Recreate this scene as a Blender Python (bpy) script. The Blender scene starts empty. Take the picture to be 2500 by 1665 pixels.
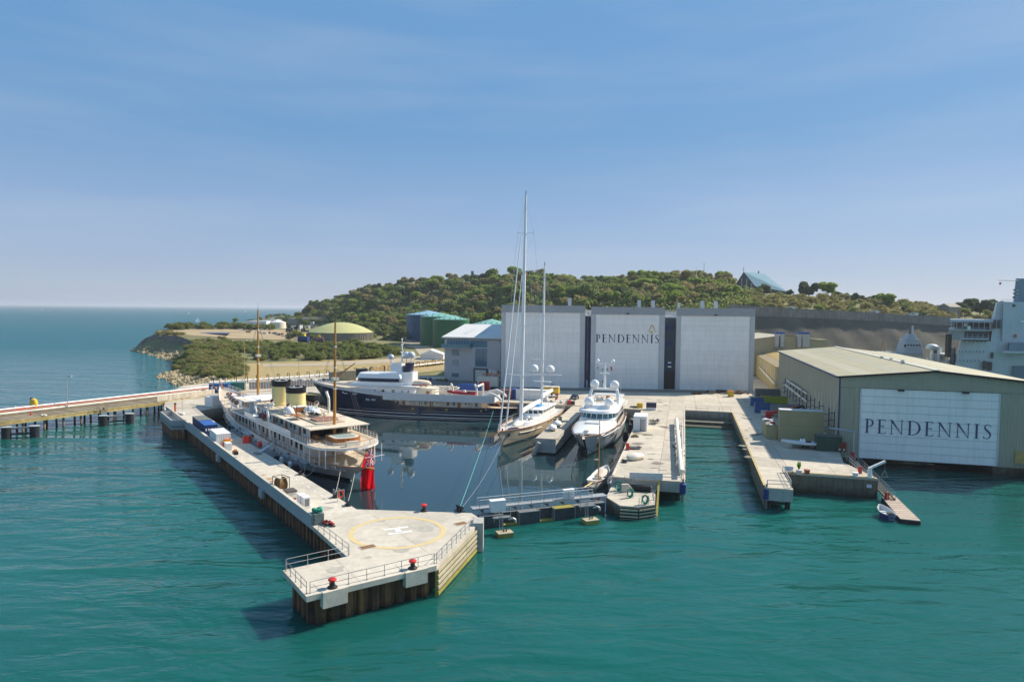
import bpy, math, random
import numpy as np
from mathutils import Vector, Matrix
sc = bpy.context.scene
R = math.radians
rnd = random.Random(7)
# -- camera
F, CX, CY, CAMH, ZQ = 1600.0, 1250.0, 832.5, 30.3, 3.3
PITCH, ROLL = math.atan(76.5 / F), R(.6)
cam_d = bpy.data.cameras.new('camera')
cam_d.sensor_width = 36.0
cam_d.lens = 36.0 * F / 2500.0
cam_d.clip_start, cam_d.clip_end = 1.0, 90000.0
cam = bpy.data.objects.new('camera', cam_d)
sc.collection.objects.link(cam)
CAMR = Matrix.Rotation(math.pi / 2 - PITCH, 4, 'X') @ Matrix.Rotation(ROLL, 4, 'Z')
cam.matrix_world = Matrix.Translation((0, 0, CAMH)) @ CAMR
sc.camera = cam
# -- sky, sun, exposure
SUN_AZ, SUN_EL = R(62.0), R(39.0)          # azimuth clockwise from +Y (view direction)
world = bpy.data.worlds.new('World')
sc.world = world
world.use_nodes = True
wn = world.node_tree
wn.nodes.clear()
w_out = wn.nodes.new('ShaderNodeOutputWorld')
w_bg = wn.nodes.new('ShaderNodeBackground')
w_sky = wn.nodes.new('ShaderNodeTexSky')
w_sky.sky_type = 'NISHITA'
w_sky.sun_disc = False
w_sky.sun_elevation = SUN_EL
w_sky.sun_rotation = SUN_AZ
w_sky.altitude = 10.0
w_sky.air_density = 1.0
w_sky.dust_density = .6
w_sky.ozone_density = 2.2
w_hs = wn.nodes.new('ShaderNodeHueSaturation')
w_hs.inputs['Saturation'].default_value = .9
w_hs.inputs['Value'].default_value = .095
wn.links.new(w_sky.outputs[0], w_hs.inputs['Color'])
w_tc = wn.nodes.new('ShaderNodeTexCoord')
w_sp = wn.nodes.new('ShaderNodeSeparateXYZ')
w_rp = wn.nodes.new('ShaderNodeValToRGB')
wn.links.new(w_tc.outputs['Generated'], w_sp.inputs[0])
wn.links.new(w_sp.outputs[2], w_rp.inputs[0])
el = w_rp.color_ramp.elements
el[0].position, el[0].color = .0, (1.46, 1.74, 2.32, 1)
el[1].position, el[1].color = .11, (1.02, 1.5, 2.36, 1)
for p_, c_ in ((.25, (.52, 1.22, 2.22)), (.42, (.50, 1.24, 2.30)), (1.0, (.5, 1.2, 2.2))):
    e_ = el.new(p_); e_.color = (*c_, 1)
w_add = wn.nodes.new('ShaderNodeMix')
w_add.data_type = 'RGBA'; w_add.blend_type = 'ADD'
w_add.inputs[0].default_value = 1.0
w_mp = wn.nodes.new('ShaderNodeMapping'); w_mp.inputs['Scale'].default_value = (1.2, 1.2, 9.0)
w_nz = wn.nodes.new('ShaderNodeTexNoise'); w_nz.inputs['Scale'].default_value = 2.2; w_nz.inputs['Detail'].default_value = 6.0
w_mr = wn.nodes.new('ShaderNodeMapRange')
w_mr.inputs['From Min'].default_value = .42; w_mr.inputs['From Max'].default_value = .75; w_mr.inputs['To Max'].default_value = .22
w_ws = wn.nodes.new('ShaderNodeMix'); w_ws.data_type = 'RGBA'; w_ws.inputs[7].default_value = (2.0, 2.2, 2.6, 1)
wn.links.new(w_tc.outputs['Generated'], w_mp.inputs['Vector']); wn.links.new(w_mp.outputs[0], w_nz.inputs['Vector'])
wn.links.new(w_nz.outputs['Fac'], w_mr.inputs['Value']); wn.links.new(w_mr.outputs[0], w_ws.inputs[0])
wn.links.new(w_rp.outputs[0], w_ws.inputs[6]); wn.links.new(w_ws.outputs[2], w_add.inputs[6])
wn.links.new(w_hs.outputs[0], w_add.inputs[7])
w_bg.inputs['Strength'].default_value = .12
wn.links.new(w_add.outputs[2], w_bg.inputs['Color'])
wn.links.new(w_bg.outputs[0], w_out.inputs['Surface'])
sun_d = bpy.data.lights.new('sun', 'SUN')
sun_d.energy = 3.6
sun_d.angle = R(1.2)
sun_d.color = (1.0, .91, .77)
sun = bpy.data.objects.new('sun', sun_d)
sc.collection.objects.link(sun)
sdir = Vector((math.sin(SUN_AZ) * math.cos(SUN_EL), math.cos(SUN_AZ) * math.cos(SUN_EL), math.sin(SUN_EL)))
sun.rotation_euler = sdir.to_track_quat('Z', 'Y').to_euler()
sun.location = (60, 40, 120)
sc.view_settings.view_transform = 'Standard'
sc.view_settings.look = 'None'
sc.view_settings.gamma = 1.0
sc.view_settings.exposure = .97
sc.view_settings.use_curve_mapping = False
sc.cycles.max_bounces = 6
sc.cycles.caustics_reflective = False
sc.cycles.caustics_refractive = False
# -- helpers
col = sc.collection
W = {}                                    # object -> world matrix
def P(px, py, z=ZQ):
    d = CAMR.to_3x3() @ Vector(((px - CX) / F, -(py - CY) / F, -1.0))
    t = (z - CAMH) / d.z
    return Vector((d.x * t, d.y * t, z))
def PD(px, py, D):
    d = CAMR.to_3x3() @ Vector(((px - CX) / F, -(py - CY) / F, -1.0))
    t = D / d.y
    return Vector((d.x * t, D, CAMH + d.z * t))
def tag(o, label=None, cat=None, group=None, kind=None):
    if label: o['label'] = label
    if cat: o['category'] = cat
    if group: o['group'] = group
    if kind: o['kind'] = kind
    return o
def thing(name, label, cat, loc=(0, 0, 0), rz=.0, group=None):
    o = bpy.data.objects.new(name, None)
    o.empty_display_size = .5
    col.objects.link(o)
    o.location = loc
    o.rotation_euler = (0, 0, rz)
    W[o] = Matrix.Translation(Vector(loc)) @ Matrix.Rotation(rz, 4, 'Z')
    tag(o, label, cat, group)
    return o
def copy_tree(o, parent=None, loc=None, rz=None, scale=None):
    c = o.copy()
    col.objects.link(c)
    c.parent = parent
    if loc is not None: c.location = loc
    if rz is not None: c.rotation_euler = (0, 0, rz)
    if scale is not None: c.scale = scale
    for ch in o.children:
        copy_tree(ch, c)
    return c
class MB:
    def __init__(self):
        self.v, self.f = [], []
    def add(self, vs, fs):
        n = len(self.v)
        self.v += [tuple(x) for x in vs]
        self.f += [tuple(i + n for i in q) for q in fs]
        return self
    def hexa(self, b, t):
        n = len(b)
        fs = [tuple(range(n - 1, -1, -1)), tuple(range(n, 2 * n))]
        fs += [(i, (i + 1) % n, n + (i + 1) % n, n + i) for i in range(n)]
        return self.add(list(b) + list(t), fs)
    def box(self, x0, y0, z0, x1, y1, z1):
        return self.hexa([(x0, y0, z0), (x1, y0, z0), (x1, y1, z0), (x0, y1, z0)],
                         [(x0, y0, z1), (x1, y0, z1), (x1, y1, z1), (x0, y1, z1)])
    def cbox(self, c, s, rz=.0, taper=1.0):
        ca, sa = math.cos(rz), math.sin(rz)
        def q(x, y, z): return (c[0] + x * ca - y * sa, c[1] + x * sa + y * ca, c[2] + z)
        a, b, h = s[0] / 2, s[1] / 2, s[2]
        t = taper
        return self.hexa([q(-a, -b, 0), q(a, -b, 0), q(a, b, 0), q(-a, b, 0)],
                         [q(-a * t, -b * t, h), q(a * t, -b * t, h), q(a * t, b * t, h), q(-a * t, b * t, h)])
    def prism(self, poly, z0, z1, top=None):
        poly = [tuple(p[:2]) for p in poly]
        a = sum(poly[i][0] * poly[(i + 1) % len(poly)][1] - poly[(i + 1) % len(poly)][0] * poly[i][1] for i in range(len(poly)))
        if a < 0:
            poly = poly[::-1]
            if top: top = top[::-1]
        tp = top or poly
        return self.hexa([(x, y, z0) for x, y in poly], [(p[0], p[1], z1 if len(p) < 3 else p[2]) for p in tp])
    def cyl(self, p0, p1, r0, r1=None, n=8, caps=True):
        if r1 is None: r1 = r0
        p0, p1 = Vector(p0), Vector(p1)
        d = (p1 - p0)
        if d.length < 1e-6: return self
        d.normalize()
        a = d.orthogonal().normalized()
        b = d.cross(a)
        vs = []
        for p, r in ((p0, r0), (p1, r1)):
            for i in range(n):
                t = 2 * math.pi * i / n
                vs.append(p + a * (r * math.cos(t)) + b * (r * math.sin(t)))
        fs = [(i, (i + 1) % n, n + (i + 1) % n, n + i) for i in range(n)]
        if caps: fs += [tuple(range(n - 1, -1, -1)), tuple(range(n, 2 * n))]
        return self.add(vs, fs)
    def tube(self, pts, r, n=6):
        for a, b in zip(pts[:-1], pts[1:]):
            self.cyl(a, b, r, r, n)
        return self
    def bar(self, p0, p1, w, h=None):
        return self.cyl(p0, p1, w * .5 * 1.414, None, 4) if h is None else self._bar(p0, p1, w, h)
    def _bar(self, p0, p1, w, h):
        p0, p1 = Vector(p0), Vector(p1)
        d = (p1 - p0).normalized()
        up = Vector((0, 0, 1))
        if abs(d.z) > .99: up = Vector((0, 1, 0))
        s = d.cross(up).normalized()
        u = s.cross(d).normalized()
        vs = []
        for p in (p0, p1):
            for x, y in ((-1, -1), (1, -1), (1, 1), (-1, 1)):
                vs.append(p + s * (x * w / 2) + u * (y * h / 2))
        return self.add(vs, [(3, 2, 1, 0), (4, 5, 6, 7), (0, 1, 5, 4), (1, 2, 6, 5), (2, 3, 7, 6), (3, 0, 4, 7)])
    def lathe(self, prof, c=(0, 0, 0), n=16, sx=1.0, sy=1.0):
        vs, fs = [], []
        for r, z in prof:
            for i in range(n):
                t = 2 * math.pi * i / n
                vs.append((c[0] + r * sx * math.cos(t), c[1] + r * sy * math.sin(t), c[2] + z))
        for k in range(len(prof) - 1):
            for i in range(n):
                j = (i + 1) % n
                fs.append((k * n + i, k * n + j, (k + 1) * n + j, (k + 1) * n + i))
        fs.append(tuple(range(n - 1, -1, -1)))
        m = (len(prof) - 1) * n
        fs.append(tuple(range(m, m + n)))
        return self.add(vs, fs)
    def dome(self, c, r, h=None, base=.0, n=14, k=5):
        prof = [(r * .82, -r * .55 - base), (r * .97, -r * .25), (r, 0)]
        for i in range(1, k + 1):
            a = math.pi / 2 * i / k
            prof.append((max(r * math.cos(a), .01), r * math.sin(a)))
        return self.lathe(prof, c, n)
    def sphere(self, c, r, n=12, k=7, sz=1.0):
        prof = [(max(r * math.sin(math.pi * i / k), .01), -r * sz * math.cos(math.pi * i / k)) for i in range(k + 1)]
        return self.lathe(prof, c, n)
    def loft(self, rings, closed=True, caps=True):
        n = len(rings[0])
        vs = [p for r in rings for p in r]
        fs = []
        for k in range(len(rings) - 1):
            for i in range(n if closed else n - 1):
                j = (i + 1) % n
                fs.append((k * n + i, k * n + j, (k + 1) * n + j, (k + 1) * n + i))
        if caps and closed:
            fs.append(tuple(range(n - 1, -1, -1)))
            m = (len(rings) - 1) * n
            fs.append(tuple(range(m, m + n)))
        return self.add(vs, fs)
    def mesh(self, name, mat, smooth=False):
        me = bpy.data.meshes.new(name)
        me.from_pydata(self.v, [], self.f)
        me.update()
        if mat is not None: me.materials.append(mat)
        if smooth:
            me.polygons.foreach_set('use_smooth', [True] * len(me.polygons))
            try: me.set_sharp_from_angle(angle=R(40))
            except Exception: pass
        return me
    def build(self, name, mat, parent=None, local=False, smooth=False, label=None, cat=None, group=None, kind=None):
        if parent is not None:
            if not local:
                iv = W[parent].inverted()
                self.v = [tuple(iv @ Vector(p)) for p in self.v]
            o = bpy.data.objects.new(name, self.mesh(name, mat, smooth))
            o.parent = parent
            W[o] = W[parent]
        else:
            a = np.array(self.v)
            c = (float((a[:, 0].min() + a[:, 0].max()) / 2), float((a[:, 1].min() + a[:, 1].max()) / 2), float(a[:, 2].min()))
            if not local:
                self.v = [tuple(p) for p in (a - np.array(c))]
            o = bpy.data.objects.new(name, self.mesh(name, mat, smooth))
            if not local:
                o.location = c
                W[o] = Matrix.Translation(Vector(c))
            else:
                W[o] = Matrix.Identity(4)
        col.objects.link(o)
        return tag(o, label, cat, group, kind)
def inst(name, me, parent, M4):
    o = bpy.data.objects.new(name, me)
    col.objects.link(o)
    if parent is not None:
        o.parent = parent
        o.matrix_local = W[parent].inverted() @ M4
    else:
        o.matrix_world = M4
    W[o] = M4
    return o
def TRS(loc, rz=.0, s=(1, 1, 1)):
    return Matrix.Translation(Vector(loc)) @ Matrix.Rotation(rz, 4, 'Z') @ Matrix.Diagonal((s[0], s[1], s[2], 1))
def clip_half(poly, a, b, c):
    out = []
    n = len(poly)
    for i in range(n):
        p, q = poly[i], poly[(i + 1) % n]
        dp, dq = a * p[0] + b * p[1] - c, a * q[0] + b * q[1] - c
        if dp <= 0: out.append(p)
        if (dp < 0 < dq) or (dq < 0 < dp):
            t = dp / (dp - dq)
            out.append((p[0] + (q[0] - p[0]) * t, p[1] + (q[1] - p[1]) * t))
    return out
def area(poly):
    return abs(sum(poly[i][0] * poly[(i + 1) % len(poly)][1] - poly[(i + 1) % len(poly)][0] * poly[i][1] for i in range(len(poly)))) / 2
def slabs(poly, org, ax, sx, sy, z0, z1, mat, parent, name='concrete_slab', gap=.03, jit=.0):
    poly = [tuple(p[:2]) for p in poly]
    ay = Vector((-ax.y, ax.x))
    us = [(p[0] - org[0]) * ax.x + (p[1] - org[1]) * ax.y for p in poly]
    vs = [(p[0] - org[0]) * ay.x + (p[1] - org[1]) * ay.y for p in poly]
    out = []
    for i in range(math.floor(min(us) / sx), math.ceil(max(us) / sx)):
        for j in range(math.floor(min(vs) / sy), math.ceil(max(vs) / sy)):
            q = poly
            o0 = org[0] * ax.x + org[1] * ax.y
            o1 = org[0] * ay.x + org[1] * ay.y
            q = clip_half(q, -ax.x, -ax.y, -(o0 + i * sx + gap / 2))
            if len(q) > 2: q = clip_half(q, ax.x, ax.y, o0 + (i + 1) * sx - gap / 2)
            if len(q) > 2: q = clip_half(q, -ay.x, -ay.y, -(o1 + j * sy + gap / 2))
            if len(q) > 2: q = clip_half(q, ay.x, ay.y, o1 + (j + 1) * sy - gap / 2)
            if len(q) < 3 or area(q) < .15: continue
            out.append(MB().prism(q, z0, z1 + rnd.uniform(-jit, jit)).build(name, mat, parent))
    return out
def railing(name, label, pts, parent_none=None, h=1.1, step=2.0, mat=None, group=None, r=.03, mids=(.55,), cat='railing'):
    p0 = Vector(pts[0])
    t = thing(name, label, cat, p0, 0, group)
    post = MB().cyl((0, 0, 0), (0, 0, h), r * 1.15, n=6).box(-.09, -.09, 0, .09, .09, .02).mesh('post', mat)
    for a, b in zip(pts[:-1], pts[1:]):
        a, b = Vector(a), Vector(b)
        n = max(1, round((b - a).length / step))
        for k in range(n + 1):
            if k == n and b is not pts[-1] and (b - Vector(pts[-1])).length > 1e-4: continue
            inst('post', post, t, TRS(a.lerp(b, k / n)))
        for hh in tuple(mids) + (h,):
            MB().cyl(a + Vector((0, 0, hh)), b + Vector((0, 0, hh)), r, n=6).build('rail', mat, t)
    return t
# -- materials
MT = {}
def nd(nt, t, **kw):
    n = nt.nodes.new(t)
    for k, v in kw.items():
        if k in n.inputs: n.inputs[k].default_value = v
        else: setattr(n, k, v)
    return n
def M(name, c, rough=.6, var=.12, scale=1.5, rv=.0, metal=.0, bump=.0, bscale=None, streak=None, samt=.5,
      spec=.4, stain=None, stamt=.4, stscale=.25, coat=.0, alg=None, algz=(.2, 2.0), grime=.0):
    if name in MT: return MT[name]
    m = bpy.data.materials.new(name)
    m.use_nodes = True
    nt = m.node_tree
    b = nt.nodes['Principled BSDF']
    b.inputs['Roughness'].default_value = rough
    b.inputs['Metallic'].default_value = metal
    b.inputs['Specular IOR Level'].default_value = spec
    if coat: b.inputs['Coat Weight'].default_value = coat
    geo = nd(nt, 'ShaderNodeNewGeometry')
    pos = geo.outputs['Position']
    ns = nd(nt, 'ShaderNodeTexNoise', Scale=scale, Detail=6.0, Roughness=.65)
    nt.links.new(pos, ns.inputs['Vector'])
    mr = nd(nt, 'ShaderNodeMapRange')
    mr.inputs['From Min'].default_value = .3; mr.inputs['From Max'].default_value = .7
    mr.inputs['To Min'].default_value = 1 - var; mr.inputs['To Max'].default_value = 1 + var
    nt.links.new(ns.outputs['Fac'], mr.inputs['Value'])
    val = mr.outputs[0]
    if rv:
        oi = nd(nt, 'ShaderNodeObjectInfo')
        mr2 = nd(nt, 'ShaderNodeMapRange')
        mr2.inputs['To Min'].default_value = 1 - rv; mr2.inputs['To Max'].default_value = 1 + rv
        nt.links.new(oi.outputs['Random'], mr2.inputs['Value'])
        mu = nd(nt, 'ShaderNodeMath', operation='MULTIPLY')
        nt.links.new(val, mu.inputs[0]); nt.links.new(mr2.outputs[0], mu.inputs[1])
        val = mu.outputs[0]
    mx = nd(nt, 'ShaderNodeVectorMath', operation='SCALE')
    mx.inputs[0].default_value = c[:3]
    nt.links.new(val, mx.inputs['Scale'])
    cur = mx.outputs[0]
    def blend(cur, fac, c2):
        k = nd(nt, 'ShaderNodeMix', data_type='RGBA')
        nt.links.new(fac, k.inputs[0]); nt.links.new(cur, k.inputs[6])
        k.inputs[7].default_value = (*c2[:3], 1)
        return k.outputs[2]
    def ramp(v, a, bb, amt):
        r = nd(nt, 'ShaderNodeMapRange')
        r.inputs['From Min'].default_value = a; r.inputs['From Max'].default_value = bb
        r.inputs['To Max'].default_value = amt
        nt.links.new(v, r.inputs['Value'])
        return r.outputs[0]
    if stain:
        n2 = nd(nt, 'ShaderNodeTexNoise', Scale=stscale, Detail=8.0, Roughness=.7)
        nt.links.new(pos, n2.inputs['Vector'])
        cur = blend(cur, ramp(n2.outputs['Fac'], .48, .72, stamt), stain)
    if streak:
        mp = nd(nt, 'ShaderNodeVectorMath', operation='MULTIPLY')
        mp.inputs[1].default_value = (2.2, 2.2, .12)
        nt.links.new(pos, mp.inputs[0])
        n3 = nd(nt, 'ShaderNodeTexNoise', Scale=1.0, Detail=5.0, Roughness=.6)
        nt.links.new(mp.outputs[0], n3.inputs['Vector'])
        cur = blend(cur, ramp(n3.outputs['Fac'], .46, .72, samt), streak)
    if alg:
        sp = nd(nt, 'ShaderNodeSeparateXYZ')
        nt.links.new(pos, sp.inputs[0])
        n4 = nd(nt, 'ShaderNodeTexNoise', Scale=.9, Detail=5.0)
        nt.links.new(pos, n4.inputs['Vector'])
        ad = nd(nt, 'ShaderNodeMath', operation='MULTIPLY_ADD')
        ad.inputs[1].default_value = 1.4
        nt.links.new(n4.outputs['Fac'], ad.inputs[0]); nt.links.new(sp.outputs[2], ad.inputs[2])
        r = nd(nt, 'ShaderNodeMapRange')
        r.inputs['From Min'].default_value = algz[0] + .7; r.inputs['From Max'].default_value = algz[1] + .7
        r.inputs['To Min'].default_value = .92; r.inputs['To Max'].default_value = .0
        nt.links.new(ad.outputs[0], r.inputs['Value'])
        cur = blend(cur, r.outputs[0], alg)
    nt.links.new(cur, b.inputs['Base Color'])
    if grime:
        mg = nd(nt, 'ShaderNodeMapRange')
        mg.inputs['To Min'].default_value = rough - grime; mg.inputs['To Max'].default_value = rough + grime
        nt.links.new(ns.outputs['Fac'], mg.inputs['Value'])
        nt.links.new(mg.outputs[0], b.inputs['Roughness'])
    if bump:
        nb = nd(nt, 'ShaderNodeTexNoise', Scale=bscale or scale * 6, Detail=6.0)
        nt.links.new(pos, nb.inputs['Vector'])
        bp = nd(nt, 'ShaderNodeBump', Strength=bump, Distance=.1)
        nt.links.new(nb.outputs['Fac'], bp.inputs['Height'])
        nt.links.new(bp.outputs[0], b.inputs['Normal'])
    MT[name] = m
    return m
def glass(name, c=(.02, .03, .04), rough=.06):
    if name in MT: return MT[name]
    return M(name, c, rough, .2, .3, spec=.9)
concrete = M('concrete_deck', (.56, .505, .415), .85, .13, .9, rv=.09, bump=.3, bscale=9, stain=(.34, .31, .26), stamt=.7, stscale=.16)
concrete2 = M('concrete_yard', (.50, .44, .35), .85, .15, .6, rv=.11, bump=.25, bscale=9, stain=(.29, .25, .20), stamt=.75, stscale=.11)
conc_wall = M('concrete_wall', (.40, .39, .36), .85, .14, .7, bump=.3, streak=(.24, .22, .18), samt=.5)
parapet_m = M('parapet_concrete', (.40, .40, .40), .8, .10, .5, rv=.06, bump=.2, streak=(.27, .27, .26), samt=.45)
quay_m = M('quay_wall', (.34, .32, .27), .85, .2, .8, bump=.5, streak=(.16, .13, .09), samt=.7, alg=(.035, .040, .022), algz=(.3, 2.6))
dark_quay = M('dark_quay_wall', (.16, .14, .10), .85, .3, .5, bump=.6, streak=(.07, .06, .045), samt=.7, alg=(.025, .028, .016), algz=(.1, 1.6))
rust = M('rusty_sheet_pile', (.10, .050, .030), .8, .35, .9, rv=.3, bump=.6, streak=(.46, .20, .055), samt=.8, alg=(.022, .020, .014), algz=(-.4, .7))
rust_orange = M('orange_rust', (.30, .13, .04), .8, .3, 1.2, rv=.25, bump=.5, streak=(.12, .06, .03), samt=.5)  # orange rust of the cable reel flanges
timber = M('weathered_timber', (.21, .172, .115), .85, .22, 1.1, rv=.22, bump=.5, stain=(.17, .13, .09), stamt=.5, stscale=.4)
fend_t = M('fender_timber', (.46, .40, .27), .8, .2, 1.0, rv=.12, bump=.4, stain=(.30, .25, .15), stamt=.5, stscale=.5)
fend_y = M('algae_fender_timber', (.33, .28, .06), .8, .3, 1.2, rv=.15, bump=.4, stain=(.22, .20, .05), stamt=.6, stscale=.6)
yellow_edge = M('ochre_edge_beam', (.45, .34, .13), .8, .25, .7, rv=.15, bump=.4, stain=(.22, .16, .08), stamt=.6, stscale=.3)
pile_m = M('timber_pile', (.24, .17, .10), .85, .3, 1.2, rv=.35, bump=.5, streak=(.30, .24, .10), samt=.5, alg=(.03, .03, .018), algz=(-.2, 1.0))
black_s = M('black_steel', (.016, .018, .022), .5, .3, 1.0, bump=.15, streak=(.05, .04, .035), samt=.4)
dark_s = M('dark_gate_steel', (.05, .055, .065), .6, .3, .9, rv=.2, bump=.2, streak=(.14, .11, .08), samt=.4)
galv = M('galvanised_steel', (.42, .43, .43), .5, .12, 2.0, metal=.4)
galv_d = M('dull_grey_steel', (.22, .23, .23), .55, .2, 2.0, metal=.3)
white_p = M('white_paint', (.83, .82, .79), .45, .05, .7, spec=.5)
white_g = M('white_gelcoat', (.86, .85, .82), .22, .03, .5, spec=.5, coat=.3)
cream_p = M('cream_paint', (.76, .70, .58), .5, .06, .7)
grey_p = M('grey_paint', (.40, .41, .42), .5, .1, .8)
ltgrey_p = M('light_grey_paint', (.58, .59, .59), .5, .07, .8)
navy_h = M('navy_hull_paint', (.010, .016, .042), .14, .1, .4, spec=.6, coat=.5)
navy_p = M('navy_paint', (.012, .018, .05), .3, .1, .6)
black_p = M('black_paint', (.012, .012, .013), .4, .2, 1.0)
rubber = M('black_rubber', (.018, .018, .019), .75, .25, 1.5)
red_p = M('red_paint', (.55, .03, .025), .45, .12, 1.2, rv=.08)
red_d = M('dark_red_paint', (.28, .025, .02), .5, .2, 1.0)
orange_p = M('orange_paint', (.60, .18, .03), .5, .12, 1.0)
yellow_p = M('yellow_paint', (.72, .45, .03), .5, .12, 1.0)
ylw_line = M('faded_yellow_line', (.62, .48, .23), .8, .10, 1.2, stain=(.52, .45, .30), stamt=.5, stscale=1.2)
wht_line = M('worn_white_line', (.76, .75, .72), .8, .08, 1.5, stain=(.55, .53, .48), stamt=.4, stscale=1.4)
blue_p = M('blue_paint', (.025, .10, .36), .45, .12, 1.0)
ltblue_p = M('bright_blue_tarpaulin', (.03, .24, .55), .6, .15, 1.5, bump=.3)
dkblue_p = M('dark_blue_paint', (.02, .045, .14), .5, .15, 1.0)
green_p = M('green_paint', (.02, .16, .10), .5, .12, 1.0)
net_g = M('green_rope', (.02, .28, .19), .8, .3, 4.0, bump=.5)
funnel_m = M('buff_funnel_paint', (.80, .65, .28), .4, .05, .6)
mast_m = M('varnished_mast', (.50, .23, .045), .35, .12, 1.2, coat=.3)
teak = M('teak_deck', (.56, .46, .34), .7, .12, 1.8, bump=.1)
varn = M('varnished_teak', (.36, .13, .035), .35, .2, 2.0, coat=.3)
canvas = M('canvas_awning', (.66, .56, .43), .85, .07, .8, bump=.15)
win_d = glass('dark_window', (.015, .02, .026))
win_b = glass('blue_window', (.02, .15, .23), .12)
rope_w = M('pale_rope', (.55, .52, .45), .8, .15, 3.0)
rope_g = M('green_mooring_line', (.12, .45, .36), .7, .15, 3.0)
tarmac = M('tarmac', (.085, .080, .075), .9, .2, .6, bump=.3)
# -- water
def water_mat(name, deep, rough, layers, tint=None, spec=.5, patch=False, stint=(1, 1, 1), sss=False):
    m = bpy.data.materials.new(name)
    m.use_nodes = True
    nt = m.node_tree
    b = nt.nodes['Principled BSDF']
    b.inputs['Roughness'].default_value = rough
    b.inputs['IOR'].default_value = 1.333
    b.inputs['Specular IOR Level'].default_value = spec
    b.inputs['Specular Tint'].default_value = (*stint, 1)
    geo = nd(nt, 'ShaderNodeNewGeometry')
    n0 = nd(nt, 'ShaderNodeTexNoise', Scale=.012, Detail=3.0)
    nt.links.new(geo.outputs['Position'], n0.inputs['Vector'])
    mx = nd(nt, 'ShaderNodeMix', data_type='RGBA')
    mx.inputs[6].default_value = (*deep, 1)
    mx.inputs[7].default_value = (*(tint or deep), 1)
    rr = nd(nt, 'ShaderNodeMapRange')
    rr.inputs['From Min'].default_value = .35; rr.inputs['From Max'].default_value = .65
    nt.links.new(n0.outputs['Fac'], rr.inputs['Value'])
    nt.links.new(rr.outputs[0], mx.inputs[0])
    nt.links.new(mx.outputs[2], b.inputs['Base Color'])
    if sss:
        b.inputs['Subsurface Weight'].default_value = 1.0
        b.inputs['Subsurface Radius'].default_value = (1.5, 7.0, 7.0)
        b.inputs['Subsurface Scale'].default_value = 1.0
    prev = None
    for (sx, sy, ang, sc_, det, dist, st) in layers:
        rot = nd(nt, 'ShaderNodeMapping')
        rot.inputs['Rotation'].default_value = (0, 0, R(ang))
        rot.inputs['Scale'].default_value = (sx, sy, 1)
        nt.links.new(geo.outputs['Position'], rot.inputs['Vector'])
        n = nd(nt, 'ShaderNodeTexNoise', Scale=sc_, Detail=det, Roughness=.55, Distortion=.4)
        nt.links.new(rot.outputs[0], n.inputs['Vector'])
        bp = nd(nt, 'ShaderNodeBump', Strength=st, Distance=dist)
        nt.links.new(n.outputs['Fac'], bp.inputs['Height'])
        if patch:
            wp_ = nd(nt, 'ShaderNodeTexNoise', Scale=.03 + .01 * len(nt.nodes) / 20, Detail=4.0)
            nt.links.new(geo.outputs['Position'], wp_.inputs['Vector'])
            wr = nd(nt, 'ShaderNodeMapRange'); wr.inputs['From Min'].default_value = .35; wr.inputs['From Max'].default_value = .68
            wr.inputs['To Min'].default_value = st * .35; wr.inputs['To Max'].default_value = st * 1.35
            nt.links.new(wp_.outputs['Fac'], wr.inputs['Value']); nt.links.new(wr.outputs[0], bp.inputs['Strength'])
        if prev is not None: nt.links.new(prev.outputs[0], bp.inputs['Normal'])
        prev = bp
    nt.links.new(prev.outputs[0], b.inputs['Normal'])
    if sss:   # beyond the harbour a painted teal diffuse replaces most of the sky reflection
        sx = nd(nt, 'ShaderNodeSeparateXYZ'); nt.links.new(geo.outputs['Position'], sx.inputs[0])
        fr = nd(nt, 'ShaderNodeMapRange'); fr.inputs['From Min'].default_value = 120; fr.inputs['From Max'].default_value = 520; fr.inputs['To Max'].default_value = .78
        fr.interpolation_type = 'SMOOTHSTEP'
        nt.links.new(sx.outputs[1], fr.inputs['Value'])
        df = nd(nt, 'ShaderNodeBsdfDiffuse'); df.inputs['Color'].default_value = (.010, .105, .145, 1)
        nt.links.new(prev.outputs[0], df.inputs['Normal'])
        ms = nd(nt, 'ShaderNodeMixShader')
        nt.links.new(fr.outputs[0], ms.inputs[0]); nt.links.new(b.outputs[0], ms.inputs[1]); nt.links.new(df.outputs[0], ms.inputs[2])
        nt.links.new(ms.outputs[0], nt.nodes['Material Output'].inputs['Surface'])
    return m
sea_m = water_mat('sea_water', (.006, .084, .074), .07,
                  [(.30, 1.0, 6, .12, 2.5, 2.2, .55), (.42, 1.0, -14, .40, 3.0, .82, .62), (.55, 1.0, 18, 1.4, 3.0, .13, .5)],
                  tint=(.008, .115, .098), patch=True, spec=.55, stint=(.34, .88, 1), sss=True)
basin_m = water_mat('still_dock_water', (.014, .036, .044), .02, [(.6, 1.0, 5, .5, 2.0, .03, .25)], tint=(.016, .044, .050), spec=1.0)
S = 45000.0
tag(MB().add([(-S, -400, 0), (S, -400, 0), (S, S, 0), (-S, S, 0)], [(0, 1, 2, 3)]).build('sea', sea_m, local=True), 'teal sea water with small ripples reaching to the horizon', 'water', kind='structure')
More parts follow.
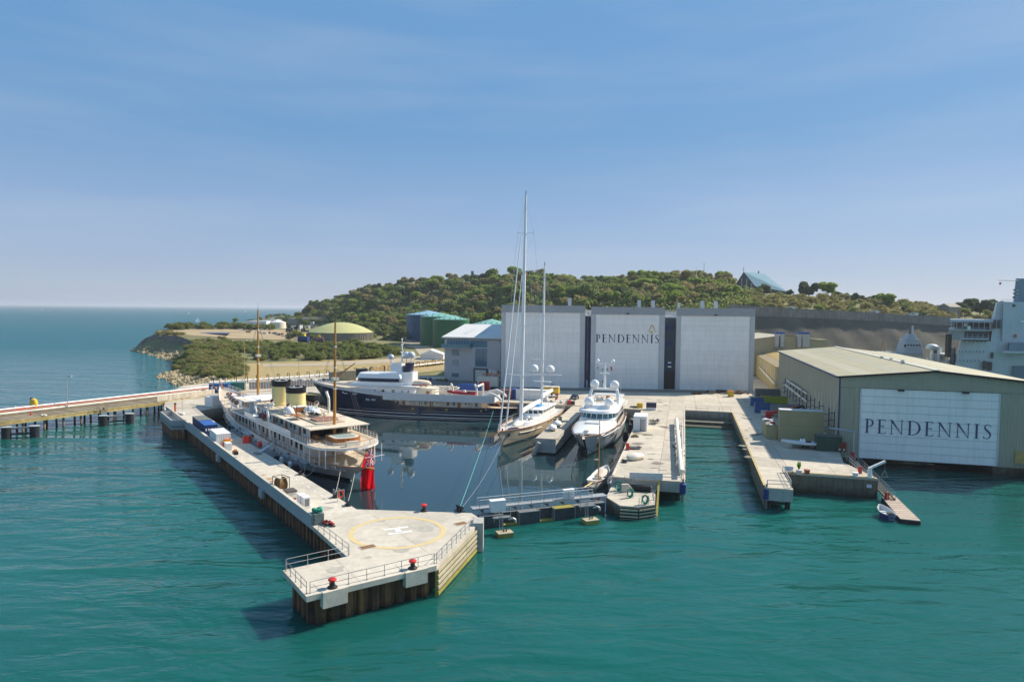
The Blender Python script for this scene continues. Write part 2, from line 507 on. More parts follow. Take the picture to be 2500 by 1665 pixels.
# -- plan of the dockyard
U = Vector((.254, .967))               # yard axis (slip, shed, east quay)
U.normalize()
Wv = Vector((U.y, -U.x))
UANG = math.atan2(U.y, U.x)
def xy(px, py, z=ZQ): return P(px, py, z).to_2d()
bas = [xy(871, 1243), xy(500, 1014), xy(488, 1003), Vector((-65, 209)), Vector((-60.6, 206)), Vector((12.7, 185.6)),
       Vector((35.8, 178.2)), Vector((16.2, 104.2)), Vector((14.5, 97.5)), Vector((-4.5, 90.6)), Vector((-5.2, 85.8))]
MB().add([(p.x, p.y, .004) for p in bas[::-1]], [tuple(range(len(bas)))]).build('dock_water', basin_m, local=True, label='still dark water of the enclosed dock basin mirroring the yachts', cat='water', kind='structure')
yard = [Vector((-80.6, 168.5)), Vector((-65, 209)), Vector((-60.6, 206)), Vector((12.7, 185.6)), Vector((35.8, 178.2)), Vector((16.6, 105.7)),
        Vector((23.3, 103.9)), Vector((27.7, 102.8)), Vector((47.6, 178.9)), Vector((59.7, 175.8)), Vector((39.4, 99.9)), Vector((43.2, 98.9)),
        Vector((46.2, 110.0)), Vector((60.2, 106.2)), Vector((60.3, 117.5)), Vector((65.1, 129.3)), Vector((88, 216)), Vector((130, 216)), Vector((130, 300)),
        Vector((-70, 300)), Vector((-112, 222)), Vector((-106, 200)), Vector((-92, 172.5))]
core = [Vector((-80.6, 168.5)), Vector((-65, 209)), Vector((-60.6, 206)), Vector((12.7, 185.6)), Vector((35.8, 178.2)), Vector((17.8, 110.4)),
        Vector((28.8, 107.5)), Vector((47.6, 178.9)), Vector((59.7, 175.8)), Vector((41.2, 106)), Vector((44.8, 105.0)),
        Vector((46.2, 110.0)), Vector((60.2, 106.2)), Vector((60.3, 117.5)), Vector((65.1, 129.3)), Vector((88, 216)), Vector((130, 216)), Vector((130, 300)),
        Vector((-70, 300)), Vector((-112, 222)), Vector((-106, 200)), Vector((-92, 172.5))]
yg = MB().prism(core, -4.0, ZQ - .30).build('yard_ground', quay_m, label='concrete quays and yard of the shipyard round the dock', cat='ground', kind='structure')
for piece in ([(16.6, 105.7), (27.7, 102.8), (47.6, 178.9), (35.8, 178.2)], [(39.4, 99.9), (43.2, 98.9), (63.3, 174.9), (59.7, 175.8)],
              [(46.2, 110.0), (60.2, 106.2), (60.3, 117.5), (65.1, 129.3), (76.9, 174.2), (63.3, 174.9)], [(12.7, 185.6), (35.8, 178.2), (47.6, 178.9), (57, 215), (20, 215)],
              [(47.6, 178.9), (59.7, 175.8), (63.3, 174.9), (76.9, 174.2), (88, 216), (57, 215)], [(20, 215), (57, 215), (88, 216), (130, 216), (130, 262), (20, 262)],
              [(-65, 209), (-60.6, 206), (12.7, 185.6), (20, 215), (20, 262), (-68, 262)], [(-80.6, 168.5), (-65, 209), (-68, 262), (-90, 262), (-112, 222), (-106, 200), (-92, 172.5)]):
    slabs(piece, (16.6, 105.7), U, 7.6, 7.2, ZQ - .298, ZQ, concrete2, yg, gap=.05, jit=.006)
MB().prism([(16.6, 105.7), (27.7, 102.8), (29.6, 110.4), (18.6, 113.2)], 1.5, ZQ - .302).build('head_beam', conc_wall, yg)
MB().prism([(39.4, 99.9), (43.2, 98.9), (45.2, 106.4), (41.4, 107.4)], 1.35, ZQ - .302).build('head_beam', conc_wall, yg)
for (x, y) in ((22.4, 105.2), (26.9, 104.0), (24.5, 109), (40.2, 100.8), (42.9, 100.1), (41.6, 104.6)):
    MB().cyl((x, y, -3), (x, y, 1.6), .42, n=10).build('pile', black_s, yg, smooth=True)
MB().bar((40.2, 100.8, .75), (42.9, 100.1, .75), .25, .3).build('brace', black_s, yg)
MB().prism([(47.5, 178.8), (59.6, 175.7), (58.5, 171.5), (46.4, 174.7)], -2, .9).build('slip_ledge', quay_m, yg)
MB().prism([(46.4, 174.7), (58.5, 171.5), (57.6, 168.0), (45.4, 171.2)], -2, .2).build('slip_ledge', quay_m, yg)
def coping(a, b, mat, w=.35, h=.12, z=ZQ, seg=5.0, name='coping'):
    a, b = Vector(a), Vector(b)
    n = max(1, round((b - a).length / seg))
    d = (b - a) / n
    for k in range(n):
        p, q = a + d * (k + .004), a + d * (k + .996)
        MB()._bar((p.x, p.y, z + h / 2 - .02), (q.x, q.y, z + h / 2 - .02), w, h).build(name, mat, yg)
coping((16.8, 106.4), (35.7, 177.6), concrete)
coping((12.9, 185.8), (35.6, 178.5), yellow_edge)
coping((-60.0, 206.2), (12.4, 185.9), yellow_edge)
coping((-80.4, 169.2), (-65.2, 208.6), concrete)
coping((39.6, 101), (59.5, 175.2), yellow_edge, w=.3)
coping((46.6, 110.2), (59.9, 106.6), yellow_edge, w=.3)
coping((27.9, 104), (47.4, 178.3), concrete, w=.3)
for k in range(6):
    p, q = Vector((39.35, 100.2)), Vector((44.9, 121))
    MB()._bar((p.x, p.y, 2.6 - k * .42), (q.x, q.y, 2.6 - k * .42), .2, .2).build('fender_timber', timber, yg)
for k in range(9):
    t = k / 30
    p = Vector((39.42, 100.1)).lerp(Vector((59.62, 175.6)), t)
    MB().box(p.x - .08, p.y - .08, -1.5, p.x + .08, p.y + .08, 2.9).build('fender_post', timber, yg)
fp = thing('finger_pier', 'narrow concrete finger pier between the sailing yacht and the white motor yacht', 'pier', (10, 150, 0))
fpoly = [Vector((5.1, 137.1)), Vector((9.4, 136.2)), Vector((21.3, 182.6)), Vector((17.2, 183.8))]
MB().prism(fpoly, .35, ZQ - .25).build('pontoon_body', conc_wall, fp)
slabs(fpoly, (5.1, 137.1), U, 9.5, 9, ZQ - .249, ZQ + .02, concrete2, fp, gap=.04)
MB().prism([(5.5, 138), (9.2, 137), (20.9, 182), (17.4, 183)], -3, .34).build('dark_base', black_s, fp)
MB().cyl((4.6, 136.2, -.5), (5.9, 136.0, 2.6), .45, n=10).build('fender_tube', conc_wall, fp, smooth=True)
# -- helipad pier
px_pier = [(405, 1003), (760, 1281), (847, 1358), (690, 1391.5), (748, 1456), (1066, 1380), (1163, 1282), (1171, 1265), (1151, 1252), (871, 1243), (500, 1014), (488, 1003)]
pier_poly = [xy(*q) for q in px_pier]
pr = thing('helipad_pier', 'long concrete pier on rusty sheet piles widening to a helipad with a yellow ring', 'pier', (-16, 78, 0))
A0 = (pier_poly[0] - pier_poly[1]).normalized()
strip = [pier_poly[0], pier_poly[1], xy(871, 1243), pier_poly[10], pier_poly[11], Vector((-92, 172.4))]
slabs(strip, pier_poly[1], A0, 11.0, 12, ZQ - .55, ZQ, concrete, pr, gap=.03, jit=.004)
hx = (pier_poly[5] - pier_poly[4]).normalized()
hq_ = pier_poly[2] + (pier_poly[2] - pier_poly[1]).normalized() * 9.2
e0_, e1_ = pier_poly[4], pier_poly[5] - pier_poly[4]
l0_, l1_ = pier_poly[1], pier_poly[2] - pier_poly[1]
hq_ = e0_ + e1_ * ((l1_.x * (e0_.y - l0_.y) - l1_.y * (e0_.x - l0_.x)) / (l1_.y * e1_.x - l1_.x * e1_.y))
for piece in ([pier_poly[2], pier_poly[3], pier_poly[4], hq_], [pier_poly[1], pier_poly[2], hq_] + pier_poly[5:10]):
    slabs(piece, xy(970, 1298), hx, 9.2, 8.6, ZQ - .55, ZQ, concrete, pr, gap=.03, jit=.003)
def inset(poly, d):
    n = len(poly)
    a = sum(poly[i].x * poly[(i + 1) % n].y - poly[(i + 1) % n].x * poly[i].y for i in range(n))
    s = 1 if a > 0 else -1
    out = []
    for i in range(n):
        p0, p1, p2 = poly[i - 1], poly[i], poly[(i + 1) % n]
        e0, e1 = (p1 - p0).normalized(), (p2 - p1).normalized()
        n0, n1 = Vector((-e0.y, e0.x)) * s, Vector((-e1.y, e1.x)) * s
        b = (n0 + n1)
        b = b / max(b.length_squared, .3) * 2
        out.append(p1 + b * d)
    return out
core_p = inset(pier_poly, 1.0)
MB().prism(core_p, -4, ZQ - .56).build('pier_fill', black_s, pr)
sp = MB()
prof = [(0, 0), (.10, 0), (.26, .42), (.74, .42), (.90, 0), (1, 0)]
sp.add([(x, -y, z) for z in (-3.0, 2.74) for x, y in prof], [(i, i + 1, i + 7, i + 6) for i in range(5)])
sp_me = sp.mesh('sheet_pile', rust)
def sheet_wall(a, b, off, w=1.4, me=sp_me):
    a, b = Vector(a), Vector(b)
    d = (b - a)
    n = max(1, round(d.length / w))
    ang = math.atan2(d.y, d.x)
    nrm = Vector((d.y, -d.x)).normalized()
    s = d.length / n
    for k in range(n):
        p = a + d * (k / n) - nrm * off
        inst('sheet_pile', me, pr, TRS((p.x, p.y, 0), ang, (s, 1, 1)))
cp = core_p
o_ = .0
for i in (0, 1, 2, 3, 4):
    sheet_wall(cp[i], cp[i + 1], -.02)
for i in (8, 9):
    sheet_wall(cp[i], cp[i + 1], -.02)
def fblock(pa, pb, depth=1.5, out=.22):
    a, b = xy(*pa), xy(*pb)
    d = (b - a).normalized()
    nrm = Vector((d.y, -d.x))
    MB().prism([a + nrm * out, b + nrm * out, b - nrm * 2.4, a - nrm * 2.4], ZQ - depth, ZQ + .03).build('bollard_block', concrete, pr)
fblock((787, 1447), (847, 1431.5))
fblock((989, 1398), (1042, 1385.5))
fa, fb = pier_poly[5], pier_poly[6]
fd = (fb - fa).normalized(); fn = Vector((fd.y, -fd.x))
for k in range(6):
    z = 2.72 - k * .6
    q0, q1 = fa + fn * .22 - fd * .1, fb + fn * .22 + fd * .05
    for j in range(3):
        r0, r1 = q0.lerp(q1, j / 3 + .002), q0.lerp(q1, (j + 1) / 3 - .002)
        MB()._bar((r0.x, r0.y, z), (r1.x, r1.y, z), .12, .36).build('fender_beam', fend_y if k > 3 else fend_t, pr)
for k in range(9):
    q = fa.lerp(fb, k / 8) + fn * .0
    MB().box(q.x - .14, q.y - .14, -2, q.x + .14, q.y + .14, 2.7).build('fender_post', fend_y if k in (0, 8) else black_s, pr)
q = pier_poly[6] + Vector((.35, .7))
MB().prism([q + Vector((-.8, -1.0)), q + Vector((.5, -.9)), q + Vector((.5, 1.4)), q + Vector((-.8, 1.4))], -3, ZQ + .35).build('gate_abutment', conc_wall, pr)
pa, pb = pier_poly[0], pier_poly[1]
pd_ = (pb - pa); L_ = pd_.length; pd_.normalize(); pn = Vector((pd_.y, -pd_.x))
if pn.dot(Vector((-1, -1))) < 0: pn = -pn
n = 17
for k in range(n):
    a, b = pa + pd_ * (L_ * k / n + .012), pa + pd_ * (L_ * (k + 1) / n - .012)
    MB().prism([a, b, b - pn * .38, a - pn * .38], ZQ - .548, ZQ + 1.15).build('parapet_panel', parapet_m, pr)
    MB().prism([a + pn * .04, b + pn * .04, b - pn * .42, a - pn * .42], ZQ + 1.152, ZQ + 1.24).build('parapet_cap', concrete, pr)
b0, b1 = xy(420, 1014), xy(452, 1039)
MB().prism([b0, b1, b1 + pn * 2.6 - pd_ * 1.5, b0 + pn * 2.6], ZQ - .55, ZQ + .0).build('bastion_deck', concrete, pr)
for a, b in ((b0, b0 + pn * 2.6), (b0 + pn * 2.6, b1 + pn * 2.6 - pd_ * 1.5), (b1 + pn * 2.6 - pd_ * 1.5, b1)):
    d = (b - a).normalized(); m_ = Vector((-d.y, d.x))
    MB().prism([a, b, b + m_ * .3, a + m_ * .3], ZQ - .9, ZQ + 1.2).build('parapet_panel', parapet_m, pr)
MB().prism([b0 + pd_ * .4, b1 - pd_ * .2, b1 + pn * 2.3 - pd_ * 1.6, b0 + pn * 2.3 + pd_ * .4], -3, ZQ - .57).build('bastion_piles', rust, pr)
for k in (3.7, 9.2, 13.6):
    a = pa + pd_ * (L_ * k / n); b = a + pd_ * 1.6
    MB().prism([a + pn * .05, b + pn * .05, b + pn * .5, a + pn * .5], ZQ - 1.5, ZQ - .3).build('wall_bracket', parapet_m, pr)
for k in range(34):
    c = pier_poly[9].lerp(pier_poly[10], (k + .5) / 34) - Vector((fn.x, fn.y)) * 0
    c = c + (pier_poly[1] - pier_poly[9]).normalized() * 1.6
    MB().cbox((c.x, c.y, ZQ + .004), (.9, .16, .012), math.atan2(pd_.y, pd_.x)).build('drain_slot', wht_line, pr)
hc = (xy(852.6, 1297) + xy(1088, 1299.5)) / 2
rr = (xy(852.6, 1297) - xy(1088, 1299.5)).length / 2
ring = MB()
vs = [];  N = 96
for i in range(N):
    t = 2 * math.pi * i / N
    for r_ in (rr - .62, rr):
        vs.append((hc.x + r_ * math.cos(t), hc.y + r_ * math.sin(t) * .98, ZQ + .016))
ring.add(vs, [(2 * i, 2 * i + 1, (2 * i + 3) % (2 * N), (2 * i + 2) % (2 * N)) for i in range(N)]).build('landing_ring', ylw_line, pr)
h = MB()
for (p0, p1, w) in (((936.5, 1293.4), (996.5, 1285.8), .24), ((947, 1304), (1006.5, 1295.8), .24), ((967.5, 1290.5), (975.5, 1299.2), .34)):
    a, b = xy(*p0), xy(*p1)
    d = (b - a).normalized(); m_ = Vector((-d.y, d.x)) * w
    h.add([(q.x, q.y, ZQ + .018) for q in (a - m_, b - m_, b + m_, a + m_)], [(0, 1, 2, 3)])
h.build('landing_letter_h', wht_line, pr)
for pxy in ((898, 1335, 1.9), (1125, 1278, 1.7)):
    c = xy(pxy[0], pxy[1])
    MB().cbox((c.x, c.y, ZQ + .002), (pxy[2], 1.15, .03), math.atan2(hx.y, hx.x)).build('hatch_frame', concrete, pr)
    MB().cbox((c.x, c.y, ZQ + .034), (pxy[2] - .25, .9, .012), math.atan2(hx.y, hx.x)).build('hatch_grating', M('rusty_grating', (.22, .12, .05), .8, .2, 8), pr)
def PZ(px, py, z=ZQ): return P(px, py, z)
railing('pier_railing', 'grey railing along the sea side of the helipad pier next to the parapet end', [PZ(764, 1283), PZ(852, 1353)], mat=galv_d, step=1.9)
railing('pier_railing', 'pale railing across the back of the low spur at the near pier end', [PZ(850, 1356.5), PZ(699, 1390)], mat=galv, step=2.4)
railing('pier_railing', 'grey railing on the short left end of the near pier spur', [PZ(697, 1393.5), PZ(748.5, 1448)], mat=galv_d, step=1.8)
railing('pier_railing', 'grey railing along the near front edge of the helipad pier', [PZ(757, 1448), PZ(1060, 1375.5)], mat=galv_d, step=2.0)
railing('pier_railing', 'grey railing along the angled edge above the timber fenders', [PZ(1066, 1374.5), PZ(1155, 1283)], mat=galv_d, step=1.6)
bol = thing('bollard', 'red-topped black bollard nearest the spur corner of the pier', 'bollard', PZ(811.5, 1434.5), 0, 'red-topped mooring bollards')
MB().lathe([(.50, 0), (.48, .13), (.28, .26), (.22, .54), (.22, .60)], n=14).build('stem', black_p, bol, True, True)
MB().lathe([(.22, .60), (.42, .78), (.42, .87), (.30, .95), (.01, .97)], n=14).build('head', red_p, bol, True, True)
for (p_, l_) in (((1007.5, 1388), 'red-topped black bollard on the front edge near the timber fenders'), ((1035, 1247.5), 'red-topped black bollard on the dock side of the helipad')):
    c = copy_tree(bol, None, PZ(*p_)); c['label'] = l_
def cleat(px, py, label, s=1.0):
    t = thing('mooring_cleat', label, 'cleat', PZ(px, py), rnd.uniform(0, 3), 'black mooring cleats on the pier')
    MB().box(-.55 * s, -.35 * s, 0, .55 * s, .35 * s, .12).build('base', black_p, t, True)
    for x in (-.3, .3): MB().cyl((x * s, 0, .1), (x * s, 0, .55 * s), .14 * s, .2 * s, 8).build('horn', black_p, t, True)
    MB().cyl((-.6 * s, 0, .5 * s), (.6 * s, 0, .5 * s), .12 * s, n=8).build('bar', black_p, t, True)
cleat(1122, 1248, 'big black mooring cleat at the helipad corner beside the dock gate', 1.25)
cleat(733, 1158, 'black mooring cleat on the dock edge beside the classic yacht quarter')
cleat(818, 1214, 'black mooring cleat beside the life ring stand')
cleat(849, 1234, 'black mooring cleat holding the flag end line at the helipad corner')
cleat(564, 1046, 'small black mooring cleat beside the bow of the classic yacht', .8)
cleat(1524, 1129, 'black mooring cleat on the east quay beside the cream covered dinghy', .9)
# -- timber jetty on the left
J0, J1 = Vector((-116.7, 148.5)), Vector((-93.5, 190.5))     # front edge
jd = (J1 - J0).normalized(); jn = Vector((-jd.y, jd.x))      # towards the back (left)
JS = J0 - jd * 14
JL = (J1 - JS).length + 20
JW = 11.5
jt = thing('timber_jetty', 'old timber jetty on piles with plank deck reaching out on the left', 'jetty', (JS.x, JS.y, 0))
jang = math.atan2(jd.y, jd.x)
pl = MB().box(0, 0, 0, .96, JW, .16).mesh('plank', timber)
npl = int(JL / 1.0)
for k in range(npl):
    p = JS + jd * k
    inst('plank', pl, jt, Matrix.Translation((p.x, p.y, ZQ - .16 + rnd.uniform(-.012, .012))) @ Matrix.Rotation(jang + rnd.uniform(-.004, .004), 4, 'Z'))
for off, m in ((.0, yellow_edge), (JW - .3, timber)):
    nseg = 9
    for k in range(nseg):
        a = JS + jn * off + jd * (JL * k / nseg + .02); b = JS + jn * off + jd * (JL * (k + 1) / nseg - .02)
        MB().prism([a, b, b + jn * .35, a + jn * .35], ZQ - .75, ZQ + .18 if off == 0 else ZQ + .12).build('edge_beam', m, jt)
MB().prism([JS + jn * 1, JS + jd * JL + jn * 1, JS + jd * JL + jn * 10, JS + jn * 10], ZQ - .72, ZQ - .2).build('under_beam', black_s, jt)
for k in range(17):
    for row in (.9, 4.5, 8.5):
        p = JS + jd * (2 + k * 4.3 + rnd.uniform(-.5, .5)) + jn * row
        tilt = rnd.uniform(-.25, .25)
        MB().cyl((p.x + tilt, p.y, -3), (p.x, p.y, ZQ - .5), .24, n=9).build('pile', pile_m, jt, smooth=True)
def pipe_run(name, label, pts, r, mat, group=None, sup=None, step=9):
    t = thing(name, label, 'pipe', pts[0], 0, group)
    pts = [Vector(p) for p in pts]
    for a, b in zip(pts[:-1], pts[1:]):
        MB().cyl(a, b, r, n=10).build('pipe_length', mat, t, smooth=True)
    for p in pts[1:-1]: MB().sphere(p, r * 1.12, 10, 6).build('joint', mat, t, smooth=True)
    if sup:
        for a, b in zip(pts[:-1], pts[1:]):
            n_ = max(1, int((b - a).length / step))
            for k in range(n_ + 1):
                p = a.lerp(b, (k + .3) / (n_ + 1))
                MB().box(p.x - .08, p.y - .08, sup, p.x + .08, p.y + .08, p.z).build('support', galv_d, t)
    return t
def jp(s, o, z): p = JS + jd * s + jn * o; return (p.x, p.y, z)
pipe_run('white_pipe', 'white upper pipe running along the back of the jetty', [jp(0, 10.9, 4.75), jp(JL + 3, 10.9, 4.75)], .22, white_p, 'jetty pipes', ZQ)
pipe_run('red_pipe', 'orange red pipe beneath the white pipe at the back of the jetty', [jp(0, 10.5, 4.3), jp(JL + 3, 10.5, 4.3)], .2, M('orange_red_pipe', (.48, .12, .05), .5, .2, .5), 'jetty pipes', ZQ)
pipe_run('grey_pipe', 'thick pale lower pipe resting along the back of the jetty deck', [jp(0, 9.7, 3.85), jp(JL - 4, 9.7, 3.85)], .34, M('old_white_pipe', (.60, .58, .50), .6, .2, .3), 'jetty pipes', ZQ)
MB().prism([JS + jn * 9.0, JS + jd * (JL - 6) + jn * 9.0, JS + jd * (JL - 6) + jn * 9.35, JS + jn * 9.35], ZQ + .002, ZQ + .45).build('kerb_beam', timber, jt)
def lamp(name, label, p, h, mat, arm=1.0, group='lamp posts', ang=.0):
    t = thing(name, label, 'lamp post', p, ang, group)
    MB().cyl((0, 0, 0), (0, 0, h), .11, .06, 7).build('post', mat, t, True)
    MB().cyl((0, 0, h - .05), (arm, 0, h + .35), .05, n=6).build('arm', mat, t, True)
    MB().cbox((arm, 0, h + .28), (.8, .35, .22)).build('lamp_head', ltgrey_p, t, True)
    return t
lamp('lamp_post', 'thin grey lamp post on the timber jetty', P(165, 998), 8.2, galv, .9)
t = thing('hose_reel', 'tall yellow drum fender standing on a blue base on the jetty', 'fender', P(83, 1004), jang)
MB().lathe([(.3, .35), (.8, .5), (1.15, 1.2), (1.15, 2.2), (.85, 3.0), (.2, 3.3)], n=14, sx=.7).build('drum', yellow_p, t, True, True)
MB().box(-.9, -1.2, 0, .9, 1.2, .36).build('base', dkblue_p, t, True)
MB().box(-.2, .9, .3, .2, 1.4, 3.4).build('frame', dkblue_p, t, True)
for k, (a, b) in enumerate(((10, 1013), (26, 1012))):
    t = thing('hose_cabinet', ('flat red hose cabinet at the left edge of the jetty', 'second flat red hose cabinet on the jetty beside the left edge')[k], 'cabinet', P(a, b), jang, 'red hose cabinets')
    MB().hexa([(-.9, -.7, 0), (.9, -.7, 0), (.9, .7, 0), (-.9, .7, 0)], [(-.6, -.4, .9), (.6, -.4, .9), (.6, .6, .9), (-.6, .6, .9)]).build('cabinet_body', red_d, t, True)
    MB().box(-.95, -.72, .0, -.88, .72, .5).build('side_bar', white_p, t, True)
t = thing('hose_cabinet', 'upright red hose cabinet with white posts next to the yellow drum', 'cabinet', P(50, 1007), jang, 'red hose cabinets')
MB().box(-.9, -.4, .15, .9, .4, 1.5).build('cabinet_body', red_p, t, True)
for x in (-1.05, 1.05): MB().box(x - .08, -.1, 0, x + .08, .1, 1.7).build('post', white_p, t, True)
t = thing('traffic_cone', 'small red and white cone on the jetty deck', 'cone', P(76, 1013))
MB().box(-.3, -.3, 0, .3, .3, .06).lathe([(.26, .06), (.05, .85)], n=10).build('cone', red_p, t, True)
def dolphin(a, b, lab):
    t = thing('mooring_dolphin', lab, 'dolphin', (a.x, a.y, 0), 0, 'black tubular mooring dolphins')
    for q in (a, b):
        MB().cyl((q.x, q.y, -3), (q.x, q.y, 2.5), .95, n=16).build('pile', black_s, t, smooth=True)
        MB().cyl((q.x, q.y, 2.5), (q.x, q.y, 2.62), 1.05, n=16).build('cap', grey_p, t, smooth=True)
    m = (a + b) / 2 + jn * 1.6
    for z in (2.2, .8):
        for (u, v) in ((a, b), (a, m), (m, b)):
            MB().cyl((u.x, u.y, z), (v.x, v.y, z), .17, n=8).build('brace', galv_d if z > 2 else black_s, t, smooth=True)
dolphin(P(252, 1015, 2.5).to_2d(), P(316, 1010, 2.5).to_2d(), 'pair of black dolphin piles with braces near the middle of the jetty')
dolphin(P(15, 1043, 2.5).to_2d(), P(84, 1040, 2.5).to_2d(), 'pair of black dolphin piles with braces at the left image edge')
t = thing('fender_cage', 'small rusty gangway frame hanging at the jetty edge above the dolphin', 'frame', P(250, 1002), jang)
for x in (-1, 1):
    for y in (-.5, .5): MB().cyl((x, y, -.2), (x, y, 2.0), .05, n=5).build('upright', galv_d, t, True)
for z in (.2, .9, 1.9): MB().tube([(-1, -.5, z), (1, -.5, z), (1, .5, z), (-1, .5, z), (-1, -.5, z)], .04, 5).build('rail', yellow_edge, t, True)
MB().box(-.9, -.9, -.5, .6, -.3, .3).cbox((.3, -.5, .3), (.8, .5, .5), .4).build('tyre_bundle', timber, t, True)
t = thing('waste_bundle', 'small heap of cream sacks on the jetty edge', 'sacks', P(107, 1016), 0)
for k in range(3): MB().sphere((k * .45 - .4, rnd.uniform(-.2, .2), .25), .36, 8, 5, .7).build('sack', cream_p, t, True, True)
# -- dock gate
GA, GB = Vector((-4.3, 89.2)), Vector((14.2, 96.2))
gd = (GB - GA).normalized(); gn = Vector((gd.y, -gd.x)); GL = (GB - GA).length
gt = thing('dock_gate', 'dark steel dock gate with a railed walkway closing the basin', 'dock gate', (5, 92.5, 0))
def gp(s, o): return GA + gd * s + gn * o
def gbox(s0, s1, o0, o1, z0, z1, name, mat): return MB().prism([gp(s0, o1), gp(s1, o1), gp(s1, o0), gp(s0, o0)], z0, z1).build(name, mat, gt)
edges = [(.2, 3.4, .0), (3.5, 5.9, .9), (6.0, 9.0, 0), (9.1, 11.3, .9), (11.4, 14.6, 0), (14.7, 19.9, .5)]
for k, (a, b, o) in enumerate(edges):
    gbox(a, b, -1.4, -o, -3, 1.62, 'gate_panel', dark_s)
    if o > .5: gbox(a, b, -o, 0, -3, .18, 'gate_ledge', fend_y)
    gbox(a - .06, a + .06, -1.35, .12, -1, 1.75, 'gate_rib', galv_d)
    gbox(a, b, -1.5, -o + .05, 1.622, 1.70, 'gate_lip', fend_y if k == 4 else galv_d)
gbox(-.4, 20.9, -3.0, -1.5, 2.15, 2.35, 'walkway_deck', galv)
for k in range(8): gbox(1 + k * 2.5, 1.2 + k * 2.5, -2.9, -1.5, 1.7, 2.15, 'walkway_leg', galv_d)
for o in (-1.6, -2.9):
    for z in (2.7, 3.1, 3.5):
        p, q = gp(.6, o), gp(18.4, o)
        MB().cyl((p.x, p.y, z), (q.x, q.y, z), .05, n=6).build('walkway_rail', ltgrey_p, gt)
    for k in range(10):
        p = gp(.6 + k * 1.97, o)
        MB().cyl((p.x, p.y, 2.3), (p.x, p.y, 3.5), .04, n=6).build('walkway_post', galv, gt)
def cabinet(s, o, w, d, z0, h, lab):
    p = gp(s, o)
    t = thing('control_cabinet', lab, 'cabinet', (p.x, p.y, z0), math.atan2(gd.y, gd.x), 'white gate control cabinets')
    for k in range(3): MB().box(-w / 2 + k * w / 3 + .01, -d / 2, 0, -w / 2 + (k + 1) * w / 3 - .01, d / 2, h).build('cabinet_door', white_p, t, True)
    MB().box(-w / 2 - .04, -d / 2 - .04, h, w / 2 + .04, d / 2 + .04, h + .06).build('cabinet_top', white_p, t, True)
cabinet(3.0, -.9, 2.2, .9, 1.95, 1.55, 'white control cabinet on the gate walkway nearest the helipad')
cabinet(14.6, -2.0, 1.7, .6, 2.36, 1.35, 'white control cabinet on the gate walkway near the rowing boat')
def fplat(px, py, lab):
    p = P(px, py, .45)
    t = thing('gate_platform', lab, 'platform', p, math.atan2(gd.y, gd.x), 'yellow-topped gate landing platforms')
    MB().box(-1.05, -.8, -1.0, 1.05, .8, -.001).build('box_body', fend_y, t, True)
    MB().box(-1.08, -.83, 0, 1.08, .83, .12).build('platform_top', fend_t, t, True)
    for x in (-.12, .25): MB().cyl((x, -.1, .1), (x, -.1, .38), .1, n=8).build('pin', black_p, t, True)
    for x in (-.4, .05): MB().cyl((x, .75, .1), (x, .95, 2.4), .04, n=5).build('ladder_side', galv, t, True)
    for k in range(6): MB().cyl((-.4, .78 + k * .03, .4 + k * .33), (.05, .78 + k * .03, .4 + k * .33), .03, n=5).build('ladder_rung', galv, t, True)
    MB().tube([(.9, .9, 1.4), (1.5, .85, 1.5), (1.9, .8, 1.25), (1.95, .8, .9)], .16, 8).build('elbow_pipe', galv, t, True, True)
    MB().box(-1.2, .8, 1.55, 1.3, 1.5, 1.72).build('grating', galv_d, t, True)
    for x in (-1.15, 0, 1.2): MB().cyl((x, .82, 1.2), (x, .82, 2.5), .035, n=5).build('guard_post', galv, t, True)
    for z in (2.0, 2.5): MB().cyl((-1.15, .82, z), (1.2, .82, z), .03, n=5).build('guard_rail', galv, t, True)
fplat(1231, 1299, 'yellow-topped landing platform with ladder at the helipad end of the gate')
fplat(1441, 1268, 'yellow-topped landing platform with ladder at the far end of the gate')
rh = thing('gate_roundhead', 'low concrete roundhead with pale timber fenders at the far end of the gate', 'pier head', (19, 98, 0))
rz_ = 1.85
rp = [xy(1480, 1213, rz_), xy(1503, 1227, rz_), xy(1514, 1234, rz_), xy(1558, 1237, rz_), xy(1599, 1231, rz_), Vector((23.4, 104.4)), Vector((16.6, 106.0))]
MB().prism(rp, -3, rz_ - .2).build('head_wall', quay_m, rh)
MB().prism(rp, rz_ - .198, rz_).build('head_deck', concrete2, rh)
for (a, b) in ((rp[2], rp[3]), (rp[3], rp[4])):
    d = (b - a).normalized(); m_ = Vector((d.y, -d.x))
    for k in range(6):
        z = 1.35 - k * .48
        p, q = a + m_ * .3, b + m_ * .3
        MB()._bar((p.x, p.y, z), (q.x, q.y, z), .12, .24).build('fender_beam', fend_y if k > 3 else fend_t, rh)
    MB().prism([a + m_ * .02, b + m_ * .02, b + m_ * .06, a + m_ * .06], -2.5, 1.55).build('fender_gap_shade', black_s, rh)  # black sheet added so the gaps between the beams look shaded
    for k in range(5):
        p = a.lerp(b, k / 4 * .96 + .02) + m_ * .16
        MB().box(p.x - .1, p.y - .1, -2, p.x + .1, p.y + .1, 1.6).build('fender_post', black_s, rh)
MB()._bar((rp[4].x + .25, rp[4].y - .1, -.4), (23.7, 103.6, 3.0), .3, .4).build('corner_timber', fend_y, rh)
for k in range(7):
    p = xy(1526 + k * 2.6, 1183 + k * 2.4, 3.0 - k * .18)
    MB().cbox((p.x, p.y, rz_), (1.1, .45, 3.1 - k * .19 - rz_), .1).build('step', concrete, rh)
railing('roundhead_railing', 'grey railing along the quay edge above the roundhead steps', [PZ(1524, 1180), PZ(1598, 1183)], mat=galv_d, step=1.7)
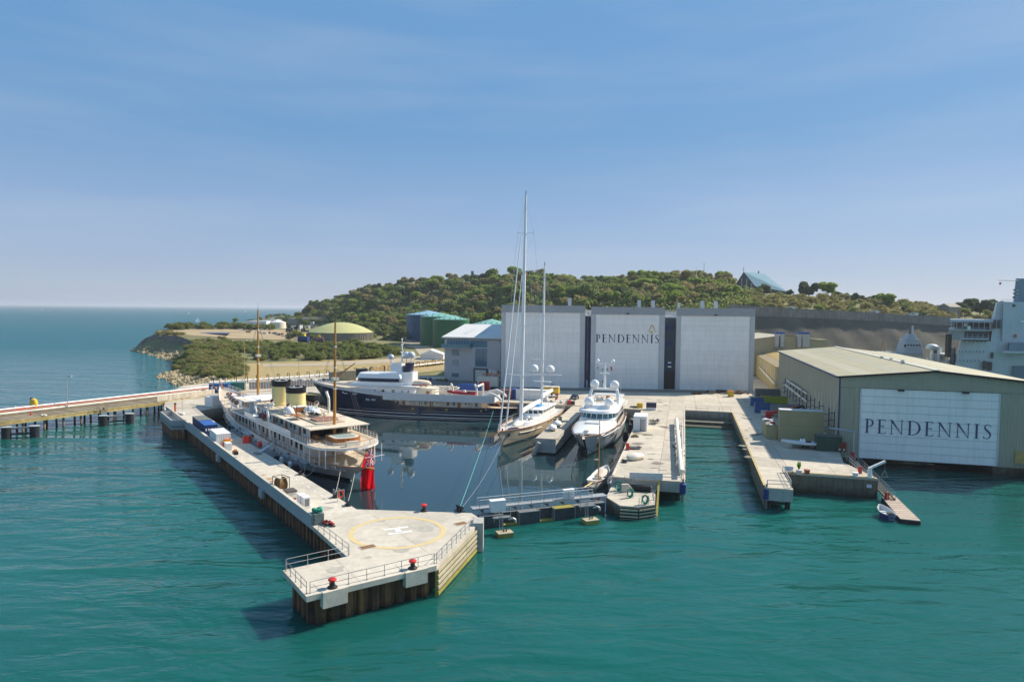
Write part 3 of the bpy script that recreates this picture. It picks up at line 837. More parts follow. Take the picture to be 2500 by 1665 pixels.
railing('roundhead_railing', 'short grey railing at the tip of the gate roundhead', [P(1560, 1234, rz_), P(1597, 1228, rz_), P(1593, 1214, rz_)], mat=galv_d, step=1.4)
railing('quay_railing', 'steel gate railing across the pile-supported end of the east quay', [PZ(1609, 1172), PZ(1663, 1173.5)], mat=galv, step=3.5, r=.06)
railing('quay_railing', 'steel railing across the near end of the right quay', [PZ(1873, 1189), PZ(1931, 1192)], mat=galv, step=3.8, r=.06)
railing('quay_railing', 'steel railing along the right side of the right quay end', [PZ(1931, 1191.5), PZ(1911, 1152)], mat=galv, step=3.5, r=.05)
railing('quay_railing', 'thin railing across the head of the empty slip', [PZ(1673, 999), PZ(1784, 1004)], mat=galv_d, step=3.2, r=.025)
def rope_coil(px, py, z, lab, s=1.0):
    t = thing('rope_coil', lab, 'rope', P(px, py, z), rnd.uniform(-.3, .3), 'green rope coils hung on frames')
    for x in (-.5, .5): MB().cyl((x * s, 0, 0), (x * s, 0, 1.3 * s), .04, n=5).build('frame_post', galv_d, t, True)
    MB().cyl((-.5 * s, 0, 1.25 * s), (.5 * s, 0, 1.25 * s), .05, n=5).build('frame_bar', galv_d, t, True)
    for k in range(5):
        a = .34 + .03 * k
        MB().tube([(math.cos(q_) * a * s, (.12 - .06 * k) * s, .75 * s + math.sin(q_) * a * 1.5 * s) for q_ in np.linspace(0, 2 * math.pi, 13)], .07 * s, 5).build('rope_turn', net_g, t, True)
    return t
rope_coil(1538, 1215, rz_, 'green rope coil in the middle of the gate roundhead')
rope_coil(1575, 1231, rz_, 'green rope coil at the tip railing of the gate roundhead')
rope_coil(1510, 1197, rz_, 'green rope coil against the wall behind the gate roundhead', 1.1)
t = thing('roller_fender', 'black rubber roller lying against the wall of the roundhead', 'fender', P(1562, 1199, rz_), -.2)
MB().cyl((-1.7, 0, .5), (1.7, 0, .5), .5, n=14).build('roller', rubber, t, True, True)
for x in (-1.8, 1.8): MB().box(x - .1, -.4, 0, x + .1, .4, .9).build('bracket', galv_d, t, True)
for (px, py, lab) in ((1667, 1204, 'blue cylindrical fender at the corner of the east quay end'), (1871, 1217, 'blue cylindrical fender at the corner of the right quay end')):
    p = P(px, py, 1.5)
    t = thing('corner_fender', lab, 'fender', p, 0, 'blue corner fenders')
    MB().lathe([(.35, -.1), (.5, 0), (.5, 1.5), (.35, 1.6)], n=14).build('fender_body', M('blue_fender', (.012, .035, .19), .5, .2, 1.5), t, True, True)
    MB().cyl((0, 0, -4.5), (0, 0, 2.3), .16, n=8).build('fender_pin', galv_d, t, True)
# -- land: headland, wooded hill, quarry face
COLS = {
    290: [(200, -4), (1100, -4)],
    325: [(200, -4), (415, -4), (432, .3), (445, 1.0), (465, -3), (1100, -4)],
    345: [(200, -4), (395, -4), (415, .2), (436, 1.2), (450, 5), (475, 5), (500, -4), (1100, -4)],
    385: [(200, -4), (262, -4), (275, .2), (300, -1), (330, -4), (372, -1), (392, .8), (412, 1.6), (432, 9), (450, 11.5), (540, 11), (570, -4), (1100, -4)],
    420: [(200, -4), (240, -2), (258, .9), (290, 1.2), (312, -.6), (345, -1), (372, .8), (392, 2), (418, 9), (440, 11), (560, 11), (600, -4), (1100, -4)],
    470: [(200, -4), (222, -2), (236, .9), (285, 1.6), (300, 4), (350, 6.5), (400, 9.5), (440, 10.5), (600, 11), (640, -4), (1100, -4)],
    520: [(200, -2), (212, .8), (235, 2), (260, 2.8), (290, 4.2), (340, 6.0), (400, 9), (450, 9.8), (620, 11), (680, 5), (720, -4), (1100, -4)],
    570: [(200, 2.8), (240, 3.2), (290, 3.7), (330, 4.5), (400, 8), (450, 9), (660, 11), (760, 12), (800, 9), (840, -4), (1100, -4)],
    640: [(200, 2.8), (240, 3.2), (300, 3.6), (340, 4.2), (400, 7.5), (460, 8.5), (640, 10), (760, 13), (880, 15), (950, 10), (1000, -4), (1100, -4)],
    740: [(200, 2.8), (250, 3.1), (310, 3.6), (350, 5), (420, 7.5), (520, 8), (650, 10), (760, 14), (900, 21), (980, 18), (1100, 2)],
    790: [(200, 2.8), (250, 3.1), (320, 3.8), (420, 7), (520, 8), (620, 10.5), (700, 15), (820, 29), (920, 26), (1100, 15)],
    835: [(200, 2.8), (250, 3.1), (330, 4), (420, 7), (520, 8), (600, 11), (680, 19), (800, 40), (900, 38), (1100, 20)],
    905: [(200, 2.8), (260, 3.1), (340, 4.2), (430, 6.5), (520, 9), (590, 15), (680, 34), (760, 50), (850, 48), (1100, 30)],
    1004: [(200, 2.8), (260, 3.1), (350, 4), (450, 5), (520, 9), (590, 20), (660, 42), (720, 55), (820, 53), (1100, 35)],
    1150: [(200, 2.8), (260, 3.1), (380, 4), (470, 6), (520, 11), (580, 28), (630, 46), (680, 58), (800, 56), (1100, 40)],
    1290: [(200, 2.8), (300, 3.1), (400, 8), (480, 20), (560, 40), (620, 57), (660, 62), (780, 60), (1100, 42)],
    1420: [(200, 2.8), (300, 3.1), (390, 10), (470, 27), (550, 44), (620, 52), (740, 52), (1100, 40)],
    1540: [(200, 2.8), (300, 3.1), (370, 12), (450, 30), (540, 48), (600, 55), (700, 54), (1100, 40)],
    1660: [(200, 2.8), (300, 3.1), (350, 16), (430, 34), (520, 50), (580, 58), (680, 56), (1100, 40)],
    1760: [(200, 2.8), (298, 3.1), (330, 18), (350, 27), (420, 36), (500, 46), (560, 52), (660, 50), (1100, 38)],
    1830: [(200, 2.8), (290, 3.0), (343, 3.2), (349, 28.8), (372, 32), (430, 39), (500, 46), (600, 47), (1100, 36)],
    1850: [(200, 2.8), (290, 3.0), (343, 3.2), (349, 28.6), (372, 31.5), (430, 38.5), (500, 46), (600, 47), (1100, 36)],
    2000: [(200, 2.8), (290, 3.0), (343, 3.2), (349, 27.6), (372, 29.8), (410, 35), (460, 42), (560, 42), (1100, 34)],
    2160: [(200, 2.8), (290, 3.0), (343, 3.2), (349, 26.4), (372, 27.8), (400, 31), (440, 34.5), (540, 34), (1100, 28)],
    2300: [(200, -4), (280, -3), (300, 2), (343, 3), (349, 25.3), (372, 26.5), (400, 30), (440, 33), (540, 33), (1100, 26)],
    2500: [(200, -4), (280, -3), (300, 2), (343, 3), (349, 24.2), (372, 25.3), (400, 29), (440, 32), (540, 32), (1100, 25)],
    2700: [(200, -4), (280, -3), (300, 2), (343, 3), (349, 24), (372, 25), (400, 29), (440, 32), (540, 32), (1100, 25)],
}
CK = sorted(COLS)
_nr = np.random.RandomState(3)
_ph = [( _nr.uniform(.008, .05), _nr.uniform(0, 6.28), _nr.uniform(0, 6.28)) for _ in range(14)]
def bumps(x, y):
    s = .0
    for k, (fq, a, p) in enumerate(_ph):
        s += math.sin((x * math.cos(a) + y * math.sin(a)) * fq * 6.28 + p) * (.02 / fq) ** .8 * .16
    return s
def hz(px, D):
    px = min(max(px, CK[0]), CK[-1])
    for i in range(len(CK) - 1):
        if CK[i] <= px <= CK[i + 1]: break
    def f(c):
        d, z = zip(*COLS[c]); return float(np.interp(D, d, z))
    t = (px - CK[i]) / (CK[i + 1] - CK[i])
    return f(CK[i]) * (1 - t) + f(CK[i + 1]) * t
def ground(x, y):
    px = CX + F * x / y
    z = hz(px, y)
    k = min(max((y - 330) / 120, 0), 1) if px < 1830 else .12
    return z + bumps(x, y) * (.9 * k + .03) * (1 if z > 1 else .25)
def terrain_mat():
    m = M('hill_ground', (.17, .165, .065), .95, .25, .15, bump=.5, bscale=.8, stain=(.13, .10, .055), stamt=.7, stscale=.03)
    return m
Ds = list(np.arange(205, 420, 5.0)) + list(np.arange(420, 1101, 12.0))
Pxs = list(np.arange(300, 2701, 12.0))
tb = MB()
tb.add([((px - CX) / F * D, D, ground((px - CX) / F * D, D)) for D in Ds for px in Pxs],
       [(j * len(Pxs) + i, j * len(Pxs) + i + 1, (j + 1) * len(Pxs) + i + 1, (j + 1) * len(Pxs) + i) for j in range(len(Ds) - 1) for i in range(len(Pxs) - 1)])
tb.build('hillside_terrain', terrain_mat(), smooth=True, label='grassy headland and hill rising behind the shipyard', cat='hill', kind='structure')
def drape(near, far, n, m, mat, name, label, lift=.12, kind='structure', cat='ground'):
    g = MB()
    def at(pl, t):
        k = t * (len(pl) - 1); i = min(int(k), len(pl) - 2); s = k - i
        return (pl[i][0] * (1 - s) + pl[i + 1][0] * s, pl[i][1] * (1 - s) + pl[i + 1][1] * s)
    vs = []
    for j in range(m + 1):
        for i in range(n + 1):
            a, b = at(near, i / n), at(far, i / n)
            px, D = a[0] + (b[0] - a[0]) * j / m, a[1] + (b[1] - a[1]) * j / m
            x = (px - CX) / F * D
            vs.append((x, D, ground(x, D) + lift))
    g.add(vs, [(j * (n + 1) + i, j * (n + 1) + i + 1, (j + 1) * (n + 1) + i + 1, (j + 1) * (n + 1) + i) for j in range(m) for i in range(n)])
    return g.build(name, mat, smooth=True, label=label, cat=cat, kind=kind)
def Dz(px, py, z): return P(px, py, z).y
drygrass = M('dry_grass', (.36, .27, .12), .95, .18, .35, bump=.4, bscale=2, stain=(.26, .22, .09), stamt=.7, stscale=.05)
track = M('dusty_track', (.40, .33, .23), .95, .12, .4, bump=.3, stain=(.30, .25, .17), stamt=.6, stscale=.08)
sandy = M('sandy_ground', (.38, .29, .17), .95, .16, .2, bump=.3, stain=(.22, .18, .09), stamt=.8, stscale=.025)
drape([(560, 236), (700, 240), (800, 246), (960, 262), (1100, 290)], [(560, 300), (700, 316), (800, 326), (960, 338), (1100, 360)], 40, 16, drygrass, 'dry_grass_field', 'dry straw coloured field behind the jetty pipes')
drape([(640, 292), (760, 298), (860, 304), (960, 318), (1050, 345)], [(640, 303), (760, 312), (860, 322), (960, 340), (1050, 372)], 40, 4, track, 'dirt_road', 'pale dusty road running along the scrub to the tanks', lift=.2)
drape([(1000, 322), (1030, 350), (1010, 420), (940, 520)], [(1085, 322), (1075, 356), (1050, 430), (990, 530)], 30, 4, track, 'dirt_road', 'pale service road between the scrub and the storage tanks', lift=.2)
drape([(415, 452), (480, 446), (560, 440), (660, 436), (760, 452)], [(415, 520), (480, 560), (560, 590), (660, 600), (760, 560)], 40, 16, sandy, 'sandy_plateau', 'bare sandy ground on the flat top of the headland', lift=.25)
# -- foliage
def leaf_mat(name, c1, c2, rv=.2):
    m = bpy.data.materials.new(name)
    m.use_nodes = True
    nt = m.node_tree
    b = nt.nodes['Principled BSDF']
    b.inputs['Roughness'].default_value = .75
    b.inputs['Specular IOR Level'].default_value = .15
    geo = nd(nt, 'ShaderNodeNewGeometry')
    oi = nd(nt, 'ShaderNodeObjectInfo')
    n1 = nd(nt, 'ShaderNodeTexNoise', Scale=.35, Detail=4.0)
    nt.links.new(geo.outputs['Position'], n1.inputs['Vector'])
    ad = nd(nt, 'ShaderNodeMath', operation='ADD')
    r1 = nd(nt, 'ShaderNodeMapRange'); r1.inputs['From Min'].default_value = .3; r1.inputs['From Max'].default_value = .7
    r1.inputs['To Max'].default_value = .55
    nt.links.new(n1.outputs['Fac'], r1.inputs['Value'])
    mo = nd(nt, 'ShaderNodeMath', operation='MULTIPLY'); mo.inputs[1].default_value = .45
    nt.links.new(oi.outputs['Random'], mo.inputs[0])
    nt.links.new(r1.outputs[0], ad.inputs[0]); nt.links.new(mo.outputs[0], ad.inputs[1])
    mx = nd(nt, 'ShaderNodeMix', data_type='RGBA')
    mx.inputs[6].default_value = (*c1, 1); mx.inputs[7].default_value = (*c2, 1)
    nt.links.new(ad.outputs[0], mx.inputs[0])
    nt.links.new(mx.outputs[2], b.inputs['Base Color'])
    tl = nd(nt, 'ShaderNodeBsdfTranslucent')
    nt.links.new(mx.outputs[2], tl.inputs['Color'])
    ms = nd(nt, 'ShaderNodeMixShader'); ms.inputs[0].default_value = .52
    nt.links.new(b.outputs[0], ms.inputs[1]); nt.links.new(tl.outputs[0], ms.inputs[2])
    nt.links.new(ms.outputs[0], nt.nodes['Material Output'].inputs['Surface'])
    return m
lm_bright = leaf_mat('spring_leaves', (.22, .30, .055), (.38, .46, .085))
lm_mid = leaf_mat('oak_leaves', (.175, .235, .065), (.31, .37, .105))
lm_brown = leaf_mat('budding_leaves', (.22, .20, .08), (.40, .34, .15))
lm_dark = leaf_mat('evergreen_leaves', (.08, .11, .06), (.16, .20, .09))
lm_scrub = leaf_mat('scrub_leaves', (.20, .20, .065), (.40, .35, .15))
lm_scrub2 = leaf_mat('gorse_leaves', (.14, .18, .05), (.29, .31, .095))
bark = M('bark', (.10, .075, .05), .9, .3, 2.0)
def crown(name, mat, seed, n, rx, rz, blobs, leaf, cz, flat=.0):
    r = np.random.RandomState(seed)
    cs = []
    for k in range(blobs):
        a = r.uniform(0, 6.283); q = rx * (.15 + .5 * math.sqrt(r.uniform()))
        zz = cz + rz * r.uniform(-.45, .55)
        cs.append((q * math.cos(a), q * math.sin(a), zz, rx * r.uniform(.34, .58), rz * r.uniform(.34, .6)))
    vs, fs = [], []
    for i in range(n):
        c = cs[r.randint(blobs)]
        u = r.normal(size=3); u /= np.linalg.norm(u)
        if u[2] < -.35: u[2] = -u[2]
        s = r.uniform(.72, 1.06)
        p = np.array([c[0] + u[0] * c[3] * s, c[1] + u[1] * c[3] * s, c[2] + u[2] * c[4] * s])
        nrm = u + r.normal(size=3) * .55
        nrm /= np.linalg.norm(nrm)
        t = np.cross(nrm, r.normal(size=3)); t /= np.linalg.norm(t)
        bb = np.cross(nrm, t)
        l = leaf * r.uniform(.6, 1.4)
        k = len(vs)
        vs += [tuple(p + t * l), tuple(p + bb * l * .6), tuple(p - t * l), tuple(p - bb * l * .6)]
        fs.append((k, k + 1, k + 2, k + 3))
    mb = MB(); mb.v, mb.f = vs, fs
    return mb.mesh(name, mat)
def trunk_mesh(h, r0, seed, limbs=4, rx=3.0):
    r = random.Random(seed)
    t = MB().cyl((0, 0, -1.0), (0, 0, h * .55), r0, r0 * .7, 7).cyl((0, 0, h * .55), (r.uniform(-.4, .4), 0, h), r0 * .7, r0 * .25, 6)
    for k in range(limbs):
        a = 6.28 * k / limbs + r.uniform(-.4, .4)
        t.cyl((0, 0, h * r.uniform(.4, .65)), (math.cos(a) * rx * .55, math.sin(a) * rx * .55, h * r.uniform(.85, 1.1)), r0 * .45, r0 * .12, 5)
    return t.mesh('trunk', bark)
TV = []
for k, (mm, n, rx, rz, bl, lf, cz) in enumerate([
        (lm_bright, 2000, 4.6, 4.2, 9, .60, 6.0), (lm_mid, 2200, 5.2, 4.4, 11, .60, 6.0), (lm_brown, 1800, 5.0, 4.2, 10, .56, 6.0),
        (lm_dark, 2300, 4.8, 4.2, 10, .58, 5.2), (lm_mid, 1900, 4.2, 4.8, 8, .58, 6.2), (lm_brown, 1600, 4.3, 4.6, 9, .54, 6.0), (lm_bright, 2000, 5.2, 3.8, 10, .58, 5.2)]):
    TV.append((crown('crown', mm, 20 + k, n, rx, rz, bl, lf, cz), trunk_mesh(cz, .3, k, 4, rx)))
def tree(name, label, var, loc, s, rz, group, sz=1.0):
    t = thing(name, label, 'tree', loc, rz, group)
    t.scale = (s, s, s * sz)
    for nm, me in (('crown', TV[var][0]), ('trunk', TV[var][1])):
        o = bpy.data.objects.new(nm, me); col.objects.link(o); o.parent = t
    return t
tr = random.Random(11)
ridge = [(761, 757), (783, 744), (804, 730), (832, 717), (878, 706), (905, 693), (946, 689), (1004, 678), (1050, 679), (1098, 677), (1153, 670), (1244, 658),
         (1285, 658), (1336, 666), (1423, 681), (1484, 668), (1543, 671), (1591, 666), (1657, 661), (1693, 662), (1719, 668), (1757, 676), (1795, 689)]
rdD = {761: 900, 832: 800, 905: 760, 1004: 720, 1150: 680, 1290: 655, 1420: 620, 1540: 600, 1660: 580, 1795: 545}
count = 0
spots = []
for row in range(9):
    f = row / 8.0
    px = 752.0
    while px < 1786:
        Dr = float(np.interp(px, list(rdD), list(rdD.values())))
        Db = float(np.interp(px, [752, 835, 905, 1004, 1150, 1290, 1420, 1540, 1660, 1835], [760, 640, 575, 545, 530, 430, 400, 385, 360, 372]))
        D = Dr - (Dr - Db) * f + tr.uniform(-9, 9)
        x = (px - CX) / F * D
        spots.append((px, D, x, f))
        px += (8.6 / D * F) * tr.uniform(.75, 1.2) * (1.0 + .25 * f)
vis = [s for s in spots if not (1225 < s[0] < 1840 and s[3] > .62)]
tr.shuffle(vis)
vis.sort(key=lambda s: s[3])
NT = 292
many = vis if len(vis) <= NT else [vis[int(i * len(vis) / NT)] for i in range(NT)]
for (px, D, x, f) in many:
    w_ = [.22, .24, .20, .13, .08, .08, .05] if px < 1350 else [.30, .18, .12, .22, .06, .06, .06]
    var = tr.choices(range(7), w_)[0]
    s = tr.choice((tr.uniform(.7, 1.0), tr.uniform(.95, 1.3), tr.uniform(1.1, 1.6))) * (1.0 if f < .8 else .8)
    tree('woodland_tree', 'leafy tree of the wood that covers the hillside behind the hangars', var, (x, D, ground(x, D) - .8), s, tr.uniform(0, 6.28), 'trees of the wooded hillside', tr.uniform(.8, 1.05))
for seed, mm, lab_ in ((201, lm_mid, 'green part of the dense woodland canopy between the single trees'), (202, lm_brown, 'brown budding part of the woodland canopy between the single trees'), (203, lm_bright, 'bright spring green part of the woodland canopy')):
    cr_ = crown('canopy', mm, seed, 750, 4.2, 4.0, 10, .72, 4.6)
    ca = np.array([v.co[:] for v in cr_.vertices]); Vv = []
    for k in range(120):
        px = tr.uniform(756, 1786)
        Dr = float(np.interp(px, list(rdD), list(rdD.values()))); Db = float(np.interp(px, [752, 835, 905, 1004, 1150, 1290, 1420, 1540, 1660, 1835], [760, 640, 575, 545, 530, 430, 400, 385, 360, 372]))
        if 1225 < px: Db = Dr - (Dr - Db) * .7
        D = Db + (Dr - Db) * tr.random(); x = (px - CX) / F * D; s, q = tr.uniform(.8, 1.4), tr.uniform(0, 6.28)
        Vv.append(np.stack([(ca[:, 0] * math.cos(q) - ca[:, 1] * math.sin(q)) * s + x, (ca[:, 0] * math.sin(q) + ca[:, 1] * math.cos(q)) * s + D, ca[:, 2] * s * .9 + ground(x, D) - .5], 1))
    Vv = np.concatenate(Vv); mb = MB(); mb.v = Vv.tolist(); mb.f = [(i, i + 1, i + 2, i + 3) for i in range(0, len(Vv), 4)]
    mb.build('woodland_canopy', mm, label=lab_, cat='woodland', kind='stuff')
ug = []
r_ = np.random.RandomState(5)
vs, fs = [], []
for i in range(30000):
    px = r_.uniform(745, 1835)
    Dr = float(np.interp(px, list(rdD), list(rdD.values())))
    Db = float(np.interp(px, [752, 835, 905, 1004, 1150, 1290, 1835], [740, 610, 550, 510, 495, 400, 360]))
    D = Db + (Dr + 12 - Db) * r_.uniform()
    x = (px - CX) / F * D
    z = ground(x, D) + r_.uniform(0, 1) ** 1.4 * 5.5
    u = r_.normal(size=3); u[2] = abs(u[2]) + .3; u /= np.linalg.norm(u)
    t = np.cross(u, r_.normal(size=3)); t /= np.linalg.norm(t); b2 = np.cross(u, t)
    l = r_.uniform(.5, 1.2); p = np.array([x, D, z]); k = len(vs)
    vs += [tuple(p + t * l), tuple(p + b2 * l * .6), tuple(p - t * l), tuple(p - b2 * l * .6)]
    fs.append((k, k + 1, k + 2, k + 3))
mb = MB(); mb.v, mb.f = vs, fs
mb.build('woodland_undergrowth', lm_mid, label='tangled undergrowth filling the wood on the hillside', cat='undergrowth', kind='stuff')
BV = []
for k, (mm, n, rx, rz, bl, lf, cz) in enumerate([(lm_scrub2, 1000, 3.4, 2.2, 9, .30, 1.6), (lm_scrub, 1000, 3.6, 2.0, 10, .30, 1.4), (lm_scrub2, 900, 2.8, 2.4, 8, .28, 1.7), (lm_scrub, 800, 3.0, 1.6, 8, .28, 1.1), (lm_dark, 800, 3.0, 2.2, 8, .30, 1.6)]):
    BV.append(crown('foliage', mm, 60 + k, n, rx, rz, bl, lf, cz))
stem_me = MB().cyl((0, 0, -.5), (.3, 0, 1.4), .12, .05, 5).cyl((0, 0, -.5), (-.5, .4, 1.3), .1, .04, 5).mesh('stem', bark)
def bush(label, var, loc, s, group, sz=1.0):
    t = thing('scrub_bush', label, 'bush', loc, tr.uniform(0, 6.28), group)
    t.scale = (s, s, s * sz)
    for nm, me in (('foliage', BV[var]), ('stem', stem_me)):
        o = bpy.data.objects.new(nm, me); col.objects.link(o); o.parent = t
def scatter(n, pxr, Dr, label, group, smin, smax, vs_, sz=1.0, keep=None):
    for k in range(n):
        for _ in range(20):
            px, D = tr.uniform(*pxr), tr.uniform(*Dr)
            if keep is None or keep(px, D): break
        x = (px - CX) / F * D
        bush(label, tr.choice(vs_), (x, D, ground(x, D) - .15), tr.uniform(smin, smax), group, sz)
def mass(n, pxr, Dr, label, smin, smax, vs_, sz=1.0, keep=None, mat=None, name='scrub_thicket'):
    V, Fc, off = [], [], 0
    for k in range(n):
        for _ in range(30):
            px, D = tr.uniform(*pxr), tr.uniform(*Dr)
            if keep is None or keep(px, D): break
        x = (px - CX) / F * D
        a = BVA[tr.choice(vs_)]
        s, q = tr.uniform(smin, smax), tr.uniform(0, 6.28)
        c_, s_ = math.cos(q) * s, math.sin(q) * s
        v = np.stack([a[:, 0] * c_ - a[:, 1] * s_ + x, a[:, 0] * s_ + a[:, 1] * c_ + D, a[:, 2] * s * sz + ground(x, D) - .2], 1)
        V.append(v)
    V = np.concatenate(V)
    mb = MB(); mb.v = V.tolist(); mb.f = [(i, i + 1, i + 2, i + 3) for i in range(0, len(V), 4)]
    return mb.build(name, mat or lm_scrub2, label=label, cat='scrub', kind='stuff')
BVA = [np.array([v.co[:] for v in me.vertices]) for me in BV]
def between(lo, hi):
    lp, ld = zip(*lo); hp, hd = zip(*hi)
    return lambda px, D: np.interp(px, lp, ld) <= D <= np.interp(px, hp, hd)
mass(190, (620, 985), (300, 420), 'dense green thicket on the slope below the domed tank', .8, 1.3, [0, 2, 3, 4], 1.0,
        between([(620, 322), (700, 322), (860, 328), (985, 350)], [(620, 352), (700, 385), (860, 415), (985, 378)]))
for n_, m_, lab_ in ((120, lm_scrub, 'brownish gorse and bramble thicket above the stony beach'), (110, lm_scrub2, 'green part of the thicket above the stony beach')):
    mass(n_, (432, 596), (236, 420), lab_, .6, 1.1, [0, 1, 3, 3], .8, between([(432, 296), (480, 262), (540, 244), (596, 256)], [(432, 345), (480, 398), (540, 420), (596, 300)]), mat=m_)
mass(50, (545, 690), (330, 425), 'low scrub on the bank under the sandy plateau', .7, 1.1, [0, 1, 3], .9, between([(545, 360), (690, 345)], [(545, 415), (690, 405)]))
mass(80, (405, 665), (520, 612), 'thick hedge along the far edge of the headland', .9, 1.6, [0, 2, 1, 4], 1.0, between([(405, 518), (480, 550), (560, 582), (665, 590)], [(405, 540), (480, 572), (560, 604), (665, 614)]))
scatter(10, (385, 450), (436, 452), 'gorse bush on the brow of the dark cliff', 'gorse on the cliff brow', .7, 1.1, [1, 3], .8)
scatter(12, (700, 765), (440, 500), 'green bush beside the domed tank', 'bushes beside the domed tank', .9, 1.4, [0, 2, 4])
mass(90, (840, 1010), (470, 600), 'rough scrub at the foot of the wooded hill', .9, 1.5, [0, 1, 2, 4, 3])
scatter(14, (880, 1000), (480, 560), 'round dark bush on the slope at the foot of the wooded hill', 'bushes at the foot of the wooded hill', 1.0, 1.7, [4, 2])
mass(60, (690, 830), (660, 880), 'scrub along the far shore below the wood', 1.2, 2.0, [0, 1, 2])
scatter(16, (545, 700), (740, 900), 'scrub bush on the distant low point', 'scrub on the distant point', 1.0, 1.8, [1, 2])
# -- quarry face, retaining wall, road above
rockface = M('quarry_rock', (.115, .105, .080), .95, .35, .10, bump=.9, bscale=.35, stain=(.055, .050, .035), stamt=.8, stscale=.05, streak=(.19, .16, .115), samt=.35)
rf = MB()
rr_ = np.random.RandomState(9)
cpx = np.arange(1790, 2701, 9.0); lev = np.linspace(0, 1, 16)
vs = []
for t in lev:
    for px in cpx:
        x0 = (px - CX) / F * 346
        D = 322 + (347.2 - 322) * t ** .9
        zt = float(np.interp(px, [1790, 1850, 2000, 2160, 2300, 2700], [28.6, 28.2, 27.2, 26.2, 24.3, 22.5]))
        z = 2.5 + (zt - 2.5) * t
        n_ = 0 if t > .97 else rr_.normal() * .16 + .6 * math.sin(px * .03 + 2 * t) * (1 - t) + .25 * math.sin(px * .09 + 7 * t)
        vs.append(((px - CX) / F * 346 + 0, D - 1.6 + n_, z))
nC = len(cpx)
rf.add(vs, [(j * nC + i, j * nC + i + 1, (j + 1) * nC + i + 1, (j + 1) * nC + i) for j in range(15) for i in range(nC - 1)])
rf.build('quarry_cliff', rockface, smooth=True, label='dark rock quarry face below the road wall', cat='cliff', kind='structure')
wallm = M('retaining_wall', (.25, .235, .21), .9, .2, .3, rv=.08, bump=.4, streak=(.115, .105, .09), samt=.7, stain=(.15, .14, .11), stamt=.5, stscale=.2)
rw = thing('road_retaining_wall', 'long grey concrete wall along the road above the quarry face', 'wall', (120, 346, 24))
wp = [(1780, 34.3), (1842, 33.4), (1993, 31.9), (2109, 31.0), (2311, 28.6), (2520, 26.6), (2700, 25.5)]
pxs = np.arange(1780, 2700, 26.0)
for a, b in zip(pxs[:-1], pxs[1:]):
    za, zb = float(np.interp(a, *zip(*wp))), float(np.interp(b, *zip(*wp)))
    xa, xb = (a - CX) / F * 346 + .02, (b - CX) / F * 346 - .02
    MB().hexa([(xa, 346.2, za - 5.2), (xb, 346.2, zb - 5.2), (xb, 347, zb - 5.2), (xa, 347, za - 5.2)], [(xa, 346.2, za), (xb, 346.2, zb), (xb, 347, zb), (xa, 347, za)]).build('wall_bay', wallm, rw)
    MB().cyl(((xa + xb) / 2, 346.5, za), ((xa + xb) / 2, 346.5, za + 1.0), .06, n=5).build('fence_post', galv_d, rw)
    for hh in (.5, .95): MB().cyl((xa, 346.5, za + hh), (xb, 346.5, zb + hh), .03, n=4).build('fence_rail', galv_d, rw)
drape([(1780, 350), (1990, 350), (2160, 350), (2700, 350)], [(1780, 362), (1990, 362), (2160, 362), (2700, 362)], 50, 3, tarmac, 'cliff_road', 'tarmac road along the top of the quarry wall', lift=.35, cat='road')
mass(170, (1760, 2330), (364, 450), 'scrub covering the bank above the cliff road', .8, 1.5, [0, 1, 2, 3, 4], mat=lm_scrub)
scatter(22, (1850, 2300), (366, 440), 'darker bush in the scrub above the cliff road', 'bushes above the cliff road', .9, 1.4, [0, 2, 4])
mass(60, (1700, 1850), (345, 470), 'dark scrub at the foot of the wood beside the right hangar', 1.0, 1.7, [0, 2, 4])
def ontree(px, D, var, s, lab, grp=None, sz=1.0):
    x = (px - CX) / F * D
    tree('round_tree', lab, var, (x, D, ground(x, D) - 1.8 * s), s, tr.uniform(0, 6), grp, sz)
ontree(1972, 455, 3, 1.45, 'big dark round evergreen tree left of the pale round tree on the skyline')
ontree(2012, 450, 0, 1.4, 'big pale green round tree beside the dark one on the skyline')
ontree(1863, 470, 3, 1.1, 'dark round tree in front of the blue-roofed hall')
ontree(1925, 470, 3, .6, 'small dark tree at the right end of the blue-roofed hall')
ontree(1998, 372, 0, .62, 'small bright green tree just above the cliff road')
ontree(2158, 425, 0, 1.25, 'broad bright green tree on the right of the skyline')
ontree(2200, 430, 1, .6, 'small green tree right of the broad bright one')
for k, (px, D, s) in enumerate(((2040, 470, .8), (2062, 465, .75), (2085, 462, .9), (2112, 455, .85), (2136, 450, 1.0), (2150, 452, .8))):
    ontree(px, D, 3, s, 'dark pine in the row behind the bright trees on the skyline', 'dark skyline pines')
ontree(778, 880, 3, .85, 'lone dark pine at the seaward end of the wooded hill', None, 1.3)
for k, (px, D, s) in enumerate(((2345, 400, .9), (2364, 404, 1.0), (2390, 402, 1.05), (2412, 400, .98), (2432, 405, 1.0), (2335, 410, .75), (2450, 398, .8))):
    x = (px - CX) / F * D
    tree('dark_pine', 'dark pine of the clump behind the grey ship', 3, (x, D, ground(x, D) - 1.5), s * 1.25, tr.uniform(0, 6), 'tall pines behind the grey ship')
scatter(16, (2230, 2480), (372, 398), 'bush on the bank behind the grey ship', 'bushes behind the grey ship', .9, 1.5, [0, 1, 2, 4])
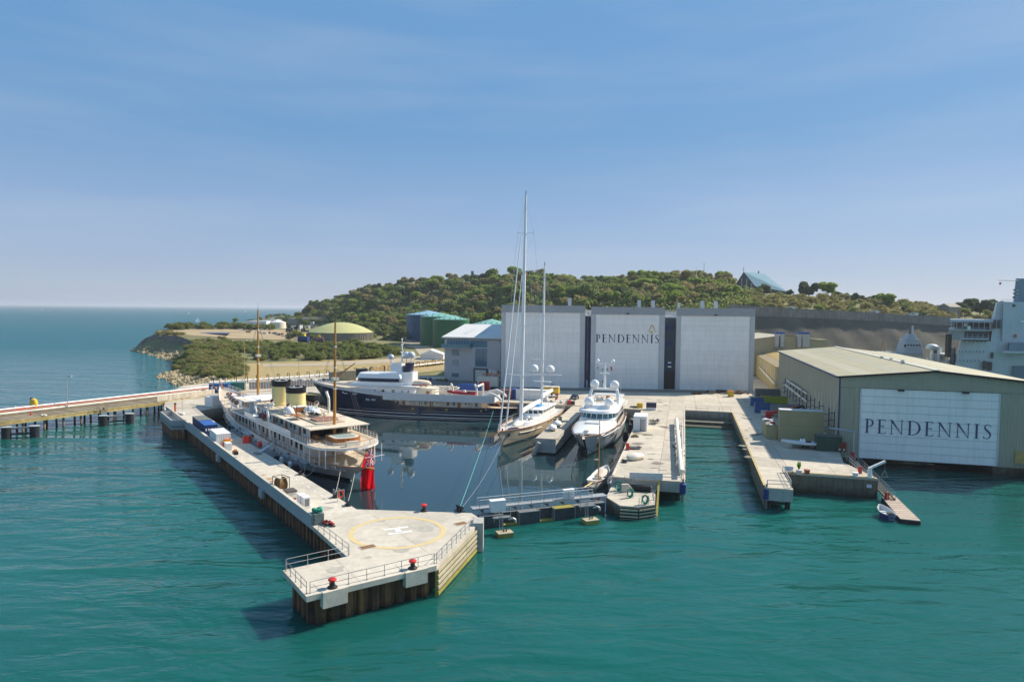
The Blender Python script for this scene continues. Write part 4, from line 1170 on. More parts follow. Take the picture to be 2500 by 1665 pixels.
# -- stony beach and cliff
rocks = MB()
rk = np.random.RandomState(17)
ico = [(0, 0, 1)] + [(math.cos(a) * .9, math.sin(a) * .9, .35) for a in np.arange(5) * 1.2566] + [(math.cos(a + .6) * .9, math.sin(a + .6) * .9, -.35) for a in np.arange(5) * 1.2566]
icf = [(0, 1 + i, 1 + (i + 1) % 5) for i in range(5)] + [(1 + i, 6 + i, 1 + (i + 1) % 5) for i in range(5)] + [(1 + (i + 1) % 5, 6 + i, 6 + (i + 1) % 5) for i in range(5)]
for k in range(3400):
    if rk.rand() < .68:
        px, D = rk.uniform(340, 560), rk.uniform(214, 300)
    else:
        px, D = rk.uniform(318, 480), rk.uniform(366, 442)
    x = (px - CX) / F * D
    z = ground(x, D)
    if z < -.75 or z > 3.4: continue
    s = rk.uniform(.28, .85) ** 1.0 * (1.2 if D > 330 else 1.0)
    sx, sy, sz = rk.uniform(.7, 1.5, 3) * s
    a = rk.uniform(0, 6.28)
    j = rk.uniform(.75, 1.25, 11)
    rocks.add([(x + (q[0] * math.cos(a) * sx - q[1] * math.sin(a) * sy) * jj, D + (q[0] * math.sin(a) * sx + q[1] * math.cos(a) * sy) * jj, z + .1 + q[2] * sz * .7 * jj) for q, jj in zip(ico, j)], icf)
rocks.build('shore_rocks', M('beach_rock', (.40, .32, .19), .9, .35, .5, bump=.5, stain=(.20, .15, .08), stamt=.8, stscale=.35), label='pale boulders of the stony beach below the headland', cat='rocks', kind='stuff')
cl = MB()
cp_ = [(330, 436), (350, 438), (385, 424), (420, 406), (455, 385), (482, 362), (500, 345)]
vs = []
NN = 40
for j in range(9):
    for i in range(NN + 1):
        t = i / NN
        px = float(np.interp(t, np.linspace(0, 1, len(cp_)), [c[0] for c in cp_])); D = float(np.interp(t, np.linspace(0, 1, len(cp_)), [c[1] for c in cp_]))
        h_ = float(np.interp(t, [0, .12, .3, .6, .85, 1], [1.5, 6, 11, 11, 8, 5]))
        D2 = D - 3 + 16 * j / 8 + rk.normal() * .8 + 2 * math.sin(i * .9)
        vs.append(((px - CX) / F * D2, D2, .3 + h_ * (j / 8)))
cl.add(vs, [(j * (NN + 1) + i, j * (NN + 1) + i + 1, (j + 1) * (NN + 1) + i + 1, (j + 1) * (NN + 1) + i) for j in range(8) for i in range(NN)])
cl.build('headland_cliff', M('dark_cliff', (.19, .145, .105), .95, .35, .2, bump=.8, bscale=.8, stain=(.045, .038, .028), stamt=.8, stscale=.1), label='dark earth cliff at the tip of the headland', cat='cliff', kind='structure')
# -- lettering
def arc(cx, cy, rx, ry, rxi, ryi, a0, a1, n=14):
    q = []
    for i in range(n):
        t0, t1 = R(a0 + (a1 - a0) * i / n), R(a0 + (a1 - a0) * (i + 1) / n)
        q.append([(cx + rxi * math.cos(t0), cy + ryi * math.sin(t0)), (cx + rx * math.cos(t0), cy + ry * math.sin(t0)),
                  (cx + rx * math.cos(t1), cy + ry * math.sin(t1)), (cx + rxi * math.cos(t1), cy + ryi * math.sin(t1))])
    return q
def rc(x0, y0, x1, y1): return [(x0, y0), (x1, y0), (x1, y1), (x0, y1)]
def glyph(ch, T=.11):
    t, s = .042, .035
    if ch == 'I': return [rc(.08, s, .08 + T, 1 - s), rc(0, 0, .16 + T, s), rc(0, 1 - s, .16 + T, 1)], .16 + T
    stem = [rc(.08, s, .08 + T, 1 - s), rc(0, 0, .16 + T, s), rc(0, 1 - s, .16 + T, 1)]
    x = .08 + T
    if ch == 'E':
        return stem + [rc(x, 1 - t, .50, 1), rc(x, .50, .42, .50 + t), rc(x, 0, .53, t), [(.46, 1 - t), (.50, 1 - t), (.50, .84), (.485, .84)], [(.39, .5), (.42, .42), (.42, .62), (.40, .62)], [(.49, t), (.53, t), (.55, .17), (.53, .17)]], .55
    if ch == 'P': return stem + [rc(.16 + T, 1 - s, .28, 1)] + arc(.26, .73, .29, .27, .175, .228, 90, -90) + [rc(x, .46, .27, .46 + t)], .55
    if ch == 'D': return stem + [rc(.16 + T, 1 - s, .30, 1), rc(.16 + T, 0, .30, s)] + arc(.29, .5, .52, .5, .395, .457, 90, -90, 18), .81
    if ch == 'N':
        return [rc(.09, s, .14, .92), rc(.0, 0, .23, s), rc(.72, .05, .77, 1 - s), rc(.63, 1 - s, .86, 1),
                [(.0, 1), (.155, 1), (.77, 0), (.745, -.02)], rc(.0, 1 - s, .1, 1)], .86
    if ch == 'S':
        cl = [(.44, .86), (.36, .955), (.25, .975), (.13, .92), (.085, .80), (.13, .67), (.25, .56), (.37, .44), (.43, .28), (.38, .11), (.25, .025), (.11, .05), (.03, .17)]
        wd = [.03, .035, .045, .06, .09, .115, .125, .12, .10, .065, .045, .035, .03]
        q, L, Rr = [], [], []
        for i, p in enumerate(cl):
            a, b = cl[max(i - 1, 0)], cl[min(i + 1, len(cl) - 1)]
            d = Vector((b[0] - a[0], b[1] - a[1])).normalized()
            n_ = Vector((-d.y, d.x)) * wd[i] / 2
            L.append((p[0] + n_.x, p[1] + n_.y)); Rr.append((p[0] - n_.x, p[1] - n_.y))
        return [[L[i], Rr[i], Rr[i + 1], L[i + 1]] for i in range(len(cl) - 1)] + [rc(.415, .83, .445, .97), rc(.02, .03, .05, .2)], .48
def sign(word, org, right, up, nrm, height, width, mat, parent, T=.11):
    gs = [glyph(c, T) for c in word]
    tot = sum(g[1] for g in gs)
    gap = (width / height - tot) / (len(gs) - 1)
    x = .0
    org, right, up, nrm = Vector(org), Vector(right), Vector(up), Vector(nrm)
    for (qs, w_) in gs:
        mb = MB()
        for k, q in enumerate(qs):
            a = sum(q[i][0] * q[(i + 1) % 4][1] - q[(i + 1) % 4][0] * q[i][1] for i in range(4))
            if a < 0: q = q[::-1]
            lift = .02 + .002 * (k % 4)
            f0 = [org + right * ((x + p[0]) * height) + up * (p[1] * height) + nrm * .001 for p in q]
            f1 = [p + nrm * lift for p in f0]
            mb.hexa(f0, f1)
        mb.build('letter', mat, parent)
        x += w_ + gap
ink = M('navy_lettering', (.012, .018, .11), .6, .1, 1)
ink2 = M('purple_navy_lettering', (.06, .07, .16), .6, .15, .6)
gold = M('gold_emblem', (.62, .42, .04), .5, .1, 1)
def corr(a, b, z0, z1, mat, name, parent, pitch=.6, depth=.07, z1b=None, smooth=False):
    a, b = Vector(a), Vector(b)
    d = b - a; L = d.length; d.normalize()
    nrm = Vector((d.y, -d.x))
    n = max(2, int(L / pitch))
    pts = []
    for k in range(n):
        for f, o in ((0, 0), (.45, 0), (.55, 1), (.9, 1)):
            s = (k + f) / n * L
            p = a + d * s + nrm * (depth * o)
            pts.append((p.x, p.y, s / L))
    pts.append((b.x, b.y, 1))
    zt = z1 if z1b is None else None
    vs = [(p[0], p[1], z0) for p in pts] + [(p[0], p[1], z1 if z1b is None else z1 + (z1b - z1) * p[2]) for p in pts]
    m_ = len(pts)
    return MB().add(vs, [(i, i + 1, m_ + i + 1, m_ + i) for i in range(m_ - 1)]).build(name, mat, parent)
# -- three tall hangars
clad_lg = M('grey_cladding', (.55, .55, .55), .55, .06, .3, streak=(.38, .38, .37), samt=.35)
clad_mid = M('mid_grey_cladding', (.36, .37, .38), .55, .06, .3)
door_w = M('white_door_panel', (.94, .905, .85), .5, .035, .5, rv=.03, streak=(.72, .69, .64), samt=.45)
link_m = M('dark_teal_cladding', (.045, .075, .10), .5, .15, .3)
HO, HE = Vector((-3.9, 228.7)), Vector((82.2, 224.3))
he = (HE - HO).normalized(); hn = Vector((he.y, -he.x))            # hn points to the camera
def t_on(px, org, d):
    k = (px - CX) / F
    return (k * org.y - org.x) / (d.x - k * d.y)
def hp(t, o=.0): return HO + he * t + hn * o
def hbox(t0, t1, o0, o1, z0, z1, name, mat, par): return MB().prism([hp(t0, o1), hp(t1, o1), hp(t1, o0), hp(t0, o0)], z0, z1).build(name, mat, par)
def hangar(pl, pr_, dl, dr, ztop, zdoor, label, vents):
    a, b, c, d = (t_on(q, HO, he) for q in (pl, pr_, dl, dr))
    p = hp((a + b) / 2)
    t = thing('hangar', label, 'hangar', (p.x, p.y, ZQ))
    hbox(a + .15, b - .15, -70, -.62, ZQ, ztop - 1.2, 'hall_body', clad_lg, t)
    hbox(a, c, -.6, .25, ZQ, zdoor, 'front_pier', clad_lg, t)
    hbox(d, b, -.6, .25, ZQ, zdoor, 'front_pier', clad_lg, t)
    hbox(a, b, -.6, .27, zdoor + .01, ztop, 'fascia', clad_mid, t)
    hbox(a - .1, b + .1, -1.5, .32, ztop + .002, ztop + .18, 'parapet_trim', grey_p, t)
    hbox(a + .3, b - .3, -70, -1.5, ztop - 1.19, ztop - .9, 'roof', grey_p, t)
    n = 15
    for k in range(n):
        z0 = ZQ + .02 + (zdoor - ZQ - .02) * k / n; z1 = ZQ + .02 + (zdoor - ZQ - .02) * (k + 1) / n
        hbox(c + .02, d - .02, -.5, -.05 - .012 * (k % 2), z0 + .01, z1 - .01, 'door_panel', door_w, t)
    hbox(c - .0, d, -.6, -.51, ZQ, zdoor, 'door_gap', grey_p, t)
    for x in (c + .16, d - .16): hbox(x - .14, x + .14, -.05, .1, ZQ, zdoor, 'door_guide', ltgrey_p, t)
    hbox((c + d) / 2 - .4, (c + d) / 2 + .4, .27, .8, zdoor + .1, zdoor + .5, 'floodlight', black_p, t)
    for (vp, top, w_) in vents:
        v = t_on(vp, HO, he) * 1.03
        q = hp(v, -7)
        MB().cbox((q.x, q.y, ztop - .9), (w_, w_, top + .9), -.05).build('vent_stack', ltgrey_p, t)
        for s in (-1, 1): MB().bar((q.x, q.y, ztop + top * .8), (q.x + 1.3 * s, q.y - 1, ztop - .6), .06).build('vent_stay', galv_d, t)
    return t, (a, b, c, d)
h1, _ = hangar(1223.8, 1428, 1232, 1418, 31.7, 29.4, 'left tall hangar with a blank white door beside the grey office', [(1386.5, 3.0, 1.2)])
h2, g2 = hangar(1442.5, 1622.5, 1452, 1611, 31.4, 29.0, 'middle tall hangar whose white door carries the navy company name', [(1556, 2.7, 1.1), (1590, 2.7, 1.1)])
h3, _ = hangar(1651, 1842, 1660, 1832, 31.3, 28.8, 'right tall hangar with a blank white door', [(1653, 2.0, .8), (1710, 2.7, 1.1), (1743, 2.7, 1.1)])
a = t_on(1454.5, HO, he); b = t_on(1609, HO, he)
p = hp(a, -.02)
sign('PENDENNIS', (p.x, p.y, 19.25), (he.x, he.y, 0), (0, 0, 1), (hn.x, hn.y, 0), 2.85, b - a, ink, h2, .155)
def hq(px, z, o=-.01): q = hp(t_on(px, HO, he), o); return Vector((q.x, q.y, z))
def hflat(pts, mat, name, par):
    f0 = [hq(px, z) for px, z in pts]; f1 = [v + Vector((hn.x, hn.y, 0)) * .05 for v in f0]
    MB().hexa(f0, f1).build(name, mat, par)
def ez(y): return 30.3 - (y - 759.5) * 226 / 1600
hflat([(1583, ez(811)), (1584.2, ez(811)), (1590.5, ez(796)), (1588.6, ez(794))], gold, 'emblem_stroke', h2)
hflat([(1600, ez(811)), (1601.2, ez(811)), (1593.6, ez(794)), (1592, ez(796))], gold, 'emblem_stroke', h2)
hflat([(1588.2, ez(794.2)), (1594, ez(794.2)), (1593.2, ez(793.2)), (1589, ez(793.2))], gold, 'emblem_stroke', h2)
hflat([(1585.5, ez(810.2)), (1593, ez(815.3)), (1593, ez(808.2))], gold, 'emblem_sail', h2)
def link(pl, pr_, zt, label, wide):
    a, b = t_on(pl, HO, he), t_on(pr_, HO, he)
    q = hp((a + b) / 2)
    t = thing('hangar_link', label, 'wall', (q.x, q.y, ZQ))
    q0, q1 = hp(a + .03, -1.9), hp(b - .03, -1.9)
    hbox(a + .02, b - .02, -30, -2.0, ZQ, zt, 'link_body', link_m, t)
    if wide:
        corr(q0, q1, ZQ, zt, link_m, 'cladding', t, .5, .06)
        hbox(a + .1, b - .25, -1.8, -1.4, ZQ, ZQ + 6.4, 'roller_door', black_p, t)
        hbox(a + .1, b - .25, -1.8, -1.2, ZQ + 6.5, ZQ + 6.9, 'door_lintel', dkblue_p, t)
        for zz in (11.5, 18.5, 24): hbox(a + .9, b - 1.0, -1.8, -1.62, zz, zz + 1.4, 'louvre', dkblue_p, t)
        for (f, zz) in ((.4, 12.2), (.42, 10.8)): hbox(a + f * (b - a), a + (f + .3) * (b - a), -1.8, -1.55, zz, zz + .5, 'notice', white_p, t)
    else:
        hbox(a + .2, a + .75, -1.98, -1.2, ZQ, zt - .2, 'mullion', dkblue_p, t)
        hbox(b - .75, b - .2, -1.98, -1.2, ZQ, zt - .2, 'mullion', dkblue_p, t)
        for k in range(8): hbox(a + .8, b - .8, -1.98, -1.7, ZQ + 3.2 + k * 2.9, ZQ + 5.9 + k * 2.9, 'glass_pane', M('amber_tinted_pane', (.20, .15, .12), .25, .5, .4), t)
        hbox(a + .8, b - .8, -1.95, -1.4, ZQ + .05, ZQ + 2.6, 'door', white_p, t)
    for k in range(2): MB().cyl((q0.x - .3, q0.y - 1.5, zt + .35 + k * .3), (q1.x + .3, q1.y - 1.5, zt + .35 + k * .3), .22, n=8).build('roof_pipe', white_p, t)
    return t
link(1428, 1442.5, 28.2, 'narrow dark glazed link between the left and middle hangars', False)
link(1622.5, 1651, 28.0, 'dark ribbed link with a black roller door between the middle and right hangars', True)
# -- grey office beside the left hangar
OO = Vector((-25.7, 249.0))
def op(t, o=.0): return OO + Wv * t - U * o               # o towards the camera
def obox(t0, t1, o0, o1, z0, z1, name, mat, par): return MB().prism([op(t0, o1), op(t1, o1), op(t1, o0), op(t0, o0)], z0, z1).build(name, mat, par)
of = thing('office_block', 'grey ribbed office block with blue glazing and a pale sloping roof', 'building', (OO.x, OO.y, ZQ))
OW = 22.2
oc = M('office_cladding', (.50, .50, .50), .55, .06, .3)
obox(0, OW, -26, -.12, ZQ, 19.0, 'block_body', oc, of)
corr(op(0, -.1), op(OW, -.1), ZQ, 19.0, oc, 'front_cladding', of, .42, .05)
rp_ = [op(-.8, .9), op(OW + .5, .9), op(OW + .5, -26.4), op(-.8, -26.4)]
MB().hexa([(rp_[0].x, rp_[0].y, 19.3), (rp_[1].x, rp_[1].y, 19.3), (rp_[2].x, rp_[2].y, 23.6), (rp_[3].x, rp_[3].y, 23.6)],
          [(rp_[0].x, rp_[0].y, 19.75), (rp_[1].x, rp_[1].y, 19.75), (rp_[2].x, rp_[2].y, 24.1), (rp_[3].x, rp_[3].y, 24.1)]).build('roof', M('pale_roof_sheet', (.66, .65, .62), .5, .05, .4), of)
MB().add([(op(0, -.1).x, op(0, -.1).y, 19.0), (op(0, -26).x, op(0, -26).y, 19.0), (op(0, -26).x, op(0, -26).y, 23.4)], [(0, 1, 2)]).build('gable', oc, of)
for k in range(2):
    q = [op(5.5 + k * 6.3, -6), op(7.2 + k * 6.3, -6), op(7.6 + k * 6.3, -15), op(6.0 + k * 6.3, -15)]
    MB().add([(v.x, v.y, 19.80 + (.9 - (-6 if i < 2 else -15)) * .1584 + .05) for i, v in enumerate(q)], [(0, 1, 2, 3)]).build('rooflight', ltgrey_p, of)
def owin(px0, px1, y0, y1, name='window', mat=win_b, o=.05, fr=True):
    t0, t1 = t_on(px0, OO, Wv), t_on(px1, OO, Wv)
    D = op((t0 + t1) / 2).y
    zz = [30.3 - (y - 754.8) * D / 1600 for y in (y1, y0)]
    w = obox(t0, t1, -.1, o, zz[0], zz[1], name, mat, of)
    if fr:
        for (a_, b_, c_, d_) in ((t0 - .12, t1 + .12, zz[0] - .15, zz[0]), (t0 - .12, t1 + .12, zz[1], zz[1] + .12)):
            obox(a_, b_, -.1, o + .08, c_, d_, 'frame', ltgrey_p, w)
    return w, t0, t1, zz
for (y0, y1) in ((854, 869), (877.5, 892.5), (911, 921)): owin(1103, 1120, y0, y1)
w, t0, t1, zz = owin(1160.5, 1189, 850.5, 895)
for k in range(1, 4): obox(t0, t1, .05, .09, zz[0] + (zz[1] - zz[0]) * k / 4 - .05, zz[0] + (zz[1] - zz[0]) * k / 4 + .05, 'transom', dkblue_p, w)
for k in range(1, 3): obox(t0 + (t1 - t0) * k / 3 - .04, t0 + (t1 - t0) * k / 3 + .04, .05, .10, zz[0], zz[1], 'mullion', dkblue_p, w)
w, t0, t1, zz = owin(1146, 1189, 831, 848, o=.06)
for k in range(1, 6): obox(t0 + (t1 - t0) * k / 6 - .04, t0 + (t1 - t0) * k / 6 + .04, .06, .11, zz[0], zz[1], 'mullion', dkblue_p, w)
w, t0, t1, zz = owin(1091, 1145, 829.5, 846, o=-.02)
for k in range(1, 8): obox(t0 + (t1 - t0) * k / 8 - .04, t0 + (t1 - t0) * k / 8 + .04, -.1, .05, zz[0], zz[1], 'mullion', grey_p, w)
obox(-.6, 11.0, -.1, 1.9, zz[0] - .75, zz[0] - .45, 'balcony_floor', grey_p, of)
obox(-.55, 10.9, 1.80, 1.86, zz[0] - .3, zz[0] + .75, 'balcony_glass', glass('balcony_glass', (.08, .22, .25), .1), of)
for k in range(7): obox(-.5 + k * 1.88, -.42 + k * 1.88, 1.74, 1.79, zz[0] - .44, zz[0] + .85, 'balcony_post', galv, of)
MB().cyl((op(-.55, 1.83).x, op(-.55, 1.83).y, zz[0] + .82), (op(10.9, 1.83).x, op(10.9, 1.83).y, zz[0] + .82), .05, n=6).build('balcony_rail', galv, of)
t0, t1 = t_on(1161.5, OO, Wv), t_on(1187, OO, Wv)
obox(t0 - .8, t1 + .6, -.12, .22, ZQ, ZQ + 4.9, 'door_surround', M('dark_door_surround', (.12, .12, .13), .6, .1, 1), of)
for k in range(4): obox(t0, t1, .22, .26, ZQ + .05 + k * 1.05, ZQ + 1.06 + k * 1.05, 'door_panel', M('cream_roller_door', (.66, .64, .56), .6, .05, .5), of)
# -- big olive shed on the right
olive = M('olive_cladding', (.40, .385, .285), .55, .07, .25, streak=(.32, .30, .205), samt=.35)
olive_r = M('olive_roof', (.36, .325, .205), .6, .08, .2, stain=(.40, .36, .23), stamt=.5, stscale=.08)
rooflt = M('rooflight_sheet', (.50, .46, .33), .5, .06, .3)
SO = Vector((64.95, 129.2)); SW, SL = 33.4, 86.0
def sp_(t, o=.0): return SO + Wv * t + U * o              # o away from the camera
def sbox(t0, t1, o0, o1, z0, z1, name, mat, par): return MB().prism([sp_(t0, o0), sp_(t1, o0), sp_(t1, o1), sp_(t0, o1)], z0, z1).build(name, mat, par)
sh = thing('boat_shed', 'big olive ribbed shed over the water with the company name on its white door', 'shed', (SO.x, SO.y, ZQ))
ZE, ZR = 17.75, 19.45
dt0, dt1 = t_on(2105, SO, Wv), t_on(2450, SO, Wv)
corr(sp_(0, SL), sp_(0, 0), ZQ - .2, ZE - .3, olive, 'side_wall', sh, .55, .06)
corr(sp_(0, 0), sp_(dt0 - .05, 0), 1.7, 15.65, olive, 'front_wall', sh, .5, .06)
corr(sp_(dt1 + .05, 0), sp_(SW, 0), 1.7, 15.65, olive, 'front_wall', sh, .5, .06)
corr(sp_(0, -.14), sp_(SW / 2, -.14), 15.7, ZE, olive, 'gable_fascia', sh, .5, .06, z1b=ZR)
corr(sp_(SW / 2, -.14), sp_(SW, -.14), 15.7, ZR, olive, 'gable_fascia', sh, .5, .06, z1b=ZE)
sbox(.1, SW - .1, SL - .3, SL, ZQ, ZE - .2, 'back_wall', olive, sh)
sbox(SW - .3, SW - .1, .2, SL, 1.5, ZE - .3, 'side_wall', olive, sh)
sbox(.25, SW - .4, .9, 1.1, 15.2, ZE - .3, 'lintel_beam', black_s, sh)
sbox(dt0 - .8, dt0 - .3, -.16, .1, 1.7, ZE - .5, 'corner_trim', olive, sh)
sbox(-.12, .12, -.2, .05, ZQ, ZE - .1, 'downpipe', dkblue_p, sh)
n = 9
for k in range(n):
    z0, z1 = 1.8 + (15.6 - 1.8) * k / n, 1.8 + (15.6 - 1.8) * (k + 1) / n
    sbox(dt0, dt1, .02 - .03 * (k % 2), .3, z0 + .03, z1 - .03, 'door_panel', door_w, sh)
sbox(dt0, dt1, .31, .4, 1.8, 15.6, 'door_gap', grey_p, sh)
for x in (dt0 + .12, dt1 - .12): sbox(x - .13, x + .13, -.12, .0, 1.8, 15.6, 'door_guide', ltgrey_p, sh)
for px in (2203, 2361):
    x = t_on(px, SO, Wv); sbox(x - .5, x + .5, -.9, -.25, 15.35, 15.7, 'floodlight', black_p, sh)
p = sp_(t_on(2119.6, SO, Wv), -.03)
sign('PENDENNIS', (p.x, p.y, 6.85), (Wv.x, Wv.y, 0), (0, 0, 1), (-U.x, -U.y, 0), 2.8, t_on(2431, SO, Wv) - t_on(2119.6, SO, Wv), ink2, sh, .125)
def roof_strip(t0, z0, t1, z1, o0, o1, mat, name, lift=.0, th=.12):
    a = [sp_(t0, o0), sp_(t1, o0), sp_(t1, o1), sp_(t0, o1)]; zz = [z0, z1, z1, z0]
    return MB().hexa([(q.x, q.y, z + lift) for q, z in zip(a, zz)], [(q.x, q.y, z + lift + th) for q, z in zip(a, zz)]).build(name, mat, sh)
nb = 16
for side in (0, 1):
    for k in range(nb):
        o0, o1 = -.7 + (SL + 1.2) * k / nb, -.7 + (SL + 1.2) * (k + 1) / nb - .03
        ta, tb_ = (-.5, SW / 2) if side == 0 else (SW / 2, SW + .5)
        za, zb = (ZE, ZR) if side == 0 else (ZR, ZE)
        roof_strip(ta, za, tb_, zb, o0, o1, olive_r, 'roof_sheet')
    for (f0, f1) in ((.20, .36), (.56, .72)) if side == 0 else ((.12, .26), (.5, .62)):
        for k in range(nb):
            for q in range(3):
                o0 = (SL) * (k + q / 3.0) / nb + .2
                t0, t1 = (SW / 2 * f0, SW / 2 * f1) if side == 0 else (SW / 2 + SW / 2 * f0, SW / 2 + SW / 2 * f1)
                z0 = ZE + (ZR - ZE) * (t0 / (SW / 2)) if side == 0 else ZR - (ZR - ZE) * (t0 - SW / 2) / (SW / 2)
                z1 = ZE + (ZR - ZE) * (t1 / (SW / 2)) if side == 0 else ZR - (ZR - ZE) * (t1 - SW / 2) / (SW / 2)
                if side == 1 and q: continue
                roof_strip(t0, z0, t1, z1, o0, o0 + 1.0 + side * 3.2, rooflt, 'rooflight', .123, .04)
q0, q1 = sp_(SW / 2, -.8), sp_(SW / 2, SL + .5)
MB()._bar((q0.x, q0.y, ZR + .2), (q1.x, q1.y, ZR + .2), .8, .12).build('ridge_cap', M('pale_ridge', (.74, .70, .60), .5, .05, 1), sh)
for (ta, za, tb_, zb) in ((-.55, ZE, SW / 2, ZR), (SW / 2, ZR, SW + .55, ZE)):
    q0, q1 = sp_(ta, -.75), sp_(tb_, -.75)
    MB()._bar((q0.x, q0.y, za - .05), (q1.x, q1.y, zb - .05), .16, .38).build('verge_trim', black_p, sh)
q0, q1 = sp_(-.6, -.7), sp_(-.6, SL + .5)
MB()._bar((q0.x, q0.y, ZE - .05), (q1.x, q1.y, ZE - .05), .3, .3).build('gutter', dkblue_p, sh)
for (o, f) in ((14, .62), (20, .5), (26, .42), (9, .35)):
    q = sp_(SW / 2 * (1 + .3 * (f - .5)), o + 8)
    MB().cbox((q.x, q.y, ZR + .05), (.5, .5, .5)).build('roof_vent', grey_p, sh)
for k in range(14):
    o = 3 + k * 5.2
    for zz in (6.2, 7.6, 9.0) if k % 2 else (7.2, 8.6, 10.0):
        q = sp_(-.1, o); q2 = sp_(-1.0, o)
        MB().bar((q.x, q.y, zz), (q2.x, q2.y, zz), .12).build('wall_bracket', dkblue_p, sh)
    q2 = sp_(-.12, o)
    MB().box(q2.x - .08, q2.y - .08, 5.8, q2.x + .08, q2.y + .08, 10.4).build('wall_bracket', dkblue_p, sh)
for k in range(7):
    q = sp_(-.09, 4 + k * 3.1)
    MB().box(q.x - .06, q.y - .06, 8.5, q.x + .06, q.y + .06, 12.5).build('wall_rail', cream_p, sh)
def spar(lab, a, b, r=.28):
    t = thing('racked_spar', lab, 'spar', a, 0, 'spars racked on the olive shed')
    a, b = Vector(a), Vector(b)
    MB().cyl(a, a.lerp(b, .55), r, r, 10).cyl(a.lerp(b, .55), b, r, r * .5, 10).build('tube', cream_p, t, smooth=True)
    for f in (.2, .5, .8):
        c = a.lerp(b, f); d = (b - a).normalized() * .15
        MB().cyl(c - d, c + d, r * 1.15, n=10).build('collar', timber, t, smooth=True)
def s3(t, o, z): q = sp_(t, o); return (q.x, q.y, z)
spar('upper pale spar racked on the side wall of the olive shed', s3(-.8, 62, 10.6), s3(-.8, 30, 10.6))
spar('second pale spar racked just below the upper one on the olive shed', s3(-1.2, 62, 9.3), s3(-1.2, 28, 9.0))
spar('short pale spar racked near the front corner of the olive shed', s3(-1.0, 14, 5.2), s3(-1.0, 1.5, 5.0), .24)
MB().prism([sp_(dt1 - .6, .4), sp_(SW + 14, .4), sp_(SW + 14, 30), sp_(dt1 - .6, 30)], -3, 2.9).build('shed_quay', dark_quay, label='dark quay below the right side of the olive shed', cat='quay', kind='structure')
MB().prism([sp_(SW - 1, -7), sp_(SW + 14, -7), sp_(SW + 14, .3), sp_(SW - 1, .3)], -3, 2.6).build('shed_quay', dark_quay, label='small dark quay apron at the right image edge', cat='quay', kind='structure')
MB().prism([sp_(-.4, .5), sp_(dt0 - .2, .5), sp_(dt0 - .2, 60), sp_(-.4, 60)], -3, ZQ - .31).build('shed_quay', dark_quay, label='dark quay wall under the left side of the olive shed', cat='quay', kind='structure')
t = thing('wall_door', 'yellow steel frame and door on the right part of the shed front', 'door', sp_(31.0, -.2).to_3d() + Vector((0, 0, 2.7)), math.atan2(Wv.y, Wv.x))
MB().box(-.7, -.1, 0, .7, .05, 2.3).build('door_leaf', yellow_edge, t, True)
for x in (-1, 1): MB().cyl((x, -.8, 0), (x, -.8, 1.2), .05, n=5).build('guard_post', yellow_p, t, True)
MB().cyl((-1, -.8, 1.2), (1, -.8, 1.2), .05, n=5).build('guard_rail', yellow_p, t, True)
# -- annex and rear building
ylw = M('sand_cladding', (.44, .37, .18), .6, .07, .3, streak=(.34, .28, .14), samt=.35)
an = thing('sand_annex', 'long sand-coloured annex with yellow rooflights behind the olive shed', 'building', (92, 222, ZQ))
AO = Vector((88.5, 217.0))
def ap(t, o): return AO + Wv * t + U * o
corr(ap(0, 70), ap(0, 0), ZQ - .2, 12, ylw, 'side_wall', an, .6, .06)
MB().prism([ap(.1, .1), ap(24, .1), ap(24, 70), ap(.1, 70)], ZQ, 11.8).build('annex_body', ylw, an)
for k in range(12):
    a_, b_ = [ap(-.5, 70 * k / 12), ap(12, 70 * k / 12), ap(12, 70 * (k + 1) / 12 - .05), ap(-.5, 70 * (k + 1) / 12 - .05)], [12, 14.2, 14.2, 12]
    MB().hexa([(q.x, q.y, z) for q, z in zip(a_, b_)], [(q.x, q.y, z + .15) for q, z in zip(a_, b_)]).build('roof_sheet', M('brown_roof', (.27, .21, .12), .7, .1, .3), an)
    for q_ in range(2):
        a2 = [ap(3, 70 * (k + q_ * .5) / 12 + .3), ap(7.5, 70 * (k + q_ * .5) / 12 + .3), ap(7.5, 70 * (k + q_ * .5) / 12 + 1.9), ap(3, 70 * (k + q_ * .5) / 12 + 1.9)]
        z2 = [12.8, 13.55, 13.55, 12.8]
        MB().hexa([(q.x, q.y, z) for q, z in zip(a2, z2)], [(q.x, q.y, z + .05) for q, z in zip(a2, z2)]).build('rooflight', M('yellow_rooflight', (.60, .42, .14), .5, .1, .4), an)
for k in range(5): MB().cbox((*ap(-.15, 6 + k * 11), 5.5), (.2, .2, 5.5)).build('downpipe', ltgrey_p, an)
q0, q1 = ap(-.6, 2), ap(-.6, 50)
MB().cyl((q0.x, q0.y, 6.2), (q1.x, q1.y, 8.0), .3, n=8).build('wall_duct', cream_p, an)
rb = thing('rear_workshop', 'sand-coloured workshop with blue-topped flues behind the annex', 'building', (119, 283, ZQ))
x0, x1, y0 = 103.6, 135.5, 281.0
MB().box(x0, y0, ZQ, x1, y0 + 30, 18.8).build('workshop_body', M('pale_sand_cladding', (.36, .32, .20), .6, .07, .3, streak=(.30, .26, .17), samt=.3), rb)
xm = (x0 + x1) / 2 - 3
MB().add([(x0 - .4, y0 - .4, 18.8), (xm, y0 - .4, 20.6), (xm, y0 + 30, 20.6), (x0 - .4, y0 + 30, 18.8), (x1 + .4, y0 - .4, 18.4), (x1 + .4, y0 + 30, 18.4)], [(0, 1, 2, 3), (1, 4, 5, 2)]).build('roof', M('pale_sand_roof', (.46, .41, .30), .6, .07, .3), rb)
MB().add([(x0, y0 - .05, 18.7), (x1, y0 - .05, 18.3), (xm, y0 - .05, 20.5)], [(0, 1, 2)]).build('gable', MT['pale_sand_cladding'], rb)
